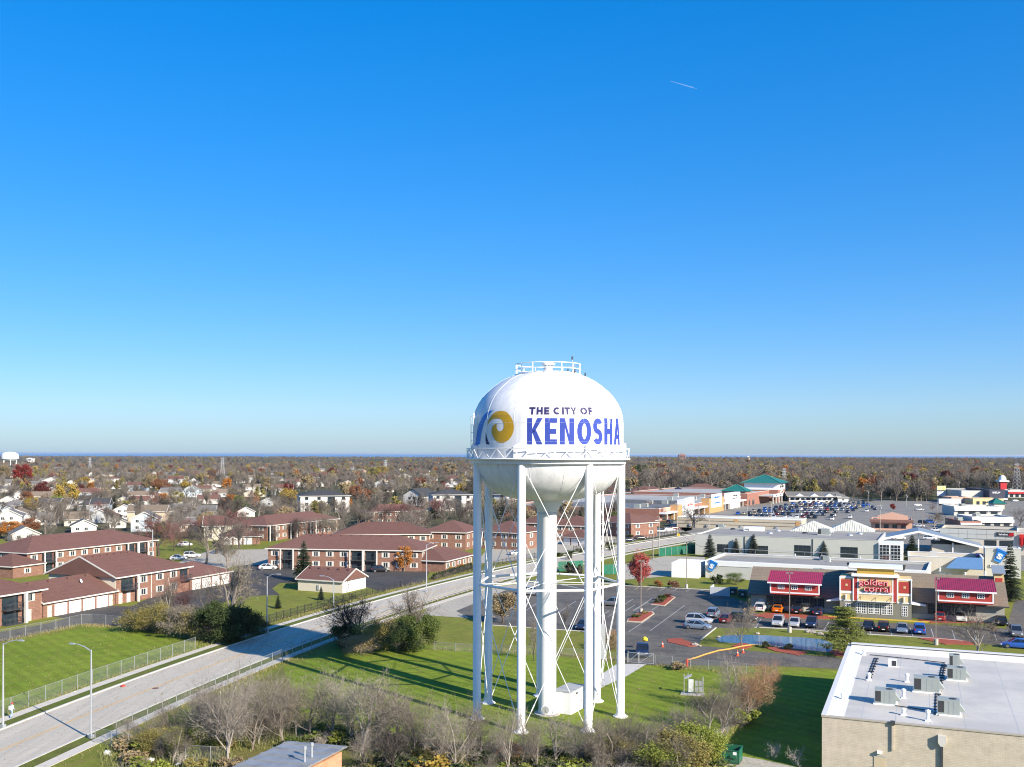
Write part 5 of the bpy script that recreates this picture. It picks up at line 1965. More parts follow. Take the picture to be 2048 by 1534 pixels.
MB().box(xc0 + 0.12, xc0 + 0.7, YF - 0.15, YF, 3.15, 7.5).build('red_panel', m_rred, B.t)
MB().box(xc1 - 0.7, xc1 - 0.12, YF - 0.15, YF, 3.15, 7.5).build('red_panel', m_rred, B.t)
for x in ((xa + xc0) / 2, (xb + xc1) / 2):
 MB().box(x - 0.2, x + 0.2, YF - 0.06, YF, 5.7, 6.1).build('square_badge', m_rtan, B.t)
 MB().box(x - 0.14, x + 0.1, YF - 0.4, YF - 0.1, 3.3, 4.2).build('wall_lamp', M['white'], B.t)
mid = (xc0 + xc1) / 2
rl = mat('sign_letter_red', (0.50, 0.012, 0.022), 0.4, 0.04)
text3d('golden', 1.45, rl, B.t, (mid - 0.35, YF - 0.32, 5.72), width=5.1, ext=0.16, off=0.045, name='sign_lettering')
text3d('corral', 1.15, rl, B.t, (mid + 0.35, YF - 0.32, 4.88), width=4.7, ext=0.16, off=0.045, name='sign_lettering')
m_in = mat('sign_letter_inlay', (0.80, 0.55, 0.55), 0.4, 0.04)
text3d('golden', 1.38, m_in, B.t, (mid - 0.35, YF - 0.47, 5.76), width=5.0, ext=0.03, off=-0.012, name='sign_inlay')
text3d('corral', 1.08, m_in, B.t, (mid + 0.35, YF - 0.47, 4.92), width=4.6, ext=0.03, off=-0.012, name='sign_inlay')
aw = MB()
aw.box(xc0 + 0.8, xc1 - 0.8, YF - 1.0, YF - 0.15, 3.02, 3.14)
n = 22
for i in range(n):
 x = xc0 + 0.8 + (xc1 - xc0 - 1.6) * (i + 0.2) / n
 aw.box(x, x + 0.12, YF - 1.15, YF - 0.9, 3.14, 3.28)
awo = aw.build('pergola', M['white'], B.t)
for x in (mid - 2.6, mid, mid + 2.6):
 MB().beam((x, YF - 0.9, 3.15), (x + 0.05, YF - 0.15, 3.85), 0.07, 0.07).build('brace', M['slat'], awo)
for i in range(6):
 B.win('f', mid - 2.9 + 1.0 * i + (i // 2) * 0.2, 0.75, 0.98, 2.0, 3, 4, M['white'], y=YF - 0.02)
for x in ((xa + xc0) / 2 + 0.2, (xb + xc1) / 2):
 B.win('f', x, 0.65, 1.0, 1.9, 3, 4, M['white'], y=YF - 0.02)
for sg, x in ((-1, xa), (1, xb)):
 q = MB()
 q.slab([(x, -1.0, 3.3), (x + sg * 2.4, -1.0, 2.75), (x + sg * 2.4, -1.0, 2.55), (x, -1.0, 2.75)], (0, 3, 0))
 q.build('side_canopy', M['white'], B.t)
for sx in (-3.6, 3.6):
 MB().slab([(mid + sx - 1.7, 5.0, 9.36), (mid + sx + 1.7, 5.0, 9.36), (mid + sx + 1.5, 8.5, 7.9), (mid + sx - 1.5, 8.5, 7.9)], (0, 0, 0.15)).build('attic_roof', m_slate, B.t)
MB().box(xa - 2, xb + 3.0, YF - 1.7, YF - 1.2, 0, 0.16).build('yellow_kerb', mat('yellow_kerb_paint', (0.62, 0.42, 0.06), 0.7, 0.15), B.t)
# chimney-like tower at the right end
xt, yt = loc_of(B, 2006, 1180, 6.0)
MB().box(xt - 0.9, xt + 0.7, 7.0, 9.5, 3.2, 8.2).build('end_tower', m_rtan, B.t)
MB().box(xt - 0.7, xt + 0.5, 6.95, 7.0, 5.8, 7.4).build('red_panel', m_rred, B.t)
MB().slab([(xt - 1.2, 6.6, 8.2), (xt + 1.0, 6.6, 8.2), (xt + 1.0, 10.0, 9.3), (xt - 1.2, 10.0, 9.3)], (0, 0, 0.14)).build('tower_roof', m_slate, B.t)
for k in range(9):
 small_vent(B, 3.5 + 4.6 * k, 14 + (k * 37 % 5), 5.2, 0.9)
hvac(B, 12, 19, 5.0, 2.2, 1.6, 1.4)
hvac(B, 36, 18, 5.1, 2.2, 1.6, 1.4)
mb = MB()
mb.tube([(34, 12.6, 6.0), (41.5, 12.6, 6.0)], 0.22, 8)
mb.build('roof_duct', M['white'], B.t)

# ---- car wash
o, ang, L = frame((1411, 1121), (1700, 1138.5), 4.2)
B = Bld('car_wash', 'low car wash with gravel roof and blue bucket sign behind the restaurant', 'car wash', o, GA - 0.06, 62, 20)
flat_box(B, 4.2, m_pale, M['gravelroof'], 0.5, trim=M['white'], x1=50)
MB().box(-0.06, 50, -0.1, 0.0, 3.05, 4.2).build('fascia', M['white'], B.t)
rail = MB()
for i in range(12):
 rail.box(i * 4.1, i * 4.1 + 0.06, 19.6, 19.66, 4.3, 5.5)
rail.box(0, 49, 19.6, 19.66, 5.4, 5.5)
rail.build('roof_rail', M['galv'], B.t)
for k, (px, py) in enumerate([(1590, 1112), (1640, 1118), (1660, 1122), (1720, 1118), (1880, 1140), (1930, 1150), (1970, 1148)]):
 x, y = loc_of(B, px, py, 3.9)
 small_vent(B, x, y, 3.6, 0.9)
x, y = loc_of(B, 1650, 1120, 3.8)
hvac(B, x, y, 3.6, 2.0, 1.6, 1.3)
m_bk2 = mat('bucket_light_blue', (0.05, 0.30, 0.72), 0.45, 0.05)

def bucket(B, x, z, k, y=-0.3, tilt=R(-24)):
 """tilted blue bucket emblem with a white S-shaped five and a pale rim"""
 e = put('bucket_sign', None, B.t, (x, y, z), rot=(0, -tilt * 0 + R(24), 0), scale=k)
 bd = MB().slab([(-0.75, 0, 0.95), (0.75, 0, 0.95), (0.52, 0, -0.95), (-0.52, 0, -0.95)], (0, 0.25, 0))
 bd.build('bucket', m_wblue, e)
 MB().slab([(-0.92, -0.06, 1.2), (0.92, -0.06, 1.2), (0.88, -0.06, 0.82), (-0.88, -0.06, 0.82)], (0, 0.3, 0)).build('bucket_rim', m_wblue, e)
 MB().slab([(-0.57, -0.03, -0.72), (0.57, -0.03, -0.72), (0.54, -0.03, -0.9), (-0.54, -0.03, -0.9)], (0, 0.03, 0)).build('bucket_band', m_bk2, e)
 MB().slab([(-0.50, -0.03, 0.72), (0.50, -0.03, 0.72), (0.42, -0.03, -0.55), (-0.42, -0.03, -0.55)], (0, 0.03, 0)).build('bucket_panel', m_bk2, e)
 text3d('S', 0.95, M['white'], e, (0, -0.08, -0.42), width=0.8, ext=0.02, off=0.05, name='number')
 hnd = MB()
 hnd.tube([(0.85, 0, 1.0), (1.15, 0, 1.0), (1.3, 0, 0.6), (1.1, 0, 0.3), (0.7, 0, 0.1)], 0.05, 5)
 hnd.build('bucket_handle', M['galv'], e)
 return e

bx_, _ = loc_of(B, 1425, 1131, 3.0)
bucket(B, bx_, 2.85, 1.15)
# right part of the car wash: cream parapet hall, blue slope, sign wall
o, ang, L = frame((1816, 1112), (1962, 1122), 5.4)
B = Bld('car_wash_hall', 'cream car wash hall with blue sloping bay beside the bucket sign wall', 'car wash', o, GA, L, 12)
flat_box(B, 5.4, m_creamblock, M['gravelroof'], 0.9, trim=M['white'])
mb = MB()
mb.slab([(L * 0.5, -2.8, 3.2), (L * 0.98, -2.8, 3.2), (L * 0.98, -0.02, 5.6), (L * 0.66, -0.02, 5.6)], (0, 0.02, -0.2))
mb.build('blue_bay', mat('blue_canopy', (0.10, 0.20, 0.36), 0.5, 0.08), B.t)
MB().box(L * 0.30, L * 0.40, 4, 6, 4.7, 6.3).build('rooftop_unit', M['trim'], B.t)
o, ang, L = frame((1970, 1096), (2036, 1101), 7.2)
B = Bld('sign_wall', 'tall pale car wash wall with the bucket sign and raised lettering', 'car wash', o, GA, L, 5)
flat_box(B, 7.2, m_pale, M['gravelroof'], 0.4, trim=M['white'])
bucket(B, L * 0.40, 5.2, 1.45)
text3d('CAR WASH', 0.78, M['slat'], B.t, (L * 0.42 - 0.1, -0.15, 2.47), width=4.75, ext=0.03, off=0.05)  # dark offset copy, added as a painted shadow behind the white letters
text3d('CAR WASH', 0.75, M['white'], B.t, (L * 0.42, -0.25, 2.55), width=4.6, ext=0.06, off=0.03)
MB().box(-1.9, -0.4, 0.5, 3.0, 0, 5.6).build('side_kiosk', mat('navy_panel', (0.04, 0.04, 0.16), 0.5), B.t)
# white vacuum enclosure
o, ang, L = frame((1343, 1125), (1388, 1130), 3.6)
B = Bld('wash_enclosure', 'white open topped wash enclosure left of the car wash', 'enclosure', o, GA, 6.6, 9.5)
flat_box(B, 3.6, M['white'], m_flat, 1.4)
MB().box(0.5, 6.1, 1.0, 8.0, 2.3, 2.45).build('blue_canopy', m_wblue, B.t)

# ---- grey hall with glazed porch
o, ang, L = frame((1390.7, 1069), (1757, 1082), 6.0)
B = Bld('grey_hall', 'long pale grey hall with gravel roof behind the row of spruces', 'hall', o, ang, L, 32)
flat_box(B, 6.0, m_pale, M['gravelroof'], 0.25, trim=m_pale)
for px, w, h in ((1440, 3.2, 2.4), (1528, 3.0, 2.4), (1612, 4.6, 3.0), (1707, 4.6, 3.0)):
 x, _ = loc_of(B, px, 1100, 2.0)
 B.win('f', x, 1.0, w, h, 4, 3, M['slat'])
for px in (1495, 1637):
 x, _ = loc_of(B, px, 1090, 3)
 MB().box(x, x + 0.18, -0.14, 0, 0, 5.9).build('downspout', M['slat'], B.t)
po = MB().box(L + 0.05, L + 6.2, -0.6, 7, 0, 5.6).build('glazed_porch', M['white'], B.t)
fm, gm_ = win_mesh(2.6, 4.6, 3, 5, M['white'])
for i in range(2):
 w_ = put('window', fm, po, (L + 1.6 + 2.9 * i, -0.62, 0.5))
for i in range(2):
 put('pane', gm_, po, (L + 1.6 + 2.9 * i, -0.62, 0.5))
for px, py in ((1466, 1058), (1540, 1066), (1556, 1061), (1610, 1066), (1620, 1060), (1700, 1070), (1720, 1067)):
 x, y = loc_of(B, px, py, 5.9)
 mb = MB().lathe([(0.9, 0), (0.85, 0.25), (0.5, 0.5), (0, 0.58)], 12)
 mb.build('skylight_dome', M['grille'] if px % 4 else M['galv'], B.t, loc=(x, y, 5.72), smooth=True)
x, y = loc_of(B, 1505, 1060, 6)
MB().box(x - 2.6, x + 3.4, y - 1.2, y + 2.2, 5.7, 7.0).build('plant_screen', M['white'], B.t)
x, y = loc_of(B, 1648, 1068, 6)
hvac(B, x, y, 5.72, 3.4, 2.2, 1.9)
x, y = loc_of(B, 1440, 1054, 6)
hvac(B, x, y, 5.72, 2.4, 1.6, 1.2)

# ---- cream metal hips behind the hall, canopy gable
for k, (p0, p1, m_, lab) in enumerate([((1578, 1064), (1668, 1066), m_creammetal, 'cream ribbed hip roof rising behind the grey hall, left one'), ((1655, 1062), (1742, 1066), m_creammetal, 'cream ribbed hip roof rising behind the grey hall, right one')]):
 o, ang, L = frame(p0, p1, 5.5)
 B = Bld('hip_roofed_hall', lab, 'hall', o, GA, L, 14, 'cream roofed halls')
 B.wall(5.5, m_pale)
 ro = B.hip(5.5, 3.4, m_, 0.5, fascia=True)
 rb = MB()
 n = int(L / 0.7)
 for i in range(n):
  x = L * (i + 0.5) / n
  yy = min(x + 0.5, L + 0.5 - x, 7.5)
  rb.beam((x, -0.5, 5.55), (x, -0.5 + yy, 5.55 + 3.4 * yy / 7.5), 0.05, 0.1)
 rbo = rb.build('roof_ribs', m_, ro)
 rbo['kind'] = 'stuff'
o, ang, L = frame((1752, 1082), (1852, 1100), 4.0)
B = Bld('entrance_gable', 'broad slate gable canopy with white edge at the end of the grey hall', 'canopy', o, GA, L, 16)
B.wall(3.6, m_creamblock, L * 0.55, L, 1.0, 15)
mb = MB()
mb.slab([(-1, -1, 4.2), (L * 0.42, -1, 7.4), (L * 0.42, -1, 7.0), (-1, -1, 3.8)], (0, 18, 0))
mb.slab([(L + 1, -1, 3.4), (L * 0.42, -1, 7.4), (L * 0.42, -1, 7.0), (L + 1, -1, 3.0)], (0, 18, 0))
mb.build('roof', m_slate, B.t)
mb = MB()
mb.beam((-1, -1.08, 4.0), (L * 0.42, -1.08, 7.25), 0.12, 0.6)
mb.beam((L + 1, -1.08, 3.2), (L * 0.42, -1.08, 7.25), 0.12, 0.6)
mb.build('bargeboard', M['white'], B.t)
for x in (0.3, L * 0.42, L * 0.75):
 B.post(x, 0.2, 4.2 if x != L * 0.42 else 6.6, 0.35, M['white'])
# ---- salmon restaurant with raking parapets
o, ang, L = frame((1742, 1060), (1824, 1062), 0)
B = Bld('salmon_diner', 'salmon stucco diner with stepped raking parapets', 'restaurant', o, GA, L, 15)
flat_box(B, 4.4, WALLC['pink'], m_flatdark, 0.4)
for y in (0.0, 7.5, 14.6):
 MB().slab([(L * 0.15, y, 4.3), (L * 0.9, y, 4.3), (L * 0.9, y, 5.2), (L * 0.5, y, 6.6), (L * 0.15, y, 5.2)], (0, 0.4, 0)).build('parapet', WALLC['pink'], B.t)
mb = MB()
mb.slab([(-0.5, -2.0, 3.2), (L + 0.5, -2.0, 3.2), (L + 0.5, 0, 4.2), (-0.5, 0, 4.2)], (0, 0, 0.12))
mb.build('front_roof', ROOFC['brown'], B.t)
scribble(4, 0.8, m_wred, B.t, (L * 0.75, -0.1, 2.2), 4)
for i in range(4):
 B.win('f', 2.5 + i * 3.2, 0.9, 1.8, 1.6, 2, 1, M['slat'])
hvac(B, L * 0.55, 6, 4.0, 2, 1.6, 1.3)
# ---- auto shop
o, ang, L = frame((1880, 1056), (2030, 1061), 7.4)
B = Bld('panel_front_shop', 'cream block shop with pale panel band and black and red sign', 'shop', o, ang, L + 0.5, 18)
flat_box(B, 7.4, m_creamblock, m_flat, 0.9, trim=M['slat'])
pm = MB()
for i in range(8):
 for k in range(2):
  pm.box(L * i / 8 + 0.03, L * (i + 1) / 8 - 0.03, -0.16, 0, 4.5 + 1.35 * k + 0.03, 4.5 + 1.35 * (k + 1) - 0.03)
pmesh = MB().box(0.03, L / 8 - 0.03, -0.16, 0, 0.03, 1.32).mesh('panel', m_pale)
for i in range(8):
 for k in range(2):
  put('panel', pmesh, B.t, (L * i / 8, 0, 4.5 + 1.38 * k))
MB().box(L * 0.60, L * 0.76, -0.06, 0.0, 0.1, 4.2).build('shop_window', M['glass'], B.t)
MB().box(L * 0.80, L * 0.97, -0.06, 0.0, 0.1, 4.2).build('shop_window', M['glass'], B.t)
sg = MB().box(L * 0.76, L * 0.985, -0.4, -0.16, 5.6, 6.7).build('sign_board', M['dark'], B.t)
MB().slab([(L * 0.91, -0.44, 5.62), (L * 0.983, -0.44, 5.62), (L * 0.983, -0.44, 6.68), (L * 0.94, -0.44, 6.68)], (0, 0.04, 0)).build('sign_patch', m_wred, sg)
scribble(L * 0.11, 0.55, M['white'], sg, (L * 0.845, -0.42, 5.85), 8)
o2 = Vector((o[0], o[1])) + Vector((math.cos(ang), math.sin(ang))) * (L + 0.6)
B = Bld('red_fronted_shop', 'red fronted shop at the right edge beside the panel front shop', 'shop', (o2.x, o2.y), ang, 22, 16)
flat_box(B, 7.0, m_creamblock, m_flat, 0.6, trim=M['white'])
MB().box(0.6, 21, -0.7, 0, 3.2, 6.3).build('red_canopy', mat('bright_red_panel', (0.62, 0.03, 0.02), 0.5, 0.04), B.t)
for i in range(9):
 MB().box(0.9 + i * 1.2, 1.3 + i * 1.2, -0.9, -0.7, 2.6, 5.4).build('red_fin', m_wred, B.t)
# ---- tan warehouse wall
o, ang, L = frame((1355, 1034), (1603, 1041), 4.2)
B = Bld('tan_warehouse', 'long low tan warehouse with a bright white roof edge', 'warehouse', o, ang, L, 15)
flat_box(B, 4.2, m_tan, M['white'], 0.3, trim=M['white'])
for z in (1.5, 2.9):
 MB().box(0, L, -0.05, 0, z, z + 0.16).build('wall_band', M['slat'], B.t)
MB().box(L * 0.47, L * 0.50, -0.08, 0, 2.9, 4.0).build('yellow_sign', m_orange, B.t)
MB().box(L * 0.955, L * 0.985, -0.08, 0, 1.9, 3.8).build('yellow_sign', m_orange, B.t)
for i in range(6):
 MB().box(L * (0.1 + 0.14 * i), L * (0.1 + 0.14 * i) + 1.0, -0.5, 0, 0.7, 1.5).build('wall_unit', M['galv'], B.t)

# ---- strip mall: one line of shop fronts facing the lot
S0, S1 = at(1318, 1043), at(1482, 1012)
sd = S1 - S0
SA = math.atan2(sd.y, sd.x)
SL = math.hypot(sd.x, sd.y)
B = Bld('strip_mall', 'long flat roofed strip mall with white, orange and brick shop fronts', 'shopping centre', (S0.x, S0.y), SA, SL, 78)
flat_box(B, 5.6, m_bfar, m_flat, 0.5, trim=M['white'])
MB().box(0.3, SL * 0.34, 0.3, 60, 5.15, 5.3).build('dark_roof', m_flatdark, B.t)
MB().box(SL * 0.36, SL * 0.42, 8, 40, 5.1, 6.6).build('roof_monitor', m_flatdark, B.t)

def s_of(px):
 t = 0.5
 for _ in range(30):
  p = S0.lerp(S1, t)
  t -= (pix(p)[0] - px) / (1482 - 1318) * 0.7
 return t * SL

def shopfront(pa, pb, h, m_, panel=None, y=-0.8):
 a, b_ = s_of(pa), s_of(pb)
 o_ = MB().box(a, b_, y, 0.5, 0, h).build('shop_front', m_, B.t)
 if panel:
  MB().box(a + (b_ - a) * 0.15, a + (b_ - a) * 0.85, y - 0.1, y, h * 0.35, h * 0.96).build('sign_panel', panel, o_)
 return a, b_, o_

cp = MB().box(0, SL, -3.2, -0.02, 3.3, 4.0).build('arcade_canopy', M['white'], B.t)
for i in range(15):
 MB().box(SL * (i + 0.3) / 15, SL * (i + 0.3) / 15 + 0.5, -3.0, -2.6, 0, 3.3).build('arcade_post', M['trim'], B.t)
 MB().box(SL * (i + 0.5) / 15, SL * (i + 0.5) / 15 + SL / 19, -0.06, 0, 0.2, 3.0).build('shop_window', M['glass'], B.t)
MB().box(s_of(1325), s_of(1340), -0.15, 0, 4.2, 5.9).build('brick_band', WALLC['pink'], B.t)
a, b_, f_ = shopfront(1356, 1374, 8.6, M['white'], None, -3.6)
scribble((b_ - a) * 0.75, 1.3, m_wred, f_, ((a + b_) / 2, -3.66, 5.6), 21)
MB().slab([(a, -3.6, 8.6), (b_, -3.6, 8.6), (b_, -3.6, 9.6), ((a + b_) / 2, -3.6, 9.3)], (0, 2, 0)).build('front_gable', M['white'], f_)
a, b_, f_ = shopfront(1342, 1350, 6.6, m_orange, None, -3.4)
a, b_, f_ = shopfront(1404, 1434, 7.6, m_orange, M['white'], -3.6)
MB().box(a + (b_ - a) * 0.14, a + (b_ - a) * 0.84, -3.9, -3.6, 2.9, 9.6).build('sign_tower', M['white'], f_)
scribble((b_ - a) * 0.4, 1.2, m_wblue, f_, (a + (b_ - a) * 0.5, -3.95, 7.4), 31)
scribble((b_ - a) * 0.5, 0.9, m_wblue, f_, (a + (b_ - a) * 0.5, -3.95, 4.6), 33)
a, b_, f_ = shopfront(1450, 1472, 8.8, M['white'], None, -2.4)
scribble((b_ - a) * 0.45, 1.1, M['dark'], f_, ((a + b_) / 2, -2.46, 6.6), 41)
scribble((b_ - a) * 0.40, 0.8, M['dark'], f_, ((a + b_) / 2, -2.46, 5.3), 43)
for k, (px, py) in enumerate([(1352, 993), (1425, 995), (1340, 1000), (1290, 1014), (1300, 1008), (1330, 1008), (1388, 999), (1405, 994), (1450, 983), (1375, 989), (1465, 984), (1310, 1020), (1275, 1016)]):
 x, y = loc_of(B, px, py, 5.3)
 if 1 < x < SL - 1 and 1 < y < 76:
  hvac(B, x, y, 5.1, 3.4, 2.4, 2.0)
# brick food store with green hips
G0 = S1
gx = Vector((math.cos(SA), math.sin(SA)))
B = Bld('green_roofed_store', 'large brick food store with two green hip roofs and white sign', 'supermarket', (G0.x + gx.x * 1.5 + 3.0, G0.y + gx.y * 1.5 - 1), SA, 84, 70)
flat_box(B, 7.2, m_bfar, m_flat, 0.5, trim=M['trim'])
MB().box(30, 58, -9, -0.02, 4.6, 5.2).build('entrance_canopy', m_pale, B.t)
MB().box(30, 58, -9.1, -9.0, 4.2, 6.0).build('canopy_sign', M['white'], B.t)
scribble(4, 0.8, M['dark'], B.t, (38, -9.14, 4.7), 52)
scribble(4, 0.8, M['dark'], B.t, (50, -9.14, 4.7), 53)
for x in (31, 40, 49, 57):
 MB().box(x, x + 0.6, -8.8, -8.2, 0, 4.6).build('canopy_post', M['trim'], B.t)
tw = MB().box(60, 82, -5.5, 16, 0, 12.0).build('corner_tower', m_bfar, B.t)
MB().box(59.9, 82.1, -5.6, 16.1, 7.6, 12.0).build('tower_band', M['white'], B.t)
scribble(11, 2.2, M['dark'], B.t, (71, -5.75, 8.8), 55)
MB().box(67, 75, -5.7, -5.5, 0.2, 5.0).build('arched_window', M['glass'], B.t)
MB().tube([(66.5, -5.75, 4.6)] + [(71 + 4.8 * math.cos(R(a_)), -5.75, 4.8 + 2.2 * math.sin(R(a_))) for a_ in range(160, 10, -15)] + [(75.5, -5.75, 4.6)], 0.35, 6).build('arch_trim', M['white'], B.t)

def pyramid(B, x0, x1, y0, y1, z, rise, m_, ov=1.4, name='green_roof'):
 xm, ym = (x0 + x1) / 2, (y0 + y1) / 2
 mb = MB()
 vs = [(x0 - ov, y0 - ov, z), (x1 + ov, y0 - ov, z), (x1 + ov, y1 + ov, z), (x0 - ov, y1 + ov, z), (xm, ym, z + rise)]
 mb.add(vs, [(0, 1, 4), (1, 2, 4), (2, 3, 4), (3, 0, 4), (3, 2, 1, 0)])
 for i in range(4):
  mb.beam(vs[i], vs[4], 0.3, 0.3)
 return mb.build(name, m_, B.t)

pyramid(B, 60, 82, -5.5, 16, 12.0, 5.2, m_green, 2.2)
pyramid(B, 8, 22, 3, 17, 8.2, 4.0, m_green, 1.0)
MB().box(8, 22, 3, 17, 6.5, 8.2).build('roof_drum', m_bfar, B.t)
MB().box(13, 18, -0.1, 0, 0.2, 3.2).build('shop_window', M['glass'], B.t)
MB().box(4, 7, -0.1, 0, 0.2, 3.2).build('shop_window', M['glass'], B.t)
# ---- low row behind the car park
o, ang, L = frame((1578, 1003), (1672, 1003), 0)
B = Bld('low_row_building', 'long low grey roofed building with white porches behind the crowded car park', 'building', o, -0.1, L, 16)
B.wall(3.6, WALLC['white'])
B.hip(3.6, 2.6, ROOFC['grey'], 1.5, lhip=False, rhip=False)
for i in range(9):
 B.win('f', 2 + i * (L - 4) / 8, 0.9, 2.2, 1.6, 2, 1, M['slat'])
for x in (L * 0.2, L * 0.5, L * 0.8):
 MB().slab([(x - 3, -3, 3.4), (x + 3, -3, 3.4), (x, -3, 5.4)], (0, 4, 0)).build('porch_gable', WALLC['white'], B.t)
o, ang, L = frame((1676, 1004), (1696, 1004), 0)
B = Bld('small_cottage', 'small white cottage at the end of the low row behind the car park', 'house', o, -0.1, L, 8)
B.wall(2.8, WALLC['white'])
B.hip(2.8, 2.4, ROOFC['grey'], 0.6, lhip=False)
B.win('f', L / 2, 0.9, 1.4, 1.2)
# long brown roofed houses behind the mall
for lab, p0, p1 in (('long brown roofed brick block right of the tower tank', (1253, 985), (1332, 984)), ('long brown hipped block in front of the woods', (1366, 979), (1432, 978))):
 o, ang, L = frame(p0, p1, 5)
 B = Bld('apartment_building', lab, 'apartment building', o, -0.05, L, 22, 'brick apartment buildings with brown roofs')
 B.wall(5, M['brick'])
 B.hip(5, 4.0, M['roofbrown'], 1.0)
 for i in range(int(L / 6)):
  for z in (0.9, 3.2):
   B.win('f', 3 + 6 * i, z, 1.6, 1.3, 2, 1)
o, ang, L = frame((1345, 984), (1372, 984), 5)
B = Bld('navy_roofed_block', 'small block with a navy hip roof between the two brown roofed blocks', 'building', o, -0.05, L, 14)
B.wall(5, m_flat)
MB().box(0, L, -0.06, 0, 3.9, 4.9).build('white_band', M['white'], B.t)
B.hip(5, 3.2, mat_roof('navy_shingles', (0.02, 0.025, 0.06)), 1.0, fascia=False)
# ---- shops at the right edge, far
o, ang, L = frame((1923, 981), (1979, 981), 8)
B = Bld('grey_store', 'big grey box store with a white door at the right edge of the town', 'shop', o, -0.05, L, 40)
flat_box(B, 8, m_pale, m_flat, 0.5)
MB().box(L * 0.38, L * 0.58, -0.1, 0, 0.2, 4.5).build('white_door', M['white'], B.t)
o, ang, L = frame((1979, 979), (2007, 980), 9)
B = Bld('dark_store', 'dark blue fronted store beside the red tower', 'shop', o, -0.05, L, 36)
flat_box(B, 9, mat('navy_front', (0.02, 0.025, 0.05), 0.6), m_flatdark, 0.5)
scribble(L * 0.5, 1.6, M['white'], B.t, (L * 0.45, -0.05, 6.6), 61)
MB().box(0, L, -4, 0, 3.0, 3.6).build('canopy', M['white'], B.t)
o, ang, L = frame((2001, 990), (2013, 990), 0)
B = Bld('red_tower', 'red shop tower with a rounded white top', 'tower', o, -0.05, L, L)
B.wall(10, m_wred)
MB().box(-1.2, L + 1.2, -1.2, L + 1.2, 10, 11).build('cornice', M['white'], B.t)
MB().lathe([(L * 0.58, 11), (L * 0.55, 12.5), (L * 0.4, 14), (L * 0.2, 14.8), (0, 15)], 16, L / 2, L / 2).build('dome', M['white'], B.t, smooth=True)
o, ang, L = frame((1903, 994), (1942, 995), 4.5)
B = Bld('salmon_shop', 'low salmon fronted shop with white lettering at the far right', 'shop', o, -0.05, L, 16)
flat_box(B, 4.5, WALLC['pink'], m_flat, 0.4)
scribble(L * 0.5, 0.9, M['white'], B.t, (L * 0.4, -0.05, 2.6), 63)
o, ang, L = frame((1946, 997), (2012, 998), 4.2)
B = Bld('yellow_shop', 'low cream and yellow shop row at the far right', 'shop', o, -0.05, L, 14)
flat_box(B, 4.2, m_rtan, m_flat, 0.4)
for i in range(5):
 MB().box(2 + i * L / 5, 1 + (i + 0.8) * L / 5, -0.06, 0, 0.3, 2.6).build('shop_window', M['glass'], B.t)
o, ang, L = frame((1988, 1007), (2008, 1007), 3.2)
B = Bld('green_pavilion', 'small pavilion with teal hip roof at the far right', 'pavilion', o, -0.05, L, 8)
B.wall(3.2, m_creamblock)
pyramid(B, 0, L, 0, 8, 3.2, 2.8, m_green, 1.0)
for k, (p0, p1, h, lab) in enumerate([((1908, 1013), (2010, 1015), 4.5, 'long low white banded store, upper of the stacked flat roofs at the right'),
          ((1944, 1034), (2032, 1037), 4.8, 'flat roofed pale store, lower of the stacked flat roofs at the right'),
          ((1920, 1042), (1964, 1043), 3.6, 'small brick outbuilding behind the panel front shop'),
          ((1900, 983), (1922, 983), 4.5, 'low white shop under a red fascia left of the grey store'),
          ((2016, 981), (2060, 981), 5, 'white canopied store right of the red tower')]):
 o, ang, L = frame(p0, p1, h)
 B = Bld('flat_roofed_store', lab, 'shop', o, -0.1, L, 18)
 flat_box(B, h, m_bfar if 'brick' in lab else m_pale, m_flat, 0.5, trim=M['white'] if 'brick' not in lab else M['slat'])
 MB().box(0, L, -1.0, -0.02, h * 0.55, h * 0.8).build('fascia', m_wred if 'red' in lab else M['white'], B.t)
 for i in range(4):
  MB().box(L * (0.08 + 0.23 * i), L * (0.22 + 0.23 * i), -0.06, 0, 0.3, h * 0.5).build('shop_window', M['glass'], B.t)
 hvac(B, L * 0.3, 9, h - 0.5, 2.6, 2.0, 1.6)
# ---- billboards
q = at(1882, 1003)
t = thing('billboard', 'two stacked billboards on one post before the woods', 'billboard', (q.x, q.y, 0))
MB().tube([(0, 0, 0), (0, 0, 9.5)], 0.25, 8).build('post', M['slat'], t)
k = q.y / FOC
m_ad1 = mat('poster_yellow_green', (0.50, 0.55, 0.20), 0.6, 0.5, 0.5, spots=(0.5, (0.75, 0.75, 0.7)))
m_ad2 = mat('poster_white', (0.72, 0.72, 0.72), 0.6, 0.1, 0.5, spots=(0.35, (0.08, 0.09, 0.25)))
for z0, m_ in ((3.6, m_ad2), (7.2, m_ad1)):
 MB().box(-9 * k, 9 * k, -0.4, 0, z0, z0 + 3.1).build('panel_frame', M['slat'], t)
 MB().box(-8.7 * k, 8.7 * k, -0.46, -0.4, z0 + 0.12, z0 + 2.98).build('poster', m_, t)

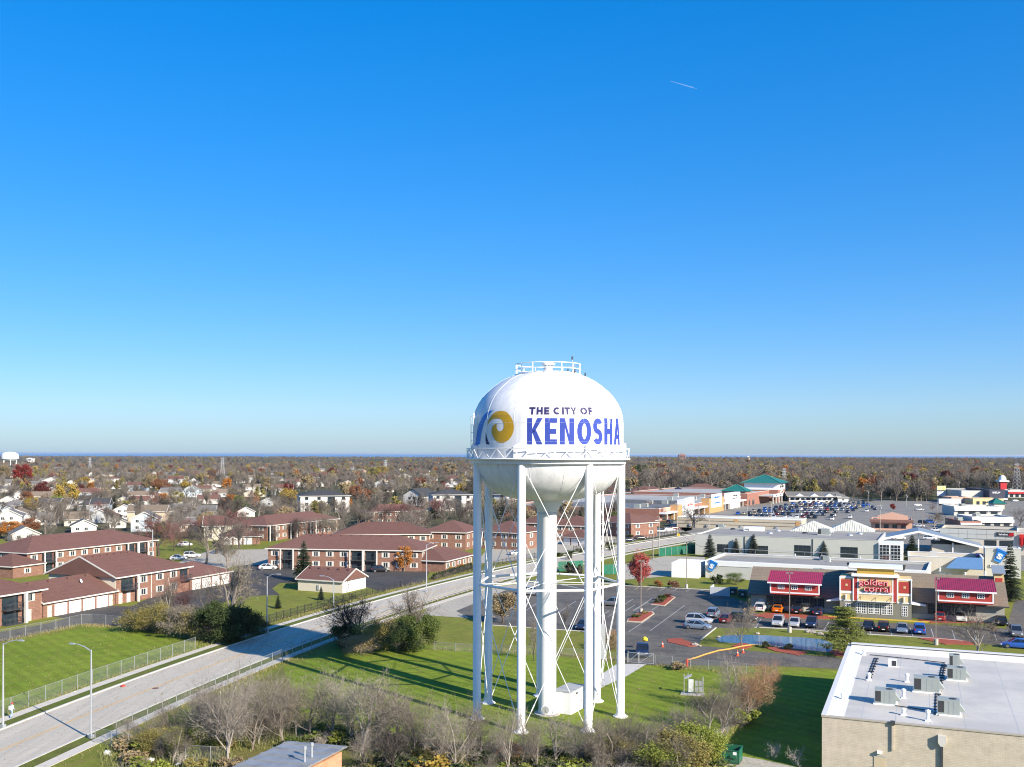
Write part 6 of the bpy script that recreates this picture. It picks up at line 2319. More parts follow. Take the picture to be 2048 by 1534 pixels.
# ---- the white roofed building at the lower right
o = at(1644, 1430, 5.5)
B = Bld('white_roofed_building', 'tan brick building with bright white flat roof in the lower right', 'building', (o.x, o.y), R(-22.3), 60, 36.8)
WB = B
m_block = mat_brick('tan_face_brick', (0.51, 0.445, 0.345), (0.55, 0.48, 0.375), (0.42, 0.365, 0.275), 0.42, 0.145)
m_memb, nt, b = new_mat('white_roof_membrane')
v = coords(nt)
f1 = noise(nt, 0.16, 5, 0.65, v)
f2 = noise(nt, 1.2, 4, 0.7, v)
o_ = mixc(nt, ramp(nt, f1, [(0.40, 0.0), (0.62, 1.0)]), (0.55, 0.52, 0.455), (0.45, 0.43, 0.385))
o_ = mixc(nt, ramp(nt, f2, [(0.58, 0.0), (0.8, 0.45)]), o_, (0.32, 0.32, 0.31))
nt.links.new(o_, b.inputs['Base Color'])
b.inputs['Roughness'].default_value = 0.6
mb = MB()
mb.box(0, 60, 0, 0.3, -0.05, 5.35)
mb.box(0, 60, 36.5, 36.8, -0.05, 5.9)
mb.box(0, 0.3, 0.3, 36.5, -0.05, 5.5)
mb.box(59.7, 60, 0.3, 36.5, -0.05, 5.9)
mb.build('wall', m_block, B.t)
roof_o = MB().box(0.3, 59.7, 0.3, 36.5, 4.75, 5.2).build('roof', m_memb, B.t)
mb = MB()
mb.slab([(0.3, 0.3, 5.2), (1.9, 0.3, 5.2), (0.3, 0.3, 5.5)], (0, 36.2, 0))
mb.box(-0.06, 0.42, -0.06, 36.86, 5.5, 5.6)
mb.box(0.42, 60, 36.1, 36.86, 5.9, 6.0)
mb.slab([(0.42, 36.5, 5.9), (0.42, 35.2, 5.2), (0.42, 36.5, 5.2)], (59, 0, 0))
mb.build('parapet', mat('white_parapet_membrane', (0.60, 0.60, 0.58), 0.55, 0.05, 0.6), B.t)
MB().box(-0.05, 60, -0.07, 0.36, 5.35, 5.47).build('edge_trim', mat('trim_bronze', (0.42, 0.37, 0.29), 0.5, 0.06), B.t)
m_sm = mat('roof_seam', (0.42, 0.43, 0.43), 0.7, 0.2, 2.0)
for i, x in enumerate((3.4, 6.4, 9.4, 12.4, 16.8, 21.2, 25.6)):
 MB().box(x, x + 0.07, 0.4, 35.0, 5.2, 5.206).build('roof_seam', m_sm, roof_o)
for i, y in enumerate((9.5, 20.5, 29.5)):
 MB().box(2, 59, y, y + 0.07, 5.2, 5.208).build('roof_seam', m_sm, roof_o)
ZR = 5.2
for px, py, w, d, h in ((1770, 1410, 1.95, 1.5, 1.45), (1853, 1386, 2.5, 1.6, 1.55), (1897, 1432, 1.95, 1.5, 1.5), (1913, 1362, 1.9, 1.5, 1.4), (1909, 1336, 1.1, 1.2, 1.5)):
 x, y = loc_of(B, px, py, ZR)
 hvac(B, x, y + d / 2, ZR, w, d, h)
x, y = loc_of(B, 1785, 1333, ZR)
MB().box(x - 0.45, x + 0.45, y - 0.3, y + 0.5, ZR, ZR + 0.85).build('box_vent', M['white'], B.t)
MB().box(x - 0.05, x + 0.42, y - 0.33, y - 0.3, ZR + 0.15, ZR + 0.75).build('vent_grille', M['grille'], B.t)
for px, py, h in ((1814, 1364, 1.0), (1807, 1396, 1.0), (1856, 1442, 1.1), (1738, 1361, 0.9), (1686, 1401, 0.75), (1807, 1430, 0.7), (1728, 1310, 0.7)):
 x, y = loc_of(B, px, py, ZR)
 small_vent(B, x, y, ZR, h)

def cable_ladder(pts, z=ZR + 0.06):
 mb = MB()
 P = [Vector((*loc_of(B, px, py, z), z)) for px, py in pts]
 for a, b_ in zip(P, P[1:]):
  d = (b_ - a).normalized()
  s_ = Vector((d.y, -d.x, 0)) * 0.14
  for sg in (-1, 1):
   mb.beam(a + s_ * sg, b_ + s_ * sg, 0.05, 0.07)
  n = max(2, int((b_ - a).length / 1.4))
  for i in range(n):
   c = a.lerp(b_, (i + 0.5) / n)
   mb.beam(c - s_ * 2.2, c + s_ * 2.2, 0.14, 0.12)
 mb.build('conduit_rack', M['dark'], B.t)

cable_ladder([(1753, 1315), (1737, 1357)])
cable_ladder([(1888, 1329), (1876, 1385), (1874, 1430)])
for pts in ([(1740, 1311), (1800, 1317), (1890, 1327), (1888, 1335)], [(1790, 1413), (1826, 1418), (1850, 1422)]):
 mb = MB()
 mb.tube([(*loc_of(B, px, py, ZR), ZR + 0.1) for px, py in pts], 0.05, 5)
 mb.build('gas_pipe', M['dark'], B.t)
# things on the street wall
x, _ = loc_of(B, 1761.5, 1534, 0.4)
d_ = B.door('f', x, 1.0, 2.15, mat('tan_steel_door', (0.52, 0.43, 0.29), 0.6, 0.05))
MB().box(x - 0.58, x + 0.58, -0.05, 0.0, 2.15, 2.25).build('door_lintel', M['galv'], B.t)
MB().box(x - 0.22, x + 0.2, -0.3, 0.0, 2.5, 2.72).build('wall_lamp', M['white'], B.t)
x, _ = loc_of(B, 1789, 1460, 3)
MB().box(x - 0.09, x + 0.09, -0.16, 0.0, 2.9, 5.2).build('scupper_pipe', m_block, B.t)
MB().box(x - 0.2, x + 0.2, -0.22, 0.05, 5.25, 5.62).build('scupper_head', M['slat'], B.t)
x, _ = loc_of(B, 1883, 1500, 3)
MB().box(x - 0.1, x + 0.1, -0.2, 0.0, 0, 3.9).build('downspout', M['slat'], B.t)
cb = MB()
cb.box(x - 0.33, x + 0.33, -0.4, 0, 4.1, 4.75)
cb.slab([(x - 0.33, -0.4, 4.1), (x + 0.33, -0.4, 4.1), (x + 0.12, -0.4, 3.8), (x - 0.12, -0.4, 3.8)], (0, 0.4, 0))
cb.build('conductor_head', M['trim'], B.t)
x, _ = loc_of(B, 1735, 1534, 0.4)
rl_ = MB()
rl_.tube([(x - 1.6, -0.6, 0.9), (x + 0.6, -0.6, 1.35)], 0.03, 5)
rl_.tube([(x + 0.6, -0.6, 1.35), (x + 0.6, -0.6, 0)], 0.03, 5)
rl_.tube([(x - 1.6, -0.6, 0.9), (x - 1.6, -0.6, 0)], 0.03, 5)
rl_.build('hand_rail', M['slat'], B.t)

# ---- metal roofed shed at the bottom of the picture
q = at(693, 1493, 3.6)
w_ = math.hypot(5.5, 2.0)
vdir = Vector((-math.sin(GA), math.cos(GA)))
udir = Vector((math.cos(GA), math.sin(GA)))
org = Vector((q.x, q.y)) - udir * 6.0 - vdir * 22
B = Bld('metal_roofed_shed', 'orange brick shed with grey ribbed metal roof at the bottom edge', 'shed', (org.x, org.y), GA, 6.0, 22)
m_ob = mat_brick('orange_brick', (0.48, 0.22, 0.11), (0.55, 0.28, 0.15), (0.45, 0.34, 0.25), 0.4, 0.14)
B.wall(3.2, m_ob, 0.3, 5.75, 0.3, 21.6)
mb = MB()
mb.slab([(-0.2, -0.2, 3.35), (6.1, -0.2, 3.55), (6.1, 22, 3.55), (-0.2, 22, 3.35)], (0, 0, 0.1))
m_tin = mat('weathered_tin', (0.34, 0.345, 0.34), 0.5, 0.22, 0.6, metal=0.3, spots=(0.4, (0.24, 0.24, 0.235)))
ro = mb.build('roof', m_tin, B.t)
for i in range(13):
 y = 0.5 + i * 1.72
 MB().box(-0.2, 6.1, y, y + 0.28, 0, 0.07).build('roof_rib', m_tin, ro, loc=(0, 0, 3.46), rot=(0, -math.atan2(0.2, 6.3), 0))
for y in (16.8, 17.9):
 MB().tube([(5.0, y, 3.6), (5.0, y, 4.7)], 0.09, 8).build('flue', M['galv'], ro)
 MB().tube([(5.0, y, 4.65), (5.0, y, 4.95)], 0.16, 8).build('flue_cap', M['galv'], ro)

# vehicles
PAINT = {k: mat('paint_' + k, c, 0.28, 0.03, 0.5, metal=0.15, spec=0.6) for k, c in dict(
 white=(0.72, 0.72, 0.70), silver=(0.42, 0.43, 0.45), grey=(0.16, 0.165, 0.175), black=(0.016, 0.016, 0.018), navy=(0.018, 0.03, 0.075), blue=(0.03, 0.11, 0.42),
 red=(0.34, 0.018, 0.02), maroon=(0.12, 0.012, 0.018), orange=(0.68, 0.17, 0.01), steel=(0.17, 0.22, 0.29), tan=(0.38, 0.32, 0.23), green=(0.03, 0.09, 0.06)).items()}
M['lampglass'] = mat('headlamp', (0.75, 0.75, 0.72), 0.2, 0.02)
M['lampred'] = mat('tail_lamp', (0.40, 0.01, 0.01), 0.3, 0.02)

CARS = {
 'sedan': dict(L=4.75, sec=[(-2.37, .38, .80, .72), (-2.2, .25, .98, .86), (-1.5, .2, 1.0, .91), (0, .2, .97, .92), (1.05, .2, .93, .91), (2.0, .25, .78, .86), (2.37, .36, .62, .70)],
     cab=[(-1.95, .98, .82), (-1.2, 1.40, .63), (-0.35, 1.46, .64), (0.25, 1.42, .63), (1.15, .94, .82)]),
 'suv': dict(L=4.7, sec=[(-2.35, .42, .98, .78), (-2.25, .3, 1.08, .88), (-1.4, .25, 1.08, .93), (0, .25, 1.06, .94), (1.05, .25, 1.04, .93), (2.05, .3, .95, .88), (2.35, .42, .78, .74)],
    cab=[(-2.28, 1.08, .84), (-1.95, 1.62, .70), (-0.8, 1.72, .71), (0.2, 1.68, .70), (1.05, 1.05, .84)]),
 'coupe': dict(L=4.8, sec=[(-2.4, .4, .9, .76), (-2.2, .25, 1.02, .92), (-1.4, .2, 1.03, .95), (0, .2, .96, .95), (1.0, .2, .95, .95), (2.1, .25, .84, .9), (2.4, .34, .66, .74)],
     cab=[(-1.85, 1.0, .82), (-0.95, 1.33, .6), (-0.4, 1.36, .62), (0.0, 1.33, .61), (0.8, .95, .82)]),
 'pickup': dict(L=5.7, sec=[(-2.85, .5, 1.0, .86), (-2.8, .4, 1.12, .96), (-1.4, .35, 1.14, .98), (0, .35, 1.14, .98), (1.6, .35, 1.16, .97), (2.6, .4, 1.1, .94), (2.85, .5, .92, .84)],
     cab=[(-0.95, 1.14, .86), (-0.75, 1.78, .74), (0.0, 1.86, .75), (0.75, 1.82, .74), (1.6, 1.15, .86)]),
}

def loft(sec, rounded=0.12):
 mb = MB()
 rings = []
 for x, z0, z1, w in sec:
  r = min(rounded, (z1 - z0) * 0.3)
  rings.append([(x, -w + 0.05, z0), (x, w - 0.05, z0), (x, w, z0 + r), (x, w, z1 - r * 1.6), (x, w - r, z1), (x, -w + r, z1), (x, -w, z1 - r * 1.6), (x, -w, z0 + r)])
 n = 8
 vs = [p for r_ in rings for p in r_]
 fs = []
 for k in range(len(rings) - 1):
  for i in range(n):
   j = (i + 1) % n
   fs.append((k * n + i, k * n + j, (k + 1) * n + j, (k + 1) * n + i))
 fs.append(tuple(range(n)))
 fs.append(tuple((len(rings) - 1) * n + i for i in range(n)))
 mb.add(vs, fs)
 return mb

def car_meshes(kind):
 d = CARS[kind]
 body = loft(d['sec'])
 cab = d['cab']
 (xa, za, wa), (xb, zb, wb), (xm, zm, wm), (xc, zc, wc), (xd, zd, wd) = cab
 # roof skin and pillars in the body colour
 t = 0.035
 top = [(xb, -wb, zb), (xm, -wm, zm), (xc, -wc, zc), (xc, wc, zc), (xm, wm, zm), (xb, wb, zb)]
 for a, b_ in ((0, 1), (1, 2)):
  q = [top[a], top[b_], top[5 - b_], top[5 - a]]
  body.slab([(p[0], p[1] * 1.03, p[2]) for p in q], (0, 0, t))
 for sg in (-1, 1):
  for p, q in (((xa, za, wa), (xb, zb, wb)), ((xd, zd, wd), (xc, zc, wc)), (((xa + xd) / 2 - 0.15, (za + zd) / 2, wa), (xm + 0.1, zm, wm))):
   body.beam((p[0], sg * p[2], p[1]), (q[0], sg * q[2], q[1]), 0.07, 0.09)
  for wx in (-d['L'] * 0.30, d['L'] * 0.30):
   body.tube([(wx, sg * 0.80, 0.37), (wx, sg * 0.955, 0.37)], 0.41, 14)
 if kind == 'pickup':
  bed = None
 glass = MB()
 for sg in (-1, 1):
  pts = [(xa, sg * wa * 0.985, za), (xb, sg * wb * 0.985, zb - 0.01), (xm, sg * wm * 0.985, zm - 0.01), (xc, sg * wc * 0.985, zc - 0.01), (xd, sg * wd * 0.985, zd)]
  glass.slab(pts, (0, -sg * 0.03, 0))
 glass.slab([(xd, -wd * .97, zd), (xd, wd * .97, zd), (xc, wc * .97, zc - .01), (xc, -wc * .97, zc - .01)], (-0.03, 0, 0))
 glass.slab([(xa, -wa * .97, za), (xa, wa * .97, za), (xb, wb * .97, zb - .01), (xb, -wb * .97, zb - .01)], (0.03, 0, 0))
 tyre = MB().tube([(0, -0.11, 0), (0, 0.11, 0)], 0.345, 16)
 rim = MB().tube([(0, -0.125, 0), (0, 0.125, 0)], 0.21, 12)
 sx, sz = d['sec'][-1], d['sec'][-1]
 xf = d['sec'][-2][0] + 0.14
 xr = d['sec'][0][0]
 zf = d['sec'][-1][2] - 0.06
 hl = MB().box(xf, xf + 0.22, -0.15, 0.15, -0.08, 0.08)
 tl = MB().box(xr - 0.03, xr + 0.16, -0.11, 0.11, -0.14, 0.14)
 lp = MB().box(xr - 0.03, xr + 0.03, -0.22, 0.22, -0.07, 0.07)
 return dict(body=body, glass=glass, tyre=tyre.mesh('tyre', M['rubber'], True), rim=rim.mesh('rim', M['rim']), hl=hl.mesh('headlight', M['lampglass']), tl=tl.mesh('tail_light', M['lampred']), plate=lp.mesh('number_plate', M['white']),
    bodym=body.mesh('body', PAINT['white'], True), glassm=glass.mesh('windows', M['carglass']), L=d['L'], zf=zf, zr=d['sec'][0][2] - 0.08)

CM = {k: car_meshes(k) for k in CARS}
CNAME = {'sedan': 'sedan', 'suv': 'suv', 'coupe': 'sports_coupe', 'pickup': 'pickup_truck'}

def car(kind, colour, px, py, heading, label, group=None, parts=True):
 p = at(px, py)
 c = CM[kind]
 t = thing(CNAME[kind], label, {'suv': 'SUV', 'pickup': 'pickup'}.get(kind, 'car'), (p.x, p.y, 0.03), heading, group)
 b_ = put('body', c['bodym'], t)
 set_mat(b_, PAINT[colour])
 put('windows', c['glassm'], t)
 for sx in (-1, 1):
  for sy in (-1, 1):
   w = put('wheel', c['tyre'], t, (sx * c['L'] * 0.30, sy * 0.86, 0.345))
   put('rim', c['rim'], w)
 for sy in (-1, 1):
  put('headlight', c['hl'], t, (0, sy * 0.62, c['zf']))
  put('tail_light', c['tl'], t, (0, sy * 0.70, c['zr']))
 put('number_plate', c['plate'], t, (0, 0, 0.55))
 if kind == 'pickup':
  bedm = cached('bedliner', lambda: MB().box(-2.7, -1.05, -0.78, 0.78, 1.1, 1.16).mesh('cargo_bed', M['rubber']))
  put('cargo_bed', bedm, t)
  gm2 = cached('grille2', lambda: MB().box(2.72, 2.88, -0.5, 0.5, 0.6, 0.95).mesh('grille', M['rim']))
  put('grille', gm2, t)
 return t

AW, US, RT, LF = R(68.5), R(248.5), GA, GA + math.pi
near = 'cars in the restaurant car park'
for a in [
 ('suv', 'white', 1521, 1222, AW, 'white SUV with its rear to us, left end of the row under the restaurant windows'),
 ('coupe', 'orange', 1556, 1223.5, AW, 'orange sports coupe under the left restaurant windows'),
 ('suv', 'black', 1595, 1226, AW, 'black SUV right of the orange coupe'),
 ('sedan', 'navy', 1636, 1229, AW, 'navy sedan right of the black SUV under the restaurant windows'),
 ('suv', 'red', 1879, 1240, AW, 'red SUV below the right restaurant windows'),
 ('suv', 'white', 1921, 1242, US, 'white SUV facing us beside the red SUV'),
 ('suv', 'silver', 1556, 1251, US, 'silver SUV facing the pond, left end of its row'),
 ('sedan', 'silver', 1589, 1252, US, 'silver sedan facing the pond beside the lot lamp'),
 ('suv', 'navy', 1623, 1253.5, US, 'dark blue SUV facing the pond left of the pine'),
 ('sedan', 'black', 1737, 1259, US, 'black sedan just right of the pine'),
 ('suv', 'black', 1767, 1261, AW, 'black SUV with its rear to us between the black and grey blue sedans'),
 ('sedan', 'steel', 1804, 1264, US, 'grey blue sedan facing us in the row above the white roof'),
 ('suv', 'blue', 1839, 1266, AW, 'deep blue SUV with red tail lights at the right end of the row'),
 ('sedan', 'black', 2003, 1249, US, 'black sedan behind the bare tree at the right edge'),
 ('suv', 'grey', 2032, 1272, US, 'grey SUV at the right edge above the bright blue sedan'),
 ('sedan', 'blue', 2034, 1296, LF, 'bright blue sedan seen from the side at the right edge'),
 ('suv', 'silver', 1398, 1247, RT, 'silver SUV seen from the side beside the pond kerb'),
 ('sedan', 'steel', 1395, 1258, RT, 'slate blue sedan seen from the side beside the pond kerb'),
 ('suv', 'steel', 1427, 1233, AW, 'grey blue SUV behind the small bare tree by the pond'),
 ('sedan', 'maroon', 1452, 1244, AW, 'maroon car hidden behind the small bare tree by the pond'),
 ('suv', 'black', 1487, 1243, RT, 'black SUV half hidden right of the small bare tree'),
 ('suv', 'grey', 1224, 1212, LF, 'grey SUV behind the ladder leg of the tower'),
 ('sedan', 'navy', 1168, 1257, US, 'navy car at the kerb behind the right front tower leg'),
 ('suv', 'silver', 1064, 1190, RT, 'silver van seen between the tower riser and a front leg'),
 ('pickup', 'navy', 1285, 1311, R(262), 'navy pickup truck waiting at the tower gate'),
]:
 car(*a, group=near)
apt = 'cars at the brick apartments'
for a in [
 ('sedan', 'white', 536, 1139, R(8), 'white sedan on the black lot left of the spruce'),
 ('suv', 'black', 761, 1144, R(10), 'black SUV beside the orange tree'),
 ('sedan', 'white', 357, 1120, R(15), 'white sedan in the apartment yard behind the hedge'),
 ('suv', 'white', 384, 1115, R(15), 'white SUV in the apartment yard, right of the white sedan'),
 ('sedan', 'white', 370, 1092, R(10), 'white car beyond the bare trees above the apartment yard'),
 ('sedan', 'black', 995, 1097, R(8), 'black sedan behind the second tower leg from the left'),
 ('suv', 'black', 1017, 1091, R(8), 'black SUV between the left tower legs'),
 ('sedan', 'white', 1035, 1110, R(20), 'white car behind the left front tower leg'),
 ('suv', 'white', 1145, 1082, R(5), 'white SUV right of the tower riser'),
 ('sedan', 'navy', 1256, 1083, R(15), 'navy sedan left end of the row right of the tower'),
 ('sedan', 'black', 1281, 1079, R(15), 'black sedan second in the row right of the tower'),
 ('suv', 'silver', 1299, 1071, R(15), 'silver SUV third in the row right of the tower'),
 ('suv', 'grey', 1323, 1066, R(15), 'grey SUV fourth in the row right of the tower'),
 ('sedan', 'white', 1338, 1062, R(15), 'white sedan fifth in the row right of the tower'),
 ('sedan', 'maroon', 1350, 1059, R(15), 'maroon sedan at the right end of the row beyond the tower'),
 ('suv', 'black', 1340, 1047, R(60), 'black SUV by the tan warehouse corner'),
 ('suv', 'white', 1797, 1079, R(0), 'white SUV under the slate gable canopy'),
 ('suv', 'navy', 1870, 1072, RT, 'navy SUV left of the panel front shop'),
 ('suv', 'white', 1860, 1080, RT, 'white SUV in front of the navy one left of the panel front shop'),
 ('sedan', 'white', 1873, 1063, RT, 'white sedan behind the navy SUV left of the panel front shop'),
 ('suv', 'black', 1847, 1048, RT, 'black SUV right of the salmon diner'),
 ('suv', 'blue', 1862, 1047, RT, 'blue SUV right of the salmon diner'),
 ('sedan', 'white', 1838, 1054, RT, 'white sedan by the corner of the salmon diner'),
 ('sedan', 'white', 1835, 1012, R(0), 'white car crossing the far street above the retail lot'),
 ('sedan', 'silver', 1838, 1021, R(0), 'silver car at the top of the empty retail lot'),
 ('suv', 'white', 1985, 1001, R(0), 'white SUV on the far right street by the teal pavilion'),
 ('sedan', 'white', 2030, 1003, R(20), 'white car parked at the far right edge'),
]:
 car(*a, group=apt if a[2] < 1400 else 'cars around the far shops')
# the crowded retail car park: small in the picture, one mesh each
fars = {}
for k in ('sedan', 'suv'):
 c = CM[k]
 mb = MB()
 mb.add(c['body'].v, c['body'].f, 0)
 mb.add(c['glass'].v, c['glass'].f, 1)
 for sx in (-1, 1):
  for sy in (-1, 1):
   mb.tube([(sx * c['L'] * .3, sy * 0.76, .345), (sx * c['L'] * .3, sy * 0.96, .345)], 0.34, 8, 2)
 fars[k] = mb.mesh('parked_car', [PAINT['white'], M['carglass'], M['rubber']])
rng = random.Random(5)
rows = [(1036.5, 1500, 1640), (1030.5, 1476, 1652), (1025.5, 1508, 1690), (1021, 1530, 1708), (1017, 1552, 1722), (1013.2, 1572, 1735), (1010, 1586, 1742), (1007, 1600, 1738)]
cw = {'white': 'white', 'silver': 'silver', 'grey': 'grey', 'black': 'black', 'navy': 'navy', 'blue': 'blue', 'red': 'red', 'maroon': 'maroon', 'steel': 'grey blue', 'tan': 'tan'}
for ri, (y, xa, xb) in enumerate(rows):
 x = xa
 k = 0
 while x < xb:
  if rng.random() < 0.93:
   yy = y + (x - 1600) * 0.012
   kind = rng.choice(['sedan', 'suv', 'suv'])
   colr = rng.choice(['white', 'white', 'silver', 'grey', 'black', 'black', 'navy', 'navy', 'steel', 'maroon', 'blue', 'tan'])
   if ri == 3 and k == 9:
    colr = 'red'
   if ri == 1 and k == 0:
    colr = 'blue'
   p = at(x, yy)
   o_ = put('parked_car', fars[kind], None, (p.x, p.y, 0.03), (AW if rng.random() < 0.6 else US) + rng.uniform(-0.05, 0.05))
   set_mat(o_, PAINT[colr])
   tag(o_, '%s %s, %s from the left in row %s of the crowded retail car park' % (cw[colr], 'SUV' if kind == 'suv' else 'sedan', ORD[k], ('nearest', 'second', 'third', 'fourth', 'fifth', 'sixth', 'seventh', 'farthest')[ri]), 'car', 'cars in the crowded retail car park')
   k += 1
  x += 2.75 * FOC / at(x, y).y * rng.uniform(0.95, 1.1)
for k, (x, y, kind, colr) in enumerate([(1664, 1035, 'suv', 'black'), (1668, 1033, 'sedan', 'silver'), (1664, 1040, 'sedan', 'white'), (1700, 1037, 'suv', 'white'), (1695, 1026, 'suv', 'navy'), (1733, 1024, 'suv', 'white'), (1745, 1017, 'suv', 'navy'), (1750, 1020, 'sedan', 'navy')]):
 p = at(x, y)
 o_ = put('parked_car', fars[kind], None, (p.x, p.y, 0.03), AW)
 set_mat(o_, PAINT[colr])
 tag(o_, '%s of the stray cars right of the crowded rows, a %s %s' % (ORD[k], cw[colr], 'SUV' if kind == 'suv' else 'sedan'), 'car', 'stray cars beside the crowded rows')
# trailer
p = at(856, 1143)
t = thing('cargo_trailer', 'white enclosed cargo trailer by the low hipped brick house', 'trailer', (p.x, p.y, 0), R(14))
MB().box(0, 4.6, 0, 2.2, 0.55, 2.6).build('body', PAINT['white'], t)
MB().box(4.6, 5.6, 1.0, 1.2, 0.5, 0.62).build('drawbar', M['dark'], t)
for y in (-0.05, 2.03):
 w = MB().tube([(1.9, y, 0.36), (1.9, y + 0.22, 0.36)], 0.36, 14).build('wheel', M['rubber'], t)
MB().box(3.2, 3.7, -0.03, 0, 1.5, 2.0).build('side_window', M['glass'], t)
MB().box(0.9, 1.2, -0.03, 0, 1.6, 1.9).build('vent', M['slat'], t)
MB().box(-0.03, 0, 0.1, 2.1, 0.6, 2.5).build('rear_door', M['trim'], t)
# freight truck far right
p = at(1900, 1011)
t = thing('box_trailer', 'long white box trailer on the far street before the salmon shop', 'trailer', (p.x, p.y, 0), R(-3))
MB().box(-6.5, 6.5, 0, 2.5, 1.1, 4.0).build('body', PAINT['white'], t)
for x in (-5.0, -3.9, 4.5):
 MB().tube([(x, 0, 0.5), (x, 2.5, 0.5)], 0.5, 12).build('axle_wheels', M['rubber'], t)

# fences
def resample(P, step):
 out, acc = [P[0]], 0.0
 for a, b_ in zip(P, P[1:]):
  L = (b_ - a).length
  d = step - acc
  while d <= L:
   out.append(a.lerp(b_, d / L))
   d += step
  acc = L - (d - step)
 if (out[-1] - P[-1]).length > 0.3:
  out.append(P[-1])
 return out

def fence(P, label, h=1.83, step=3.0, kind='chain', name='chain_link_fence', group=None, gates=()):
 P = [Vector((p[0], p[1])) for p in P]
 posts = resample(P, step)
 t = thing(name, label, 'fence', (posts[0].x, posts[0].y, 0), 0, group)
 o = posts[0]
 loc = [(p - o) for p in posts]
 if kind == 'chain':
  pm = cached(('cpost', h), lambda: MB().tube([(0, 0, 0), (0, 0, h + 0.06)], 0.045, 6).mesh('post', M['fencegalv']))
  fab = MB()
  rail = MB()
  for a, b_ in zip(loc, loc[1:]):
   fab.add([(a.x, a.y, 0.05), (b_.x, b_.y, 0.05), (b_.x, b_.y, h), (a.x, a.y, h)], [(0, 1, 2, 3)])
   rail.tube([(a.x, a.y, h), (b_.x, b_.y, h)], 0.024, 5)
  for p in loc:
   put('post', pm, t, (p.x, p.y, 0))
  rail.build('top_rail', M['fencegalv'], t)
  fab.build('wire_mesh', M['chain'], t)
 elif kind == 'rail':
  wm = M['railwood']
  pm = cached(('rpost', h), lambda: MB().box(-0.07, 0.07, -0.07, 0.07, 0, h + 0.08).mesh('post', wm))
  for p in loc:
   put('post', pm, t, (p.x, p.y, 0))
  for a, b_ in zip(loc, loc[1:]):
   d = b_ - a
   rm = MB().box(0, 1, -0.025, 0.025, -0.06, 0.06)
   me = cached('railboard', lambda: rm.mesh('rail_board', wm))
   for z in (0.3, 0.65, h - 0.05):
    put('rail_board', me, t, (a.x, a.y, z), math.atan2(d.y, d.x), (d.length, 1, 1))
 else:
  pm = cached(('ppost', h), lambda: MB().box(-0.05, 0.05, -0.05, 0.05, 0, h + 0.1).mesh('post', M['dark']))
  for p in loc:
   put('post', pm, t, (p.x, p.y, 0))
  rl2, pk = MB(), MB()
  for a, b_ in zip(loc, loc[1:]):
   for z in (0.2, h - 0.15):
    rl2.beam((a.x, a.y, z), (b_.x, b_.y, z), 0.04, 0.05)
   n = max(2, int((b_ - a).length / 0.2))
   for i in range(1, n):
    q = a.lerp(b_, i / n)
    pk.box(q.x - 0.012, q.x + 0.012, q.y - 0.012, q.y + 0.012, 0.1, h)
  rl2.build('rails', M['dark'], t)
  po = pk.build('pickets', M['dark'], t)
  po['kind'] = 'stuff'
 return t

M['railwood'] = mat('weathered_rail_wood', (0.30, 0.27, 0.22), 0.85, 0.2, 2.0)
Lf, _ = ribbon(road, -3.85, 0)
sel = [p for p in Lf if p.y < 158]
fence(sel, 'tall chain link fence between the field and the far sidewalk')
Lf, _ = ribbon(road, RW + 3.35, 0)
fence([p for p in Lf if 102 < p.y < 176], 'chain link fence beside the near sidewalk in front of the scrub')
fence(pxl((-120, 1306), (10, 1281), (75, 1268), (132, 1257), (159, 1250), (184, 1249)), 'chain link fence between the field and the black drive', step=3.0)
fence(pxl((184, 1249), (211, 1251), (241, 1254)), 'short chain link fence at the field corner by the hedge', step=3.0)
fence(pxl((190, 1486), (256, 1501), (305, 1515), (355, 1522), (405, 1525), (452, 1528)), 'chain link fence running through the scrub at the lower left', 1.6, 2.6)
fence(pxl((868, 1300), (921, 1304), (991, 1307), (1062, 1310), (1132, 1313), (1200, 1319), (1255, 1325)), 'low chain link fence across the grass behind the tower', 1.25, 3.6)
fence(pxl((1310, 1329), (1348, 1333), (1386, 1337), (1470, 1345), (1553, 1353)), 'low chain link fence along the drive right of the gate', 1.35, 2.6)
fence(pxl((1553, 1353), (1520, 1392), (1480, 1437), (1415, 1512)), 'chain link fence running down beside the tan scrub', 1.35, 3.0)
fence(pxl((1790, 1100), (1878, 1110)), 'short chain link fence beside the slate gable', 1.5, 3)
# the double gate
for k, (pa, pb, lab) in enumerate([((1256, 1325), (1277, 1327), 'left chain link gate leaf behind the tower'), ((1278, 1327), (1308, 1329), 'right chain link gate leaf before the navy pickup')]):
 a, b_ = at(*pa), at(*pb)
 d = b_ - a
 t = thing('gate_leaf', lab, 'gate', (a.x, a.y, 0), math.atan2(d.y, d.x), 'tower gate')
 L = d.length - 0.06
 for nm, p, q in (('post', (0, 0, 0), (0, 0, 1.7)), ('post', (L, 0, 0), (L, 0, 1.55)), ('rail', (0, 0, 1.5), (L, 0, 1.5)), ('rail', (0, 0, 0.12), (L, 0, 0.12)), ('brace', (0, 0, 0.12), (L, 0, 1.5))):
  MB().tube([p, q], 0.04, 6).build(nm, M['galv'], t)
 mb = MB()
 mb.add([(0, 0, 0.12), (L, 0, 0.12), (L, 0, 1.5), (0, 0, 1.5)], [(0, 1, 2, 3)])
 mb.build('wire_mesh', M['chain'], t)
Lf, _ = ribbon(road, RW + 1.1, 0)
fence([p for p in Lf if 178 < p.y < 236], 'three rail wooden fence between the street and the concrete apron', 1.1, 2.4, 'rail', 'rail_fence')
Lf, _ = ribbon(road, -5.6, 0)
fence([p for p in Lf if 166 < p.y < 232], 'black picket fence along the street below the cream garage', 1.5, 2.4, 'picket', 'picket_fence')
fence([p for p in Lf if 238 < p.y < 300], 'black picket fence along the street behind the tower', 1.5, 2.4, 'picket', 'picket_fence')
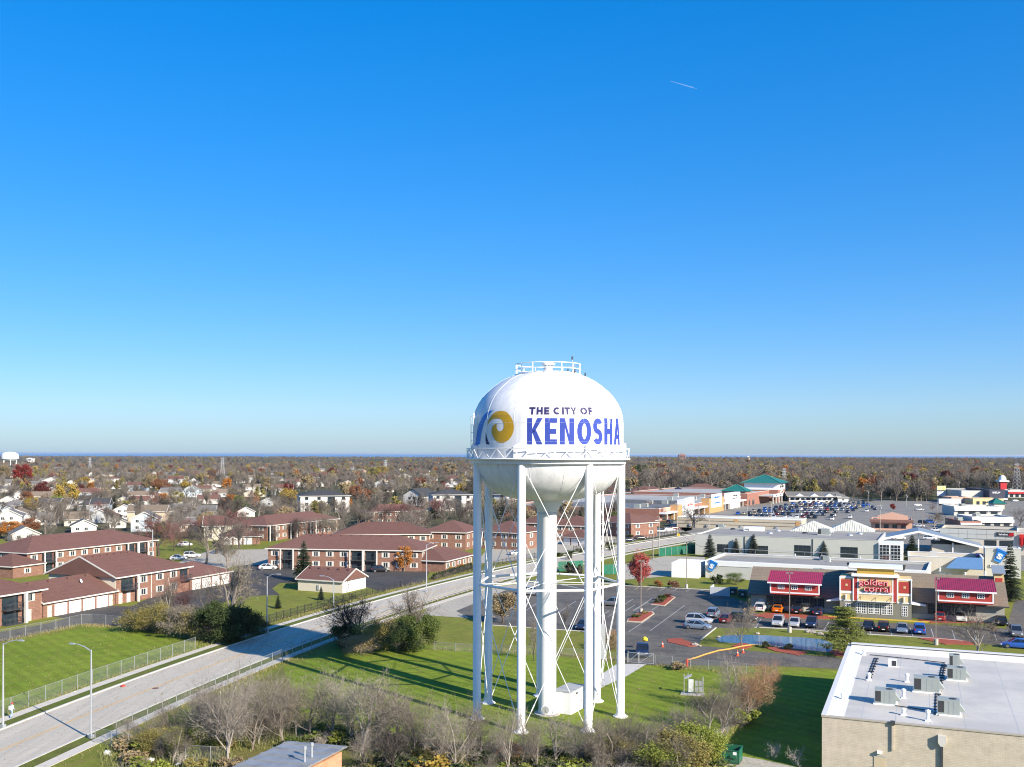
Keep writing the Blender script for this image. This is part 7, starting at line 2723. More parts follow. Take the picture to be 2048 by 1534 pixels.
fence([p for p in Lf if 303 < p.y < 385], 'black picket fence along the street right of the tower', 1.5, 2.4, 'picket', 'picket_fence')
m_gs = mat_link('green_windscreen', (0.02, 0.16, 0.10), 0.92)
for pts, lab in (([(1116, 1143), (1166, 1140)], 'green screened fence right of the tower riser'), ([(1206, 1150), (1248, 1147)], 'green screened fence left of the crimson tree'), ([(1318, 1113), (1392, 1106)], 'dark green screened fence at the corner of the grey hall')):
 P = [Vector(at(*p)[:2]) for p in pts]
 t = thing('screened_fence', lab, 'fence', (P[0].x, P[0].y, 0))
 d = P[1] - P[0]
 n = max(2, int(d.length / 2.4))
 pm = cached('gpost', lambda: MB().tube([(0, 0, 0), (0, 0, 2.6)], 0.05, 6).mesh('post', M['galv']))
 for i in range(n + 1):
  put('post', pm, t, (d.x * i / n, d.y * i / n, 0))
 MB().slab([(0, 0, 0.05), (d.x, d.y, 0.05), (d.x, d.y, 2.5), (0, 0, 2.5)], (0, 0.02, 0)).build('screen', m_gs, t)

# lamps and poles
def street_lamp(px, py, up, side, label, arm=2.3, ang=0.0):
 p = at(px, py)
 h = hgt(px, py, up)
 t = thing('street_lamp', label, 'street lamp', (p.x, p.y, 0), ang, 'street lamps along the concrete street')
 MB().box(-0.22, 0.22, -0.22, 0.22, 0, 0.45).build('base', M['pole'], t)
 MB().tube([(0, 0, 0.4), (0, 0, h)], [0.13, 0.075], 10).build('pole', M['pole'], t, smooth=True)
 MB().tube([(0, 0, h - 0.12), (side * arm * 0.4, 0, h + 0.3), (side * arm * 0.8, 0, h + 0.5), (side * arm, 0, h + 0.5)], [0.065, 0.055, 0.045, 0.04], 7).build('arm', M['pole'], t, smooth=True)
 hd_ = MB().box(-0.32, 0.32, -0.14, 0.14, -0.06, 0.06).build('lamp_head', M['pole'], t, loc=(side * (arm + 0.25), 0, h + 0.5))
 MB().box(-0.2, 0.2, -0.1, 0.1, -0.08, -0.06).build('lens', M['lampglass'], hd_)
 return t

ra = R(-20)
street_lamp(6, 1457, 170, 1, 'tall street lamp at the left edge beside the walking person', 2.3, ra)
street_lamp(182, 1478, 178, -1, 'tall street lamp on the near sidewalk at the lower left', 2.3, ra)
street_lamp(534, 1266, 113, 1, 'street lamp on the far verge before the hedge', 2.0, ra)
street_lamp(667, 1272, 113, -1, 'street lamp half hidden behind the dark bare tree', 2.0, ra)
street_lamp(853, 1184, 95, 1, 'street lamp left of the tower by the cargo trailer', 2.2, ra)

def lot_lamp(px, py, up, label):
 p = at(px, py)
 h = hgt(px, py, up)
 t = thing('lot_lamp', label, 'lamp post', (p.x, p.y, 0), GA, 'car park lamps')
 MB().lathe([(0.34, 0), (0.34, 0.95), (0, 0.95)], 14).build('concrete_base', M['concrete'], t)
 MB().box(-0.07, 0.07, -0.07, 0.07, 0.95, h).build('pole', M['bronze'], t)
 MB().box(-0.55, -0.1, -0.2, 0.2, h - 0.1, h + 0.12).build('lamp_head', M['bronze'], t)
 MB().box(0.1, 0.55, -0.2, 0.2, h - 0.1, h + 0.12).build('lamp_head', M['bronze'], t)

M['bronze'] = mat('lamp_bronze', (0.26, 0.22, 0.18), 0.5, 0.08)
lot_lamp(1282, 1227, 105, 'tall lot lamp on the red mulch island')
lot_lamp(1373, 1177, 93, 'tall lot lamp on the grass before the car wash')
lot_lamp(1579, 1265, 119, 'tall lot lamp between the silver sedan and the pond')
lot_lamp(1872, 1290, 133, 'tall lot lamp on red mulch above the white roof')

def pole(px, py, up, label, kind='utility', name='utility_pole', m_=None):
 p = at(px, py)
 h = hgt(px, py, up)
 t = thing(name, label, 'pole', (p.x, p.y, 0), R(-15), 'utility and lamp poles')
 MB().tube([(0, 0, 0), (0, 0, h)], [0.16, 0.1], 8).build('pole', m_ or M['poleg'], t)
 if kind == 'utility':
  MB().box(-1.1, 1.1, -0.06, 0.06, h - 0.7, h - 0.55).build('crossarm', M['poleg'], t)
  MB().tube([(0.3, -0.2, h - 2.0), (0.3, -0.2, h - 1.2)], 0.22, 10).build('transformer', M['galv'], t)
 elif kind == 'lamp':
  MB().box(-0.7, 0.1, -0.16, 0.16, h - 0.05, h + 0.1).build('lamp_head', m_ or M['poleg'], t)

M['poleg'] = mat('weathered_pole', (0.36, 0.34, 0.30), 0.85, 0.15, 1.0)
for a in [
 (1318, 1096, 62, 'pole beside the street, first right of the tower', 'lamp'), (1354, 1073, 66, 'tall pole beside the yellow sign', 'lamp'), (1306, 1119, 62, 'dark lamp pole before the car wash lot', 'lamp', 'utility_pole', M['bronze']),
 (1397, 1056, 54, 'pole at the left part of the tan warehouse', 'lamp'), (1419, 1062, 56, 'pole behind the roof of the grey hall', 'lamp'), (1494, 1053, 44, 'thin pole at the middle of the tan warehouse', 'lamp'),
 (1542, 1055, 52, 'pole before the crowded rows of cars', 'lamp'), (1760, 1062, 54, 'wooden pole left of the salmon diner', 'utility'), (1736, 1012, 32, 'utility pole at the wood edge beyond the retail lot', 'utility'),
 (1813, 1012, 24, 'utility pole on the far street before the evergreens', 'utility'), (1875, 1052, 46, 'pole beside the bare tree on the empty retail lot', 'lamp'), (1845, 1072, 52, 'lamp pole right of the salmon diner', 'lamp', 'utility_pole', M['bronze']),
 (1827, 1036, 26, 'lamp pole at the middle of the empty retail lot', 'lamp', 'utility_pole', M['bronze']), (1976, 1045, 44, 'white pole before the stacked flat roofs', 'lamp', 'utility_pole', M['trim']),
 (2003, 1047, 26, 'short pole right of the white pole at the stacked roofs', 'lamp', 'utility_pole', M['trim']), (1918, 990, 28, 'pole beside the grey store', 'utility'), (1996, 990, 24, 'thin pole before the dark blue store', 'lamp'),
 (502, 1078, 40, 'pale lamp pole by the yard of the corner balconies', 'lamp'), (764, 1048, 22, 'pale pole among the bare trees behind the middle apartments', 'lamp'), (365, 1003, 26, 'wooden pole among the houses near the orange tree', 'utility'),
 (340, 990, 14, 'short pole between the houses and the white two storey house', 'utility'), (532, 1000, 28, 'wooden pole left of the yellow tree', 'utility'), (638, 945, 26, 'white chimney pole standing among the far trees', 'lamp', 'utility_pole', M['white']),
 (1340, 978, 18, 'utility pole behind the strip mall', 'utility'), (1298, 1000, 34, 'tall pole behind the dark mall roof', 'utility'), (1260, 1004, 30, 'pole next to the tower leg behind the mall', 'utility'),
 (1497, 1098, 40, 'black pole in front of the grey hall, left of three', 'lamp', 'utility_pole', M['bronze']), (305, 1147, 88, 'thin grey antenna pole on the gabled apartment roof', 'none', 'utility_pole', M['galv']),
 (706, 950, 24, 'church spire pole far behind the school wing', 'lamp', 'utility_pole', M['white']), (672, 935, 17, 'thin far mast above the trees left of the salmon hall', 'none'), (807, 925, 13, 'thin far mast above the trees left of the tower', 'none'),
]:
 pole(*a)
# overhead cables before the grey hall
cab_t = thing('overhead_cable', 'sagging service cable strung in front of the grey hall', 'cable', (0, 0, 0))
P = [at(1318, 1096) + Vector((0, 0, 8.6))] + [Vector((at(px, py)[0], at(px, py)[1], 6.0 + dz)) for px, py, dz in ((1400, 1139, 0.0), (1500, 1146, -0.5), (1600, 1150, -0.6), (1700, 1155, -0.4), (1815, 1160, 0.2))]
MB().tube(P, 0.035, 5).build('cable', M['dark'], cab_t)

def lattice(px, py, up, label):
 p = at(px, py)
 h = hgt(px, py, up)
 t = thing('pylon', label, 'pylon', (p.x, p.y, 0), R(20), 'transmission pylons')
 mb = MB()
 b0, b1 = h * 0.11, h * 0.03
 w = max(0.12, p.y / FOC * 0.35)
 for sx in (-1, 1):
  for sy in (-1, 1):
   mb.beam((sx * b0, sy * b0, 0), (sx * b1, sy * b1, h), w, w)
 mb.build('legs', M['galv'], t)
 br = MB()
 n = 9
 for i in range(n):
  f0, f1 = i / n, (i + 1) / n
  a0, a1 = b0 + (b1 - b0) * f0, b0 + (b1 - b0) * f1
  for sy in (-1, 1):
   br.beam((-a0, sy * a0, h * f0), (a1, sy * a1, h * f1), w * 0.6, w * 0.6)
   br.beam((a0, sy * a0, h * f0), (-a1, sy * a1, h * f1), w * 0.6, w * 0.6)
   br.beam((sy * a0, -a0, h * f0), (sy * a1, a1, h * f1), w * 0.6, w * 0.6)
 br.build('bracing', M['galv'], t)
 for f in (0.72, 0.84, 0.96):
  MB().beam((-h * 0.13, 0, h * f), (h * 0.13, 0, h * f), w, w).build('crossarm', M['galv'], t)

for a in ((445, 957, 42, 'steel lattice pylon among the yellow trees left of centre'), (180, 943, 28, 'steel lattice pylon above the far left trees'), (771, 950, 30, 'steel lattice pylon above the yellow green trees'),
   (1568, 982, 46, 'steel lattice pylon in the woods behind the green roofed store'), (2034, 990, 64, 'tall steel lattice pylon at the right edge'), (1983, 940, 12, 'small far pylon above the woods at the right')):
 lattice(*a)

# small things
p = at(1460, 1523)
t = thing('dumpster', 'open green steel dumpster in the yard by the hedge', 'dumpster', (p.x, p.y, 0.03), R(-24))
m_dg = mat('dumpster_green', (0.012, 0.13, 0.07), 0.5, 0.15, 2.0, spots=(1.5, (0.05, 0.08, 0.05)))
mb = MB()
w, d, h = 1.05, 0.85, 1.35
for a_ in ((-w, w, -d, -d + 0.06, 0.08, h * 0.92), (-w, w, d - 0.06, d, 0.08, h), (-w, -w + 0.06, -d, d, 0.08, h), (w - 0.06, w, -d, d, 0.08, h), (-w, w, -d, d, 0.05, 0.12)):
 mb.box(*a_)
body = mb.build('bin', m_dg, t)
rm = MB()
for a_ in ((-w - 0.05, w + 0.05, -d - 0.05, -d + 0.06, h * 0.92, h * 0.99), (-w - 0.05, w + 0.05, d - 0.06, d + 0.05, h, h + 0.07), (-w - 0.05, -w + 0.06, -d, d, h * 0.97, h + 0.05), (w - 0.06, w + 0.05, -d, d, h * 0.97, h + 0.05)):
 rm.box(*a_)
rm.build('rim', m_dg, t)
for x in (-0.45, 0.5):
 MB().box(x - 0.32, x + 0.32, -d - 0.16, -d, 0.62, 0.86).build('fork_pocket', m_dg, t)
MB().box(0.45, 0.8, -d - 0.012, -d, 0.9, 1.2).build('notice', M['white'], t)
MB().box(-0.6, 0.5, -0.5, 0.4, 0.12, 0.55).build('rubbish', mat('cardboard_rubbish', (0.40, 0.28, 0.16), 0.9, 0.4, 4.0), t)
for x in (-0.9, 0.9):
 for y in (-0.7, 0.7):
  MB().tube([(x, y - 0.05, 0.06), (x, y + 0.05, 0.06)], 0.06, 8).build('caster', M['rubber'], t)
# dumpsters and enclosure beside the restaurant
m_enc = mat('enclosure_boards', (0.50, 0.53, 0.55), 0.7, 0.05)
p = at(1420, 1191)
t = thing('bin_enclosure', 'pale board enclosure left of the restaurant', 'enclosure', (p.x, p.y, 0), GA)
for i in range(14):
 put('board', cached('encb', lambda: MB().box(0.01, 0.29, -0.04, 0.04, 0.05, 1.9).mesh('board', m_enc)), t, (0.3 * i, 0, 0))
for i in range(16):
 put('board', cached('encb', None), t, (0, 0.3 * i, 0), R(90))
for k, (px, py, lab) in enumerate([(1466, 1190, 'dark green bin inside the pale enclosure, left one'), (1486, 1195, 'dark green bin inside the pale enclosure, right one')]):
 p = at(px, py)
 t = thing('bin', lab, 'dumpster', (p.x, p.y, 0), GA, 'bins in the enclosure')
 MB().box(-0.9, 0.9, -0.7, 0.7, 0.1, 1.4).build('body', mat('bin_green', (0.01, 0.045, 0.035), 0.5), t)
 MB().slab([(-0.95, -0.75, 1.4), (0.95, -0.75, 1.4), (0.95, 0.75, 1.6), (-0.95, 0.75, 1.6)], (0, 0, 0.05)).build('lid', M['dark'], t)
 MB().box(-0.25, 0.25, -0.72, -0.7, 0.6, 0.9).build('notice', M['white'], t)
# cones, hydrant, hose
m_cone = mat('cone_orange', (0.72, 0.09, 0.03), 0.5, 0.05)
for k, (px, py, lab) in enumerate([(1325, 1294, 'orange traffic cone on the drive beside the navy pickup'), (1475, 1312, 'orange traffic cone by the hose, left one'), (1486, 1306, 'orange traffic cone by the hose, right one')]):
 p = at(px, py)
 t = thing('traffic_cone', lab, 'traffic cone', (p.x, p.y, 0.025), 0, 'cones around the hose')
 MB().box(-0.24, 0.24, -0.24, 0.24, 0, 0.05).build('base', m_cone, t)
 MB().lathe([(0.19, 0.05), (0.035, 0.85), (0, 0.86)], 14).build('body', m_cone, t)
 MB().lathe([(0.122, 0.42), (0.085, 0.60)], 14).build('reflective_band', M['white'], t)
p = at(1374, 1332)
t = thing('fire_hydrant', 'red fire hydrant feeding the yellow hose', 'hydrant', (p.x, p.y, 0))
m_hy = mat('hydrant_red', (0.50, 0.05, 0.03), 0.5, 0.06)
MB().lathe([(0.2, 0), (0.2, 0.08), (0.14, 0.1), (0.14, 0.75), (0.18, 0.78), (0.16, 0.95), (0.08, 1.05), (0, 1.08)], 14).build('barrel', m_hy, t)
MB().tube([(-0.28, 0, 0.6), (0.28, 0, 0.6)], 0.09, 10).build('outlet', m_hy, t)
hp = [(1376, 1327), (1392, 1317), (1412, 1310), (1436, 1303), (1460, 1299.5), (1485, 1294), (1502, 1291.5), (1517, 1292.5)]
o_ = MB().tube([tuple(at(x, y)[:2]) + ((0.55 if i == 0 else 0.14),) for i, (x, y) in enumerate(hp)], 0.115, 8).build('fire_hose', mat('hose_yellow', (0.55, 0.31, 0.07), 0.6, 0.08), None, smooth=True)
tag(o_, 'thick yellow hose lying from the hydrant to the pond', 'hose')
# bundle on the pickup
p = at(1291, 1303)
t = thing('yellow_bundle', 'bright yellow bundle on the back of the navy pickup', 'bundle', (p.x + 0.1, p.y + 1.6, 1.16))
bm = bmesh.new()
bmesh.ops.create_icosphere(bm, subdivisions=2, radius=0.5)
r_ = random.Random(2)
for v_ in bm.verts:
 v_.co *= r_.uniform(0.8, 1.1)
 v_.co.z = v_.co.z * 0.7 + 0.4
me = bpy.data.meshes.new('sack')
bm.to_mesh(me)
bm.free()
me.materials.append(mat('yellow_tarp', (0.70, 0.55, 0.03), 0.6))
put('sack', me, t)
MB().lathe([(0.12, 0.7), (0.08, 0.85), (0, 0.9)], 8).build('tie', mat('yellow_tie', (0.6, 0.45, 0.03), 0.6), t)
# equipment stand with tilted panel
p = at(1368, 1389)
t = thing('equipment_stand', 'steel equipment stand with pale cabinet and tilted panel on the tower lawn', 'equipment', (p.x, p.y, 0), R(-14))
MB().box(-0.4, 2.5, -0.5, 0.9, 0, 0.12).build('pad', M['concrete'], t)
for x, y, h in ((0, 0, 2.6), (0.45, 0.5, 2.6), (2.3, 0.1, 2.2), (2.3, 0.7, 2.2)):
 MB().tube([(x, y, 0.1), (x, y, h)], 0.045, 6).build('post', M['galv'], t)
MB().box(0.55, 1.15, 0.0, 0.3, 0.35, 1.9).build('cabinet', mat('pale_cabinet', (0.62, 0.66, 0.64), 0.5), t)
for x0, z0 in ((1.35, 0.4), (1.35, 1.15), (1.85, 0.4), (1.85, 1.15)):
 MB().box(x0, x0 + 0.4, 0.1, 0.3, z0, z0 + 0.6).build('meter_box', M['galv'], t)
MB().slab([(0.05, -0.2, 1.95), (0.85, -0.2, 2.3), (0.95, 0.5, 2.5), (0.15, 0.5, 2.15)], (0, 0, 0.05)).build('tilted_panel', M['trim'], t)
# litter on the street and verge, a manhole
for k, (px, py, m_, lab, sc) in enumerate([(246, 1374, m_hy, 'rusty red carton lying at the far kerb', 0.35), (214, 1509, M['white'], 'large white bag of litter beside the scrub', 0.45), (220, 1512, M['white'], 'small white scrap right of the large litter bag', 0.2),
           (302, 1523, M['white'], 'white litter bag at the foot of the scrub fence', 0.4), (318, 1527, M['white'], 'white scrap right of the litter bag by the scrub fence', 0.25), (356, 1531, M['white'], 'white scrap at the bottom edge below the scrub fence', 0.3),
           (150, 1384, M['white'], 'white scrap on the far sidewalk', 0.12)]):
 p = at(px, py)
 r_ = random.Random(k)
 bm = bmesh.new()
 bmesh.ops.create_icosphere(bm, subdivisions=2, radius=1.0)
 for v_ in bm.verts:
  v_.co *= r_.uniform(0.6, 1.1)
  v_.co.z = v_.co.z * 0.5 + 0.35
 me = bpy.data.meshes.new('litter')
 bm.to_mesh(me)
 bm.free()
 me.materials.append(m_)
 tag(put('litter', me, None, (p.x, p.y, 0.03), scale=sc), lab, 'litter', 'litter along the street')
p = at(311, 1377)
o_ = MB().lathe([(0.42, 0.0), (0.42, 0.012), (0, 0.014)], 20).build('manhole_cover', mat('rusty_iron', (0.16, 0.07, 0.045), 0.7, 0.2, 4.0), None, loc=(p.x, p.y, 0.031))
tag(o_, 'rusty round manhole cover beside the yellow line', 'manhole')
# yellow road sign by the street, blue sign
p = at(1357, 1082)
t = thing('road_sign', 'yellow diamond road sign beside the street', 'road sign', (p.x, p.y, 0))
MB().tube([(0, 0, 0), (0, 0, 2.4)], 0.05, 6).build('post', M['galv'], t)
MB().slab([(0, -0.05, 1.5), (0.62, -0.05, 2.15), (0, -0.05, 2.8), (-0.62, -0.05, 2.15)], (0, 0.03, 0)).build('sign_plate', mat('sign_yellow', (0.75, 0.42, 0.02), 0.5), t)
MB().box(-0.06, 0.06, -0.07, -0.05, 1.85, 2.4).build('arrow', M['dark'], t)
for px, py, lab in ((1518, 1205, 'small white parking sign above the white SUV'), (1562, 1212, 'small white parking sign above the orange coupe'), (1590, 1214, 'small white parking sign above the black SUV'), (1635, 1217, 'small white parking sign above the navy sedan'), (1933, 1228, 'small white parking sign right of the white SUV')):
 p = at(px, py + 8)
 t = thing('parking_sign', lab, 'sign', (p.x, p.y, 0), GA, 'parking signs along the restaurant')
 MB().tube([(0, 0, 0), (0, 0, 1.9)], 0.03, 5).build('post', M['galv'], t)
 MB().box(-0.17, 0.17, -0.04, -0.02, 1.35, 1.95).build('plate', M['white'], t)

# the walking person at the left edge
def person(px, py, label):
 p = at(px, py)
 J = {'pel': (0, 0, .92), 'chest': (0.03, 0, 1.22), 'neck': (0.06, 0, 1.42), 'head': (0.10, 0, 1.56), 'crown': (0.11, 0, 1.66),
   'shl': (0.04, .19, 1.36), 'ell': (-0.06, .26, 1.10), 'hal': (0.06, .25, .88), 'shr': (0.04, -.19, 1.36), 'elr': (0.02, -.27, 1.10), 'har': (0.2, -.24, .92),
   'hil': (0, .09, .88), 'knl': (0.16, .10, .50), 'anl': (0.10, .10, .09), 'tol': (0.27, .10, .04), 'hir': (0, -.09, .88), 'knr': (-0.02, -.10, .48), 'anr': (-0.24, -.10, .13), 'tor': (-0.10, -.10, .05)}
 rad = {'pel': .16, 'chest': .17, 'neck': .065, 'head': .095, 'crown': .06, 'shl': .075, 'ell': .055, 'hal': .045, 'shr': .075, 'elr': .055, 'har': .045, 'hil': .11, 'knl': .075, 'anl': .05, 'tol': .035, 'hir': .11, 'knr': .075, 'anr': .05, 'tor': .035}
 E = [('pel', 'chest'), ('chest', 'neck'), ('neck', 'head'), ('head', 'crown'), ('chest', 'shl'), ('shl', 'ell'), ('ell', 'hal'), ('chest', 'shr'), ('shr', 'elr'), ('elr', 'har'), ('pel', 'hil'), ('hil', 'knl'), ('knl', 'anl'), ('anl', 'tol'), ('pel', 'hir'), ('hir', 'knr'), ('knr', 'anr'), ('anr', 'tor')]
 names = list(J)
 me = bpy.data.meshes.new('body_skeleton')
 me.from_pydata([J[n] for n in names], [(names.index(a), names.index(b_)) for a, b_ in E], [])
 tmp = bpy.data.objects.new('tmp_body', me)
 C.objects.link(tmp)
 sk = tmp.modifiers.new('skin', 'SKIN')
 for i, n in enumerate(names):
  me.skin_vertices[0].data[i].radius = (rad[n], rad[n])
  me.skin_vertices[0].data[i].use_root = (n == 'pel')
 tmp.modifiers.new('sub', 'SUBSURF').levels = 2
 dg = bpy.context.evaluated_depsgraph_get()
 out = bpy.data.meshes.new_from_object(tmp.evaluated_get(dg))
 bpy.data.objects.remove(tmp)
 skin, shirt, jeans = mat('skin', (0.42, 0.25, 0.17), 0.6), mat('pale_blue_jacket', (0.42, 0.55, 0.70), 0.8, 0.15, 4.0), mat('faded_blue_trousers', (0.30, 0.40, 0.55), 0.8, 0.15, 4.0)
 shoes = mat('grey_shoes', (0.25, 0.25, 0.26), 0.7)
 out.materials.clear()
 for m_ in (skin, shirt, jeans, shoes):
  out.materials.append(m_)
 for pl in out.polygons:
  c = pl.center
  pl.material_index = 3 if c.z < 0.11 else (2 if c.z < 0.86 and abs(c.y) < 0.20 else (0 if (c.z > 1.43 or (abs(c.y) > 0.2 and c.z < 0.97)) else 1))
  pl.use_smooth = True
 t = thing('person', 'person in pale blue with a red cap walking on the far sidewalk', 'person', (p.x, p.y, 0.06), R(70))
 put('body', out, t)
 cap = MB().lathe([(0.115, 1.60), (0.115, 1.66), (0.08, 1.73), (0, 1.75)], 14, 0.10, 0)
 cap.box(0.16, 0.30, -0.08, 0.08, 1.60, 1.62)
 cap.build('cap', m_wred, t, smooth=True)
 bg_ = MB().box(-0.30, -0.13, -0.13, 0.13, 1.0, 1.38)
 bg_.build('bag', mat('pale_bag', (0.66, 0.62, 0.64), 0.8), t)

person(23, 1437, '')

# far landmarks
p = at(20, 935)
t = thing('far_water_tank', 'white drum shaped water tank on the horizon at the far left', 'water tank', (p.x, p.y, 0))
k = p.y / FOC
MB().lathe([(0, 30 + 2 * k), (9 * k, 30 + 1.2 * k), (15 * k, 30 - 2.5 * k), (16 * k, 30 - 6 * k), (16 * k, 30 - 12 * k), (11 * k, 30 - 17 * k), (0, 30 - 19 * k)], 32).build('tank', M['white'], t, smooth=True)
for i in range(6):
 a = i * math.pi / 3
 MB().tube([(13 * k * math.cos(a), 13 * k * math.sin(a), 0), (13 * k * math.cos(a), 13 * k * math.sin(a), 30 - 14 * k)], 0.9, 6).build('leg', M['white'], t)
for px, py, w, h, m_, lab in ((1365, 921, 13, 12, m_bfar, 'square brick tower block far away on the lakeshore horizon'), (58, 925, 12, 8, WALLC['white'], 'pale block far away right of the white tank'), (1497, 919, 6, 6, WALLC['white'], 'tiny white block far away near the lake')):
 p = at(px, py)
 k = p.y / FOC
 t = thing('far_block', lab, 'building', (p.x - w / 2 * k, p.y, 0))
 MB().box(0, w * k, 0, w * k, 0, h * k).build('wall', m_, t)
 MB().box(w * k * 0.3, w * k * 0.7, w * k * 0.2, w * k * 0.6, h * k, h * k * 1.15).build('roof_house', m_, t)
 for i in range(4):
  MB().box(w * k * (0.1 + 0.22 * i), w * k * (0.22 + 0.22 * i), -1, 0, h * k * 0.5, h * k * 0.85).build('window_bay', M['glass'], t)
# aircraft with its vapour trail
dpl = 20000.0
q0 = Vector(((1390 - 1024) / FOC * dpl, dpl, CAM_H + (HZ - 176) / FOC * dpl))
q1 = Vector(((1338 - 1024) / FOC * dpl * 1.03, dpl * 1.03, CAM_H + (HZ - 161) / FOC * dpl * 1.03))
t = thing('airliner', 'tiny airliner high in the blue sky', 'aircraft', q0, math.atan2((q0 - q1).y, (q0 - q1).x))
MB().tube([(-25, 0, 0), (-18, 0, 0), (18, 0, 0), (25, 0, 0)], [0.5, 3, 3, 0.5], 8).build('fuselage', M['white'], t)
MB().slab([(6, 0, 0), (-6, 26, 0), (-10, 26, 0), (-4, 0, 0), (-10, -26, 0), (-6, -26, 0)], (0, 0, 0.8)).build('wing', M['white'], t)
MB().slab([(-20, 0, 1), (-25, 0, 9), (-28, 0, 9), (-25, 0, 1)], (0, 0.6, 0)).build('tail_fin', M['white'], t)
m_v, nt, b = new_mat('vapour')
b.inputs['Base Color'].default_value = (0.9, 0.93, 0.97, 1)
tr_ = nt.nodes.new('ShaderNodeBsdfTransparent')
mx = nt.nodes.new('ShaderNodeMixShader')
mx.inputs[0].default_value = 0.35
nt.links.new(tr_.outputs[0], mx.inputs[1])
nt.links.new(b.outputs[0], mx.inputs[2])
nt.links.new(mx.outputs[0], nt.nodes['Material Output'].inputs['Surface'])
o_ = MB().tube([q0 + (q1 - q0) * 0.1, q0 + (q1 - q0) * 0.5, q1], [7, 6, 2], 8).build('vapour_trail', m_v)
tag(o_, 'short white vapour trail behind the tiny airliner', 'vapour trail')

# trees and shrubs one can pick out
def P_(px, py):
 q = at(px, py)
 return (q.x, q.y)

def grow(kind, px, py, up, leaf, bark, label, cat='tree', group=None, wide=1.0, name=None):
 return plant(kind, P_(px, py), hgt(px, py, up), leaf, bark, label, cat, group, wide, name)

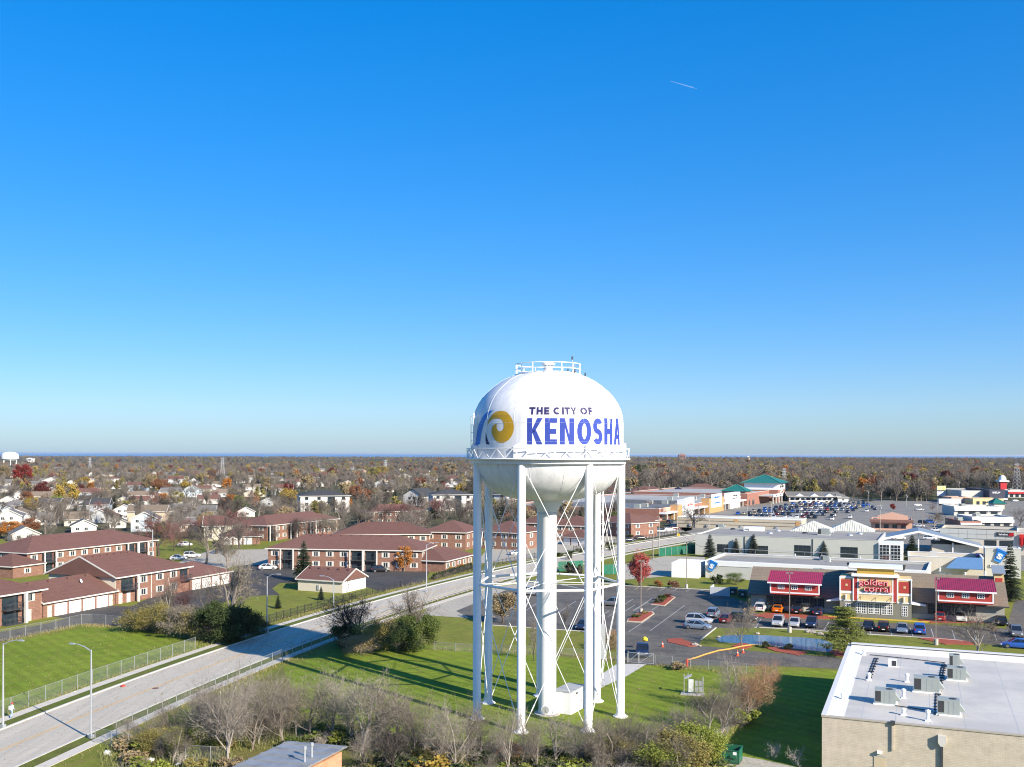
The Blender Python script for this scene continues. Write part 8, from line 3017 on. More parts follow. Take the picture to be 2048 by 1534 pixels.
NAMED = [
 # hedge clump left of the street
 ('bare0', 462, 1272, 186, 'twigtan', 'bark', 'tall tan bare tree rising from the dark hedge', 'tree', 0.75),
 ('scrub0', 418, 1268, 130, 'twig', 'bark', 'grey bare tree in the middle of the dark hedge', 'tree', 0.8),
 ('vase0', 338, 1258, 118, 'twig', 'barkpale', 'leaning grey bare tree at the left end of the hedge', 'tree', 0.9),
 ('scrub1', 365, 1262, 120, 'twigred', 'barkdark', 'reddish bare tree behind the left end of the hedge', 'tree', 0.8),
 # crab apples
 ('scrub2', 60, 1238, 66, 'twigred', 'barkdark', 'red crab apple tree by the left garage porch', 'tree', 0.9),
 ('scrub0', 96, 1144, 52, 'twigred', 'barkdark', 'red crab apple tree beside the low annexe', 'tree', 0.9),
 ('scrub1', 352, 1190, 60, 'twigred', 'barkdark', 'red crab apple tree before the second garage row', 'tree', 0.9),
 ('scrub2', 190, 1120, 50, 'twigtan', 'bark', 'small tan bare tree before the long brown roofed block', 'tree', 1.0),
 ('bare1', 318, 1112, 88, 'twigred', 'barkdark', 'large dark reddish bare tree at the end of the long roof', 'tree', 0.9),
 ('bare2', 412, 1128, 88, 'twig', 'bark', 'spreading grey bare tree by the apartment yard', 'tree', 1.0),
 ('vase1', 455, 1135, 62, 'twigtan', 'bark', 'tan bare tree over the apartment yard beside the white sedan', 'tree', 1.2),
 ('bare3', 380, 1098, 54, 'twigdark', 'barkdark', 'dark bare tree behind the two white cars', 'tree', 1.0),
 # around the cream garage
 ('spruce0', 607, 1163, 84, 'spruce', 'barkdark', 'broad dark spruce left of the cream garage', 'tree', 1.25),
 ('leafy0', 808, 1143, 51, 'orange', 'bark', 'bright orange tree before the middle apartments', 'tree', 0.85),
 ('spruce1', 556, 1217, 28, 'spruce', 'bark', 'small spruce on the lawn by the picket fence, left one', 'tree', 1.2),
 ('spruce2', 642, 1200, 28, 'spruce', 'bark', 'small spruce on the lawn by the picket fence, right one', 'tree', 1.2),
 ('scrub2', 683, 1128, 42, 'twigpale', 'barkpale', 'slim pale birch like bare tree before the middle apartments', 'tree', 0.6),
 # dark clump at the near side of the street
 ('scrub1', 706, 1290, 136, 'twigdark', 'barkdark', 'black branched bare tree on the near side of the street', 'tree', 1.5),
 ('bare0', 724, 1296, 112, 'twigdark', 'barkdark', 'second black bare tree close behind the black branched one', 'tree', 1.1),
 ('vase2', 818, 1290, 122, 'twig', 'barkdark', 'grey bare tree right of the black branched tree', 'tree', 1.2),
 ('leafy1', 1006, 1246, 68, 'tan', 'barkdark', 'low tan and yellow leaved tree behind the left tower legs', 'tree', 1.1),
 ('scrub0', 1068, 1322, 92, 'twig', 'barkdark', 'thin dark bare tree by the fence behind the riser', 'tree', 0.7),
 ('scrub2', 1128, 1252, 62, 'twig', 'barkdark', 'thin bare sapling on the lot behind the tower', 'tree', 0.8),
 # foreground scrub
 ('fine0', 458, 1531, 236, 'twigpale', 'barkpale', 'tall pale bare tree at the corner of the metal roofed shed', 'tree', 0.81),
 ('fine3', 258, 1488, 66, 'twigpale', 'barkpale', 'thin pale sapling beside the near sidewalk', 'tree', 1.08),
 ('fine1', 505, 1500, 118, 'twigtan', 'bark', 'tan bare thicket tree behind the shed, left one', 'tree', 1.35),
 ('fine2', 566, 1488, 138, 'twigtan', 'bark', 'tan bare thicket tree behind the shed, right one', 'tree', 1.35),
 ('fine1', 664, 1484, 158, 'twigpale', 'barkpale', 'white barked bare tree behind the metal roof', 'tree', 0.94),
 ('fine2', 722, 1512, 184, 'twigpale', 'barkpale', 'big white branched bare tree fanning towards the tower', 'tree', 1.28),
 ('fine0', 828, 1528, 146, 'twigtan', 'bark', 'tan bare tree halfway between the fan shaped tree and the tower', 'tree', 0.94),
 ('fine3', 878, 1550, 166, 'twigpale', 'bark', 'upright grey bare tree left of the tower, first of two', 'tree', 0.81),
 ('fine0', 908, 1552, 168, 'twigpale', 'barkpale', 'upright grey bare tree left of the tower, second of two', 'tree', 0.81),
 ('fine1', 1015, 1552, 152, 'twigpale', 'barkpale', 'pale bare tree before the left front tower leg', 'tree', 0.81),
 ('fine1', 1072, 1548, 118, 'twig', 'bark', 'grey bare tree before the riser', 'tree', 1.08),
 ('fine2', 1222, 1540, 112, 'twigtan', 'bark', 'tan bare bush tree before the right front tower leg', 'tree', 1.50),
 ('fine0', 1288, 1548, 118, 'twig', 'bark', 'grey bare tree in the hedge right of the tower', 'tree', 1.35),
 ('bare3', 786, 1562, 120, 'twigdark', 'barkdark', 'dark leaning bare tree at the bottom edge', 'tree', 1.08),
 # right of the tower
 ('fine2', 1468, 1424, 134, 'twigpale', 'barkpale', 'tall grey bare tree beside the tan thicket', 'tree', 0.75),
 ('fine1', 1418, 1466, 108, 'twigtan', 'barkpale', 'wide pale bare tree by the sloping fence', 'tree', 1.25),
 ('fine0', 1484, 1292, 104, 'twigpale', 'bark', 'small grey bare tree on the pond bank', 'tree', 1.0),
 ('pine0', 1690, 1312, 106, 'pine', 'bark', 'yellow green open pine beside the pond', 'tree', 1.2),
 ('fine3', 1958, 1326, 124, 'twig', 'barkpale', 'broad grey bare tree above the white roof', 'tree', 1.5),
 ('spruce1', 2020, 1202, 118, 'spruce', 'bark', 'tall thin grey green spruce before the bucket sign wall', 'tree', 0.9),
 ('spruce2', 1824, 1122, 54, 'spruce', 'bark', 'wide spruce at the end of the grey hall', 'tree', 1.5),
 ('leafy2', 1788, 1124, 30, 'dgreen', 'bark', 'round dark evergreen beside the glazed porch', 'tree', 1.3),
 ('oval0', 1280, 1172, 70, 'pinkred', 'barkdark', 'round crimson tree right of the tower', 'tree', 0.95),
 ('spruce0', 1420, 1114, 48, 'bspruce', 'bark', 'first spruce from the left before the grey hall', 'tree', 1.4),
 ('spruce1', 1472, 1113, 38, 'bspruce', 'bark', 'second spruce from the left before the grey hall', 'tree', 1.4),
 ('spruce2', 1507, 1114, 48, 'bspruce', 'bark', 'third spruce from the left before the grey hall', 'tree', 1.4),
 ('spruce0', 1547, 1114, 40, 'bspruce', 'bark', 'fourth spruce from the left before the grey hall', 'tree', 1.4),
 ('spruce1', 1648, 1120, 42, 'bspruce', 'bark', 'fifth spruce from the left before the grey hall', 'tree', 1.4),
 ('vase1', 1572, 1114, 26, 'twig', 'bark', 'small bare tree between the fourth and fifth spruce', 'tree', 1.1),
 ('scrub0', 1770, 1140, 34, 'twigred', 'barkdark', 'dark red bare tree behind the restaurant sign front', 'tree', 1.4),
 ('bare2', 1383, 1060, 54, 'twigdark', 'barkdark', 'dark bare tree before the tan warehouse', 'tree', 1.1),
 ('bare3', 1316, 1042, 40, 'twig', 'bark', 'grey bare tree before the left mall fronts', 'tree', 1.1),
 ('bare0', 1868, 1058, 42, 'twig', 'bark', 'round grey bare tree beside the panel front shop', 'tree', 1.3),
 ('bare1', 2040, 1052, 40, 'twig', 'bark', 'grey bare tree at the right edge by the stacked roofs', 'tree', 1.2),
 ('leafy0', 1786, 1021, 14, 'red', 'bark', 'small scarlet tree on the edge of the retail lot', 'tree', 1.1),
 ('leafy1', 1974, 1004, 19, 'rust', 'bark', 'round rust brown tree before the grey store', 'tree', 1.1),
 ('spruce0', 1929, 1003, 14, 'spruce', 'bark', 'small conifer before the salmon shop', 'tree', 1.2),
 ('spruce1', 1945, 1003, 9, 'spruce', 'bark', 'smaller conifer right of the salmon shop', 'tree', 1.4),
 ('scrub2', 1866, 1022, 22, 'twigred', 'barkdark', 'dull red bare tree left of the round grey bare tree', 'tree', 1.1),
 ('spruce0', 1258, 1000, 26, 'spruce', 'bark', 'dark conifer behind the mall next to the tower leg', 'tree', 1.3),
 ('spruce1', 1276, 1001, 26, 'spruce', 'bark', 'dark conifer behind the mall, second from the tower', 'tree', 1.4),
 ('leafy2', 1288, 1000, 18, 'rust', 'bark', 'small rust tree right of the two mall conifers', 'tree', 1.0),
 # coloured trees in the suburb
 ('leafy0', 44, 974, 46, 'red', 'barkdark', 'big dark red tree at the far left', 'tree', 1.0),
 ('leafy1', 86, 1003, 44, 'maroon', 'barkdark', 'maroon tree right of the big dark red tree', 'tree', 1.0),
 ('leafy2', 133, 1016, 52, 'yellow', 'bark', 'big golden yellow tree in the left suburb', 'tree', 1.1),
 ('leafy0', 112, 1026, 36, 'lime', 'bark', 'yellow green tree at the foot of the golden tree', 'tree', 1.1),
 ('scrub1', 192, 1008, 44, 'twigred', 'barkdark', 'crimson twigged bare tree right of the golden tree', 'tree', 1.3),
 ('oval0', 8, 962, 34, 'tan', 'bark', 'yellow tan tree at the far left edge', 'tree', 1.0),
 ('leafy1', 322, 990, 36, 'rust', 'bark', 'rust orange tree in the middle of the suburb', 'tree', 1.2),
 ('leafy2', 300, 986, 40, 'tan', 'bark', 'pale tan tree left of the rust orange tree', 'tree', 1.1),
 ('leafy0', 458, 1022, 34, 'orange', 'bark', 'bright orange yellow tree left of the balconies', 'tree', 1.2),
 ('oval0', 446, 1036, 28, 'maroon', 'barkdark', 'dark maroon tree below the orange yellow tree', 'tree', 1.1),
 ('spruce2', 273, 1046, 38, 'bspruce', 'bark', 'blue green spruce among the left houses', 'tree', 1.3),
 ('spruce0', 400, 1062, 36, 'spruce', 'bark', 'dark spruce left of the gabled apartment roof', 'tree', 1.2),
 ('leafy1', 576, 1018, 46, 'yellow', 'bark', 'yellow tree left of the white apartment block', 'tree', 1.0),
 ('leafy2', 690, 1024, 34, 'orange', 'bark', 'orange tree before the white apartment block', 'tree', 1.1),
 ('leafy0', 712, 1004, 34, 'rust', 'bark', 'rust tree right of the white apartment block', 'tree', 1.0),
 ('spruce1', 555, 1002, 26, 'spruce', 'bark', 'dark conifer left of the yellow tree', 'tree', 1.4),
 ('spruce2', 600, 958, 20, 'spruce', 'bark', 'broad dark conifer near the brick school wing', 'tree', 1.8),
 ('leafy1', 20, 1078, 40, 'orange', 'bark', 'orange shrub tree by the white house at the left edge', 'tree', 1.4),
 ('leafy2', 62, 1068, 34, 'rust', 'bark', 'rust shrub tree behind the long brown roof', 'tree', 1.4),
 ('leafy0', 765, 958, 26, 'yellow', 'bark', 'yellow tree under the pylon', 'tree', 1.2),
 ('leafy1', 745, 962, 30, 'olive', 'bark', 'olive tree left of the yellow tree under the pylon', 'tree', 1.2),
 ('leafy2', 900, 955, 30, 'tan', 'bark', 'yellow tan tree left of the tower balcony', 'tree', 1.2),
 ('leafy0', 1378, 962, 28, 'orange', 'bark', 'orange tree at the edge of the woods right of the tower', 'tree', 1.3),
 ('leafy1', 1322, 955, 30, 'maroon', 'barkdark', 'maroon tree left of the orange tree in the woods', 'tree', 1.3),
 ('leafy2', 1281, 962, 34, 'dgreen', 'bark', 'dark green pine like tree right of the tower balcony', 'tree', 1.3),
 ('leafy0', 1542, 970, 40, 'tan', 'bark', 'golden tan tree in the woods behind the food store', 'tree', 1.2),
 ('leafy1', 1485, 950, 18, 'tan', 'bark', 'small golden tan tree deep in the woods', 'tree', 1.4),
 ('leafy2', 1955, 965, 32, 'rust', 'bark', 'dusty rust tree in the woods at the far right', 'tree', 1.3),
 ('leafy0', 1696, 958, 26, 'yellow', 'bark', 'yellowish tree in the woods above the cottage', 'tree', 1.2),
 ('leafy1', 1925, 968, 32, 'rust', 'barkdark', 'brown orange tree behind the low white shop', 'tree', 1.2),
 ('leafy2', 1790, 1000, 26, 'dgreen', 'bark', 'dark evergreen thicket tree beyond the empty lot', 'tree', 1.8),
 ('leafy0', 1840, 1001, 26, 'dgreen', 'bark', 'dark evergreen beside the billboards', 'tree', 1.5),
]
for kind, px, py, up, leaf, bark, lab, cat, wide in NAMED:
 grow(kind, px, py, up, leaf, bark, lab, cat, None, wide)
SHRUBS = [
 ('bush0', 282, 1262, 56, 'olive', 'bark', 'dull leaved bush at the left end of the hedge', 1.2), ('bush1', 318, 1268, 62, 'olive', 'bark', 'olive bush second from the left in the hedge', 1.1), ('bush2', 360, 1274, 62, 'twigtan', 'bark', 'brown bush in the middle of the hedge', 1.1),
 ('bush0', 405, 1278, 64, 'olive', 'bark', 'olive bush left of the dark evergreen in the hedge', 1.1), ('ball0', 442, 1286, 86, 'dgreen', 'barkdark', 'big dark evergreen bush at the right end of the hedge', 1.0), ('ball0', 478, 1282, 72, 'dgreen', 'barkdark', 'smaller dark evergreen bush beside the street', 0.9),
 ('bush1', 510, 1268, 36, 'dgreen', 'bark', 'low dark bush behind the far verge lamp', 1.2),
 ('ball0', 690, 1296, 50, 'dgreen', 'bark', 'dark green bush under the black branched tree', 1.1), ('bush2', 742, 1302, 56, 'olive', 'bark', 'olive bush right of the black branched tree', 1.2), ('bush0', 776, 1290, 62, 'tan', 'bark', 'tan bush in the dark clump by the street', 1.1),
 ('ball0', 834, 1302, 76, 'green', 'bark', 'leafy green bush at the right end of the dark clump', 0.95), ('bush1', 800, 1306, 62, 'dgreen', 'bark', 'dark bush in the middle of the dark clump', 1.1), ('bush2', 720, 1312, 40, 'tan', 'bark', 'low tan bush at the foot of the dark clump', 1.5),
 ('ball0', 370, 1512, 64, 'lime', 'bark', 'bright lime bush above the scrub fence', 1.1), ('bush1', 410, 1500, 62, 'green', 'bark', 'green bush right of the lime bush', 1.2), ('bush2', 310, 1508, 50, 'olive', 'bark', 'olive bush left of the lime bush', 1.3), ('bush0', 262, 1500, 36, 'tan', 'bark', 'low tan bush at the left end of the scrub', 1.6),
 ('bush1', 1240, 1534, 62, 'olive', 'bark', 'olive bush under the right front tower leg', 1.3), ('ball0', 1388, 1532, 84, 'lime', 'bark', 'big lime green hedge bush left of the dumpster', 1.15), ('ball0', 1350, 1552, 88, 'olive', 'bark', 'olive hedge bush left of the lime one', 1.2), ('bush2', 1310, 1562, 70, 'lime', 'bark', 'yellow green bush at the bottom edge right of the tower', 1.3),
 ('fine0', 1518, 1424, 118, 'twigrust', 'bark', 'tall orange tan thicket beside the shaded lawn', 1.0), ('fine2', 1506, 1432, 96, 'twigrust', 'bark', 'orange tan thicket in the middle of its clump', 1.2), ('hedge1', 1510, 1430, 70, 'tan', 'bark', 'tan leaved bush inside the orange tan thicket', 0.7), ('fine3', 1496, 1440, 112, 'twigrust', 'bark', 'tan thicket left of the tall orange tan one', 1.1), ('fine1', 1534, 1392, 84, 'twigrust', 'bark', 'reddish tan thicket at the drive end of the sloping fence', 1.1), ('bush0', 1490, 1450, 40, 'lime', 'bark', 'low lime bush at the foot of the tan thicket', 1.1),
 ('bush1', 860, 1556, 46, 'yellow', 'bark', 'yellow leaved bush at the bottom edge beside the shed', 1.5), ('bush2', 800, 1552, 46, 'dgreen', 'bark', 'dark bush at the bottom edge left of the yellow one', 1.5),
 ('ball0', 1532, 1296, 13, 'dgreen', 'bark', 'round dark shrub on the pond mulch, left one', 1.1), ('ball0', 1577, 1300, 13, 'dgreen', 'bark', 'round dark shrub on the pond mulch, right one', 1.1),
 ('ball0', 1545, 1224, 12, 'dgreen', 'bark', 'round clipped shrub beside the orange coupe', 1.0), ('ball0', 1630, 1227, 11, 'dgreen', 'bark', 'round clipped shrub above the navy sedan', 1.0),
 ('bush0', 1317, 1207, 13, 'dgreen', 'bark', 'dark shrub at the near end of the shrub island', 1.1), ('bush1', 1325, 1201, 13, 'green', 'bark', 'grey green shrub in the middle of the shrub island', 1.1), ('bush2', 1336, 1196, 10, 'maroon', 'bark', 'dark red shrub at the far end of the shrub island', 1.1),
 ('bush0', 1272, 1236, 10, 'green', 'bark', 'low grey green shrub on the lamp island', 1.6), ('bush1', 1290, 1229, 8, 'olive', 'bark', 'small shrub at the lamp foot on the island', 1.2),
 ('bush2', 1318, 1173, 14, 'orange', 'bark', 'orange shrub on the grass right of the crimson tree', 1.0), ('bush0', 1348, 1176, 18, 'rust', 'bark', 'brown shrub on the grass left of the lot lamp', 1.0),
 ('bush1', 1432, 1168, 20, 'dgreen', 'bark', 'dark shrub below the bucket sign', 1.0), ('bush2', 1470, 1170, 24, 'green', 'bark', 'loose green shrub left of the restaurant roof', 1.2), ('bush0', 1498, 1232, 22, 'tan', 'bark', 'straw coloured ornamental grass left of the white SUV', 0.8),
 ('bush1', 898, 1143, 12, 'yellow', 'bark', 'yellow shrub before the low hipped house', 1.1), ('bush2', 922, 1138, 12, 'orange', 'bark', 'orange shrub right of the yellow one by the hipped house', 1.1),
 ('thuja0', 576, 1134, 24, 'green', 'bark', 'slim green cypress left of the spruce at the middle apartments', 1.2), ('thuja0', 746, 1136, 24, 'green', 'bark', 'slim green cypress by the middle porch, left one', 1.2), ('thuja0', 763, 1136, 24, 'dgreen', 'bark', 'slim green cypress by the middle porch, right one', 1.2),
 ('bush0', 20, 1238, 16, 'orange', 'bark', 'orange shrub by the left porch', 1.2), ('bush1', 252, 1197, 13, 'orange', 'bark', 'orange shrub by the gabled house door', 1.4), ('bush2', 216, 1204, 10, 'tan', 'bark', 'tan ornamental grass at the garage end', 0.9), ('bush0', 259, 1201, 6, 'red', 'bark', 'small red shrub on the gravel bed', 1.3),
 ('thuja0', 1137, 1146, 22, 'dgreen', 'bark', 'slim dark cypress before the green screen, left one', 1.4), ('thuja0', 1147, 1147, 20, 'dgreen', 'bark', 'slim dark cypress before the green screen, middle one', 1.4), ('thuja0', 1160, 1149, 20, 'dgreen', 'bark', 'slim dark cypress before the green screen, right one', 1.4),
 ('bush1', 1355, 1340, 16, 'tan', 'bark', 'low dry bush by the hydrant', 1.6), ('bush0', 1222, 1300, 44, 'tan', 'bark', 'dry tan bush behind the ladder leg', 0.9), ('ball0', 1990, 1240, 16, 'green', 'bark', 'green shrub at the right end of the restaurant', 1.0), ('bush0', 1985, 1262, 14, 'tan', 'bark', 'straw grass beside the black sedan at the right', 1.0),
 ('bush2', 1548, 1520, 40, 'twigpale', 'barkpale', 'sparse pale stems on the edge of the shaded lawn, left', 0.8), ('bush1', 1590, 1530, 44, 'twigpale', 'barkpale', 'sparse pale stems on the edge of the shaded lawn, right', 0.8),
]
for kind, px, py, up, leaf, bark, lab, wide in SHRUBS:
 t_ = grow(kind, px, py, up, leaf, bark, lab, 'shrub', None, wide)
 if 'sparse pale stems' in lab:
  for ch in list(t_.children):
   if ch.name.startswith('crown'):
    bpy.data.objects.remove(ch, do_unlink=True)
for i in range(18):
 q = (868 + 5.2 * i, 1160 - 1.55 * i) if i < 15 else (1100 + 40 * (i - 14), 1128 - 9 * (i - 14))
 grow('thuja0', q[0], q[1], 13, 'dgreen', 'bark', '%s dark juniper from the left along the picket fence' % ORD[i], 'shrub', 'junipers along the picket fence', 1.6)
for i in range(14):
 grow('bush%d' % (i % 3), 1100 + 20 * i, 1117 - 4.4 * i - (6 if i > 6 else 0), 8, 'dgreen', 'bark', '%s low yew from the left along the picket fence right of the tower' % ORD[i], 'shrub', 'yews along the picket fence', 1.6)

rng = random.Random(91)
APT = [(30, 1118, 58), (140, 1112, 40), (226, 1112, 46), (268, 1100, 52), (348, 1102, 66), (432, 1108, 84), (478, 1098, 62), (392, 1080, 50), (436, 1078, 40), (512, 1092, 44), (552, 1082, 48), (588, 1078, 46), (622, 1074, 44), (655, 1070, 42), (690, 1060, 52), (716, 1056, 56),
  (742, 1052, 58), (768, 1050, 56), (792, 1054, 54), (816, 1048, 46), (838, 1044, 44), (872, 1040, 48), (902, 1036, 46), (930, 1040, 42), (700, 1036, 40), (760, 1030, 36), (842, 1026, 36), (884, 1022, 40), (922, 1020, 40), (645, 1050, 36), (566, 1046, 38), (528, 1064, 36), (836, 1086, 30), (1030, 1052, 46),
  (1062, 1056, 40), (1128, 1062, 44), (1160, 1050, 40), (1182, 1060, 44), (1212, 1040, 36), (290, 1092, 44), (66, 1096, 36), (480, 1050, 34), (452, 1062, 34), (1300, 1030, 34), (330, 1075, 46), (360, 1070, 42)]
for i, (px, py, up) in enumerate(sorted(APT)):
 q = P_(px, py)
 tw = rng.choices(['twig', 'twigdark', 'twigred', 'twigtan'], [40, 25, 25, 10])[0]
 grow('%s%d' % (rng.choice(['bare', 'bare', 'scrub']), rng.randint(0, 2)), px, py, up, tw, 'barkdark', '%s from the left of the bare trees close around the brick apartments, %s' % (ORD[i], {'twig': 'grey', 'twigdark': 'nearly black', 'twigred': 'reddish', 'twigtan': 'tan'}[tw]), 'tree', 'bare trees among the apartments', rng.uniform(0.9, 1.25))

FG = [(300, 1494, 80), (345, 1482, 96), (392, 1470, 112), (432, 1500, 150), (484, 1474, 132), (532, 1466, 142), (592, 1472, 132), (622, 1480, 152), (702, 1492, 152), (758, 1502, 166), (792, 1508, 142), (850, 1514, 150), (934, 1522, 140), (962, 1526, 126), (1046, 1532, 132), (1112, 1532, 122), (1150, 1536, 104), (1192, 1536, 122),
  (1252, 1532, 122), (1322, 1522, 112), (1362, 1502, 104), (1440, 1482, 112), (1452, 1458, 132)]
for i, (px, py, up) in enumerate(FG):
 tw = rng.choice(['twig', 'twigtan', 'twigpale', 'twigtan'])
 grow('fine%d' % rng.randint(0, 3), px, py, up, tw, rng.choice(['bark', 'barkpale']), '%s slender bare tree from the left in the thicket edge before the tower' % ORD[i], 'tree', 'slender trees of the foreground thicket', rng.uniform(0.9, 1.35))

# the scrub in the foreground
rng = random.Random(41)
SC = []
tries = 0
while len(SC) < 120 and tries < 6000:
 tries += 1
 px = rng.uniform(240, 1440)
 top = np.interp(px, [240, 330, 480, 560, 700, 950, 1210, 1330, 1440], [1500, 1452, 1432, 1440, 1478, 1500, 1512, 1495, 1490])
 py = rng.uniform(top, 1585)
 q = at(px, py)
 if (470 < px < 700 and py > 1500):
  continue
 if all((q - o_).length > 1.5 for o_ in SC):
  SC.append(q)
k = {}
for q in sorted(SC, key=lambda v_: v_.x):
 typ = rng.choices(['scrub', 'bushtwig', 'olive', 'tan', 'lime', 'green', 'dgreen', 'rust'], [26, 10, 18, 12, 10, 14, 8, 3])[0]
 k[typ] = k.get(typ, 0) + 1
 n_ = ORD[k[typ] - 1]
 if typ == 'scrub':
  plant('fine%d' % rng.randint(0, 3), q, rng.uniform(2.4, 5.2), rng.choice(['twigtan', 'twig', 'twigpale', 'twig']), rng.choice(['bark', 'barkpale']), '%s small bare sapling from the left in the scrub before the tower' % n_, 'sapling', 'saplings of the foreground scrub', rng.uniform(0.8, 1.3), 'bare_sapling')
 elif typ == 'bushtwig':
  t_ = plant('bush%d' % rng.randint(0, 2), q, rng.uniform(1.3, 2.6), 'twigtan', 'barkpale', '%s leafless twiggy bush from the left in the scrub before the tower' % n_, 'shrub', 'bushes of the foreground scrub', 1.3, 'twiggy_bush')
  for ch in list(t_.children):
   if ch.name.startswith('crown'):
    bpy.data.objects.remove(ch, do_unlink=True)
 else:
  plant('bush%d' % rng.randint(0, 2), q, rng.uniform(0.8, 2.0), typ, 'bark', '%s %s bush from the left in the scrub before the tower' % (n_, {'dgreen': 'dark green', 'green': 'green', 'lime': 'lime green', 'tan': 'tan', 'olive': 'olive', 'rust': 'rust brown'}[typ]), 'shrub', 'bushes of the foreground scrub', rng.uniform(1.1, 1.8))
# dry stalks and weeds of the scrub, too many to count
rg = np.random.default_rng(8)
n = 26000
px = rg.uniform(200, 1450, n)
top = np.interp(px, [200, 330, 480, 560, 700, 950, 1210, 1330, 1450], [1512, 1446, 1420, 1425, 1465, 1488, 1502, 1480, 1475])
py = top + (1600 - top) * rg.uniform(0, 1, n) ** 1.25
W = np.array([at(a, b_)[:] for a, b_ in zip(px, py)])
keep = ~((px > 468) & (px < 700) & (py > 1505))
W = W[keep]
n = len(W)
h = rg.uniform(0.15, 0.75, n) * rg.choice([1, 1, 1.8], n)
ang = rg.uniform(0, 2 * math.pi, n)
wd = rg.uniform(0.015, 0.05, n)
dx, dy = np.cos(ang) * wd, np.sin(ang) * wd
lx, ly = rg.normal(0, 0.25, n) * h, rg.normal(0, 0.25, n) * h
V = np.stack([np.stack([W[:, 0] - dx, W[:, 1] - dy, W[:, 2] * 0], 1), np.stack([W[:, 0] + dx, W[:, 1] + dy, W[:, 2] * 0], 1), np.stack([W[:, 0] + lx + dx * 0.3, W[:, 1] + ly + dy * .3, h], 1)], 1).reshape(-1, 3)
m_weed = mat('dry_weeds', (0.17, 0.18, 0.06), 0.9, 0.45, 0.5, spots=(0.25, (0.13, 0.16, 0.04)))
o_ = put('weeds', raw_mesh('weeds', V, np.arange(len(V)).reshape(-1, 3), [m_weed]))
tag(o_, 'dry weeds and stalks covering the ground of the scrub', 'weeds', kind='stuff')
# long grass at fence lines and verge
n = 14000
L1, _ = ribbon(road, -3.85, 0)
L2, _ = ribbon(road, -5.9, 0)
L3, _ = ribbon(road, RW + 3.6, 0)
PL = pxl((868, 1298), (1132, 1310), (1255, 1322))
PK = pxl((1310, 1331), (1553, 1354), (1480, 1437), (1415, 1512))
PM = pxl((-100, 1304), (75, 1268), (159, 1250), (241, 1255))
pts = []
for L_, wid, cnt in ((L1[:24], 0.35, 2600), (L2[8:30], 0.9, 3600), (L3[:16], 0.6, 2400), (PL, 0.7, 1800), (PK, 0.6, 2200), (PM, 0.8, 1800)):
 seg = [Vector(p[:2]) for p in L_]
 for _ in range(cnt):
  i = rng.randrange(len(seg) - 1)
  p = seg[i].lerp(seg[i + 1], rng.random())
  pts.append((p.x + rng.gauss(0, wid), p.y + rng.gauss(0, wid)))
W = np.array(pts)
n = len(W)
h = rg.uniform(0.12, 0.45, n)
ang = rg.uniform(0, 6.28, n)
dx, dy = np.cos(ang) * 0.03, np.sin(ang) * 0.03
lx, ly = rg.normal(0, 0.25, n) * h, rg.normal(0, 0.25, n) * h
V = np.stack([np.stack([W[:, 0] - dx, W[:, 1] - dy, h * 0], 1), np.stack([W[:, 0] + dx, W[:, 1] + dy, h * 0], 1), np.stack([W[:, 0] + lx, W[:, 1] + ly, h], 1)], 1).reshape(-1, 3)
o_ = put('fence_line_grass', raw_mesh('fence_line_grass', V, np.arange(len(V)).reshape(-1, 3), [mat('straw_grass', (0.30, 0.24, 0.11), 0.9, 0.4, 0.6, spots=(0.3, (0.14, 0.17, 0.04)))]))
tag(o_, 'uncut straw coloured grass along the fences and verges', 'grass', kind='stuff')

# fallen leaves on the lawns
Pq = []
for (cx, cy, sd, cnt) in [(*P_(700, 1310), 6, 900), (*P_(480, 1292), 5, 500), (*P_(1480, 1420), 5, 900), (*P_(900, 1440), 16, 2200), (*P_(1250, 1400), 12, 1500), (*P_(300, 1300), 14, 1500), (*P_(1500, 1310), 12, 900), (*P_(1280, 1175), 5, 700), (*P_(120, 1380), 18, 1600)]:
 Pq.append(np.stack([rg.normal(cx, sd, cnt), rg.normal(cy, sd, cnt), rg.uniform(0.03, 0.06, cnt)], 1))
V, Fq = leaf_quads(np.concatenate(Pq), 0.075, rg, 0.0)
V[:, 2] = np.clip(V[:, 2], 0.025, 0.12)
o_ = put('fallen_leaves', raw_mesh('fallen_leaves', V, Fq, [LC['tan']]))
tag(o_, 'fallen tan leaves strewn over the lawns', 'leaves', kind='stuff')

# the other trees of the suburb, as individuals while they are large
def blocked(x, y, pad=0.0):
 for cx, cy, hl, hd_, a in FOOT:
  dx, dy = x - cx, y - cy
  c, s = math.cos(a), math.sin(a)
  if abs(dx * c + dy * s) < hl + pad and abs(-dx * s + dy * c) < hd_ + pad:
   return True
 return False

def in_poly(x, y, poly):
 r = False
 j = len(poly) - 1
 for i in range(len(poly)):
  xi, yi = poly[i]
  xj, yj = poly[j]
  if (yi > y) != (yj > y) and x < (xj - xi) * (y - yi) / (yj - yi) + xi:
   r = not r
  j = i
 return r

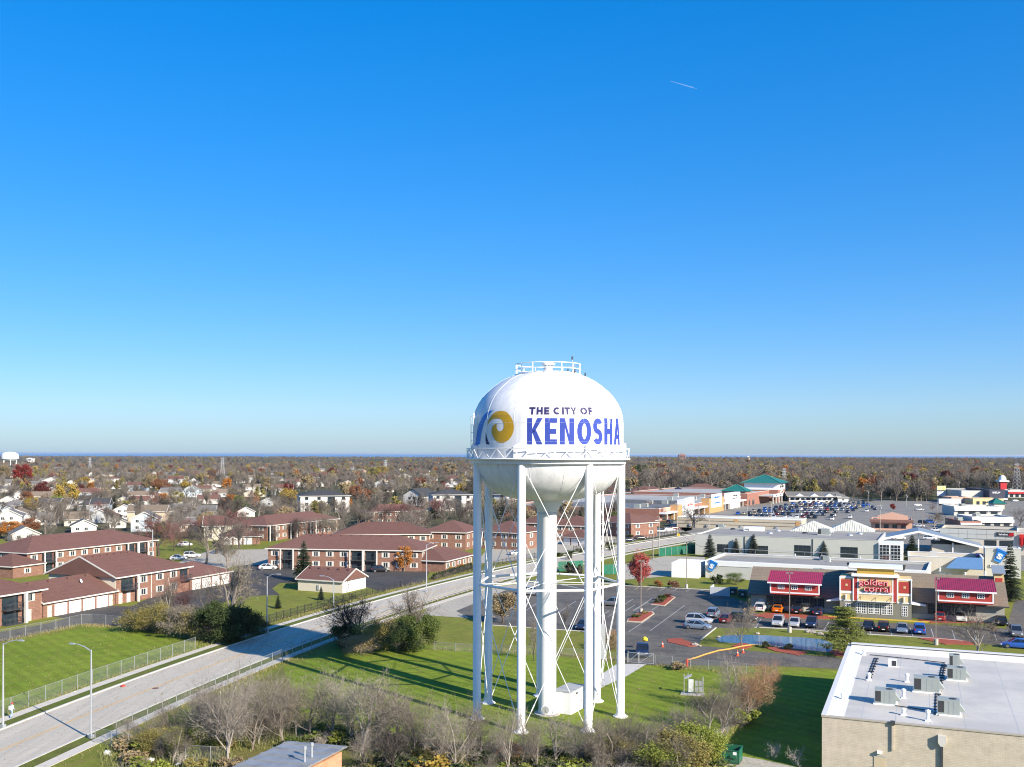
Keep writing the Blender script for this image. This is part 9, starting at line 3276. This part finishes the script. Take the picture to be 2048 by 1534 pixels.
CLEAR_PX = [[(330, 1135), (420, 1100), (560, 1098), (560, 1140), (420, 1152)], [(-100, 1330), (0, 1245), (300, 1175), (500, 1130), (900, 1130), (1000, 1090), (1400, 1045), (1400, 1120), (900, 1300), (300, 1300)]]
AUTO = []
rng = random.Random(19)
got = []
tries = 0
while len(got) < 165 and tries < 40000:
 tries += 1
 px = rng.uniform(-30, 1250)
 py = HZ + 1.0 / rng.uniform(1 / 182.0, 1 / 88.0)
 q = at(px, py)
 if any(in_poly(px, py, c_) for c_ in CLEAR_PX) or blocked(q.x, q.y, 1.0):
  continue
 if any((q.x - g[0]) ** 2 + (q.y - g[1]) ** 2 < 49 for g in got):
  continue
 if 996 < py < 1018 and (592 < px < 712 or 800 < px < 955):
  continue
 got.append((q.x, q.y, px, py))
KW = [('bare', 70), ('vase', 26), ('rust', 3), ('orange', 2), ('yellow', 2), ('olive', 6), ('tan', 4), ('maroon', 2), ('spruce', 7), ('green', 2)]
for (x, y, px, py) in got:
 kd = rng.choices([a for a, _ in KW], [b_ for _, b_ in KW])[0]
 h = rng.uniform(6.5, 11.5)
 if kd in ('bare', 'vase'):
  tw = rng.choices(['twig', 'twigtan', 'twigdark', 'twigred'], [50, 22, 18, 10])[0]
  t_ = plant('%s%d' % (kd, rng.randint(0, 3)), (x, y), h, tw, 'barkdark' if tw == 'twigdark' else 'bark', '', 'tree', 'trees of the suburb', rng.uniform(0.9, 1.3))
  base = {'twig': 'grey', 'twigtan': 'tan', 'twigdark': 'dark', 'twigred': 'reddish'}[tw] + ' bare tree'
 elif kd == 'spruce':
  t_ = plant('spruce%d' % rng.randint(0, 2), (x, y), h * 0.9, rng.choice(['spruce', 'spruce', 'bspruce']), 'bark', '', 'tree', 'trees of the suburb', 1.3)
  base = 'dark conifer'
 else:
  t_ = plant('leafy%d' % rng.randint(0, 2), (x, y), h * 0.85, kd, 'bark', '', 'tree', 'trees of the suburb', rng.uniform(0.95, 1.3))
  base = {'rust': 'rust brown', 'orange': 'orange', 'yellow': 'yellow', 'olive': 'olive green', 'tan': 'pale tan', 'maroon': 'maroon', 'green': 'green'}[kd] + ' leaved tree'
 AUTO.append((t_, base, px, py))
for o_ in list(C.objects):
 if o_.get('auto'):
  c_ = pix(Vector((o_.location.x, o_.location.y, 0)))
  AUTO.append((o_, o_['label'], c_[0], c_[1]))
  del o_['auto']
MARKS = [('the big dark red tree', 44, 960), ('the golden yellow tree', 133, 1000), ('the pale blue house', 288, 1050), ('the long brown roof', 170, 1080), ('the blue green spruce', 273, 1030), ('the rust orange tree', 322, 975), ('the orange yellow tree', 458, 1010),
   ('the gabled apartment roof', 440, 1045), ('the corner balconies', 600, 1045), ('the yellow tree by the apartments', 576, 1000), ('the white apartment block', 650, 1000), ('the brick school wing', 660, 950), ('the salmon hall', 722, 945),
   ('the white gable end house', 825, 1000), ('the dark roofed white apartments', 905, 1000), ('the middle apartments', 690, 1085), ('the bare red wall', 890, 1075), ('the tower riser', 1096, 1060), ('the right tower legs', 1215, 1050), ('the far white tank', 20, 930),
   ('the left pylon', 445, 940), ('the middle pylon', 771, 940), ('the double gabled house', 278, 950), ('the apartment yard', 440, 1115)]
groups = {}
for o_, base, px, py in AUTO:
 mk = min(MARKS, key=lambda m_: abs(m_[1] - px) + 2.2 * abs(m_[2] - py))
 dx, dy = px - mk[1], (py - mk[2]) * 2.2
 rel = ('right of' if dx > 0 else 'left of') if abs(dx) > abs(dy) else ('in front of' if dy > 0 else 'behind')
 groups.setdefault((base, rel, mk[0]), []).append((px, o_))
for (base, rel, mk), lst in groups.items():
 lst.sort(key=lambda e_: e_[0])
 for i, (px, o_) in enumerate(lst):
  o_['label'] = '%s %s %s' % (base, rel, mk) + ('' if len(lst) == 1 else ', %s from left' % ORD[i])
  if len(o_['label'].split()) > 16:
   o_['label'] = o_['label'].replace('house with ', 'house, ').replace('the ', '', 1)

# the sea of trees beyond: one uncountable mass
far_col = bpy.data.collections.new('far_tree_shapes')

def far_shape(i, kind, leaf):
 if kind == 'bare':
  t_, c_, _ = make_bare(201 + i, 'round' if i % 2 else 'vase', 10, 0.28, 0.2, 0.05, 4)
  bm = bmesh.new()
  bm.from_mesh(t_)
  bm.from_mesh(c_)
  me = bpy.data.meshes.new('far_bare')
  bm.to_mesh(me)
  bm.free()
  me.materials.append(LC[leaf])
 elif kind == 'leafy':
  rg_ = np.random.default_rng(300 + i)
  Pq = crown_points(rg_, 900, 10, 4.3, 1.2, 22)
  V_, F_ = leaf_quads(Pq, 0.42, rg_)
  me = raw_mesh('far_leafy', V_, F_, [LC[leaf]])
 else:
  me = make_spruce(400 + i, 10, 2.8, 14)[1]
  me.materials.clear()
  me.materials.append(LC[leaf])
 o_ = bpy.data.objects.new('far_shape_%02d' % i, me)
 far_col.objects.link(o_)

SH = [('bare', 'twig'), ('bare', 'twig'), ('bare', 'twigtan'), ('bare', 'twig'), ('bare', 'twigdark'), ('bare', 'twigtan'), ('leafy', 'olive'), ('leafy', 'tan'), ('leafy', 'rust'), ('leafy', 'orange'), ('leafy', 'yellow'), ('spr', 'spruce'), ('leafy', 'maroon'), ('bare', 'twigred')]
SW = [21, 20, 13, 19, 12, 8, 4, 2.2, 0.9, 0.4, 0.8, 4, 0.5, 1.5]
for i, (a, b_) in enumerate(SH):
 far_shape(i, a, b_)
rg = np.random.default_rng(5)

def scatter(d0, d1, area_per):
 n = int(0.5 * 1.16 * (d1 ** 2 - d0 ** 2) / area_per)
 d = np.sqrt(rg.uniform(d0 ** 2, d1 ** 2, n))
 return np.stack([rg.uniform(-0.58, 0.58, n) * d, d], 1)

PT = np.concatenate([scatter(400, 700, 85), scatter(700, 1500, 120), scatter(1500, 2600, 380), scatter(2600, 8000, 3400)])
X, Y = PT[:, 0], PT[:, 1]
PXx = 1024 + X * FOC / Y
PYy = HZ + CAM_H * FOC / Y
ok = np.ones(len(PT), bool)
for cx, cy, hl, hd_, a in FOOT:
 dx, dy = X - cx, Y - cy
 c, s = math.cos(a), math.sin(a)
 ok &= ~((np.abs(dx * c + dy * s) < hl + 1.0) & (np.abs(-dx * s + dy * c) < hd_ + 1.0))
 # keep the view of each house front open a little
 if cy < 900 and hl < 14:
  fx, fy = dx + s * (hd_ + 7), dy - c * (hd_ + 7)
  ok &= ~((np.abs(fx * c + fy * s) < hl * 0.75) & (np.abs(-fx * s + fy * c) < 8))
# open ground of the shops and lots on the right, grass strips
ok &= ~((PXx > 1235) & (PYy > 1004) | (PXx > 1690) & (PYy > 1001) | (PXx > 1600) & (PXx < 1700) & (PYy > 1002) | (PXx > 1860) & (PYy > 978) | (PXx > 1235) & (PXx < 1600) & (PYy > 982))
ok &= ~((PXx < 960) & (PYy > 996) & (rg.uniform(0, 1, len(PT)) < 0.55))
ok &= ~((PXx < 960) & (PYy > 945) & (rg.uniform(0, 1, len(PT)) < 0.42))
for g in got:
 if g[1] > 400:
  ok &= ~((X - g[0]) ** 2 + (Y - g[1]) ** 2 < 20)
# streets: open bands running through the suburb
ok &= ~((PYy > 994) & (PYy < 1020) & (((PXx > 590) & (PXx < 715)) | ((PXx > 795) & (PXx < 1020))))
band = np.abs(((Y * 0.93 + X * 0.36) % 92) - 46) < 5
ok &= ~(band & (PXx < 1230) & (Y < 1500))
PT, PXx = PT[ok], PXx[ok]
n = len(PT)
wood = PXx > 1235
hh = np.where(wood, rg.uniform(0.95, 1.75, n), rg.uniform(0.6, 1.25, n))
hh = np.where(PT[:, 1] > 2600, hh * 1.15, hh)
me = bpy.data.meshes.new('far_woods')
me.vertices.add(n)
me.vertices.foreach_set('co', np.stack([PT[:, 0], PT[:, 1], np.zeros(n)], 1).astype(np.float32).ravel())
for nm, typ, val in (('tsize', 'FLOAT', hh), ('tturn', 'FLOAT', rg.uniform(0, 6.28, n)), ('tkind', 'INT', rg.choice(len(SH), n, p=np.array(SW) / sum(SW)))):
 at_ = me.attributes.new(nm, typ, 'POINT')
 at_.data.foreach_set('value', val.astype(np.float32 if typ == 'FLOAT' else np.int32))
fw = put('far_woods', me)
tag(fw, 'brown, grey and golden mass of town trees reaching to the lake', 'woods', kind='stuff')
ng = bpy.data.node_groups.new('far_woods', 'GeometryNodeTree')
ng.interface.new_socket('Geometry', in_out='INPUT', socket_type='NodeSocketGeometry')
ng.interface.new_socket('Geometry', in_out='OUTPUT', socket_type='NodeSocketGeometry')
gi, go = ng.nodes.new('NodeGroupInput'), ng.nodes.new('NodeGroupOutput')
mp_ = ng.nodes.new('GeometryNodeMeshToPoints')
ip = ng.nodes.new('GeometryNodeInstanceOnPoints')
ci = ng.nodes.new('GeometryNodeCollectionInfo')
ci.inputs['Collection'].default_value = far_col
ci.inputs['Separate Children'].default_value = True
ci.inputs['Reset Children'].default_value = True

def named(nm, typ):
 a = ng.nodes.new('GeometryNodeInputNamedAttribute')
 a.data_type = typ
 a.inputs['Name'].default_value = nm
 return a.outputs[0]

cx_ = ng.nodes.new('ShaderNodeCombineXYZ')
ng.links.new(named('tturn', 'FLOAT'), cx_.inputs[2])
ng.links.new(gi.outputs[0], mp_.inputs['Mesh'])
ng.links.new(mp_.outputs[0], ip.inputs['Points'])
ng.links.new(ci.outputs[0], ip.inputs['Instance'])
ip.inputs['Pick Instance'].default_value = True
ng.links.new(named('tkind', 'INT'), ip.inputs['Instance Index'])
ng.links.new(cx_.outputs[0], ip.inputs['Rotation'])
ng.links.new(named('tsize', 'FLOAT'), ip.inputs['Scale'])
ng.links.new(ip.outputs[0], go.inputs[0])
md = fw.modifiers.new('far_woods', 'NODES')
md.node_group = ng
print('far trees', n)

# the air
hz_m, nt, b = new_mat('haze')
nt.nodes.remove(b)
pv = nt.nodes.new('ShaderNodeVolumePrincipled')
pv.inputs['Color'].default_value = (0.80, 0.88, 1.0, 1)
pv.inputs['Density'].default_value = 0.000022
pv.inputs['Anisotropy'].default_value = 0.2
nt.links.new(pv.outputs[0], nt.nodes['Material Output'].inputs['Volume'])
o_ = MB().box(-90500, 90500, -450, 120500, -1.2, 47).build('haze', hz_m)
tag(o_, 'thin blue haze lying over the far town', 'haze', kind='stuff')
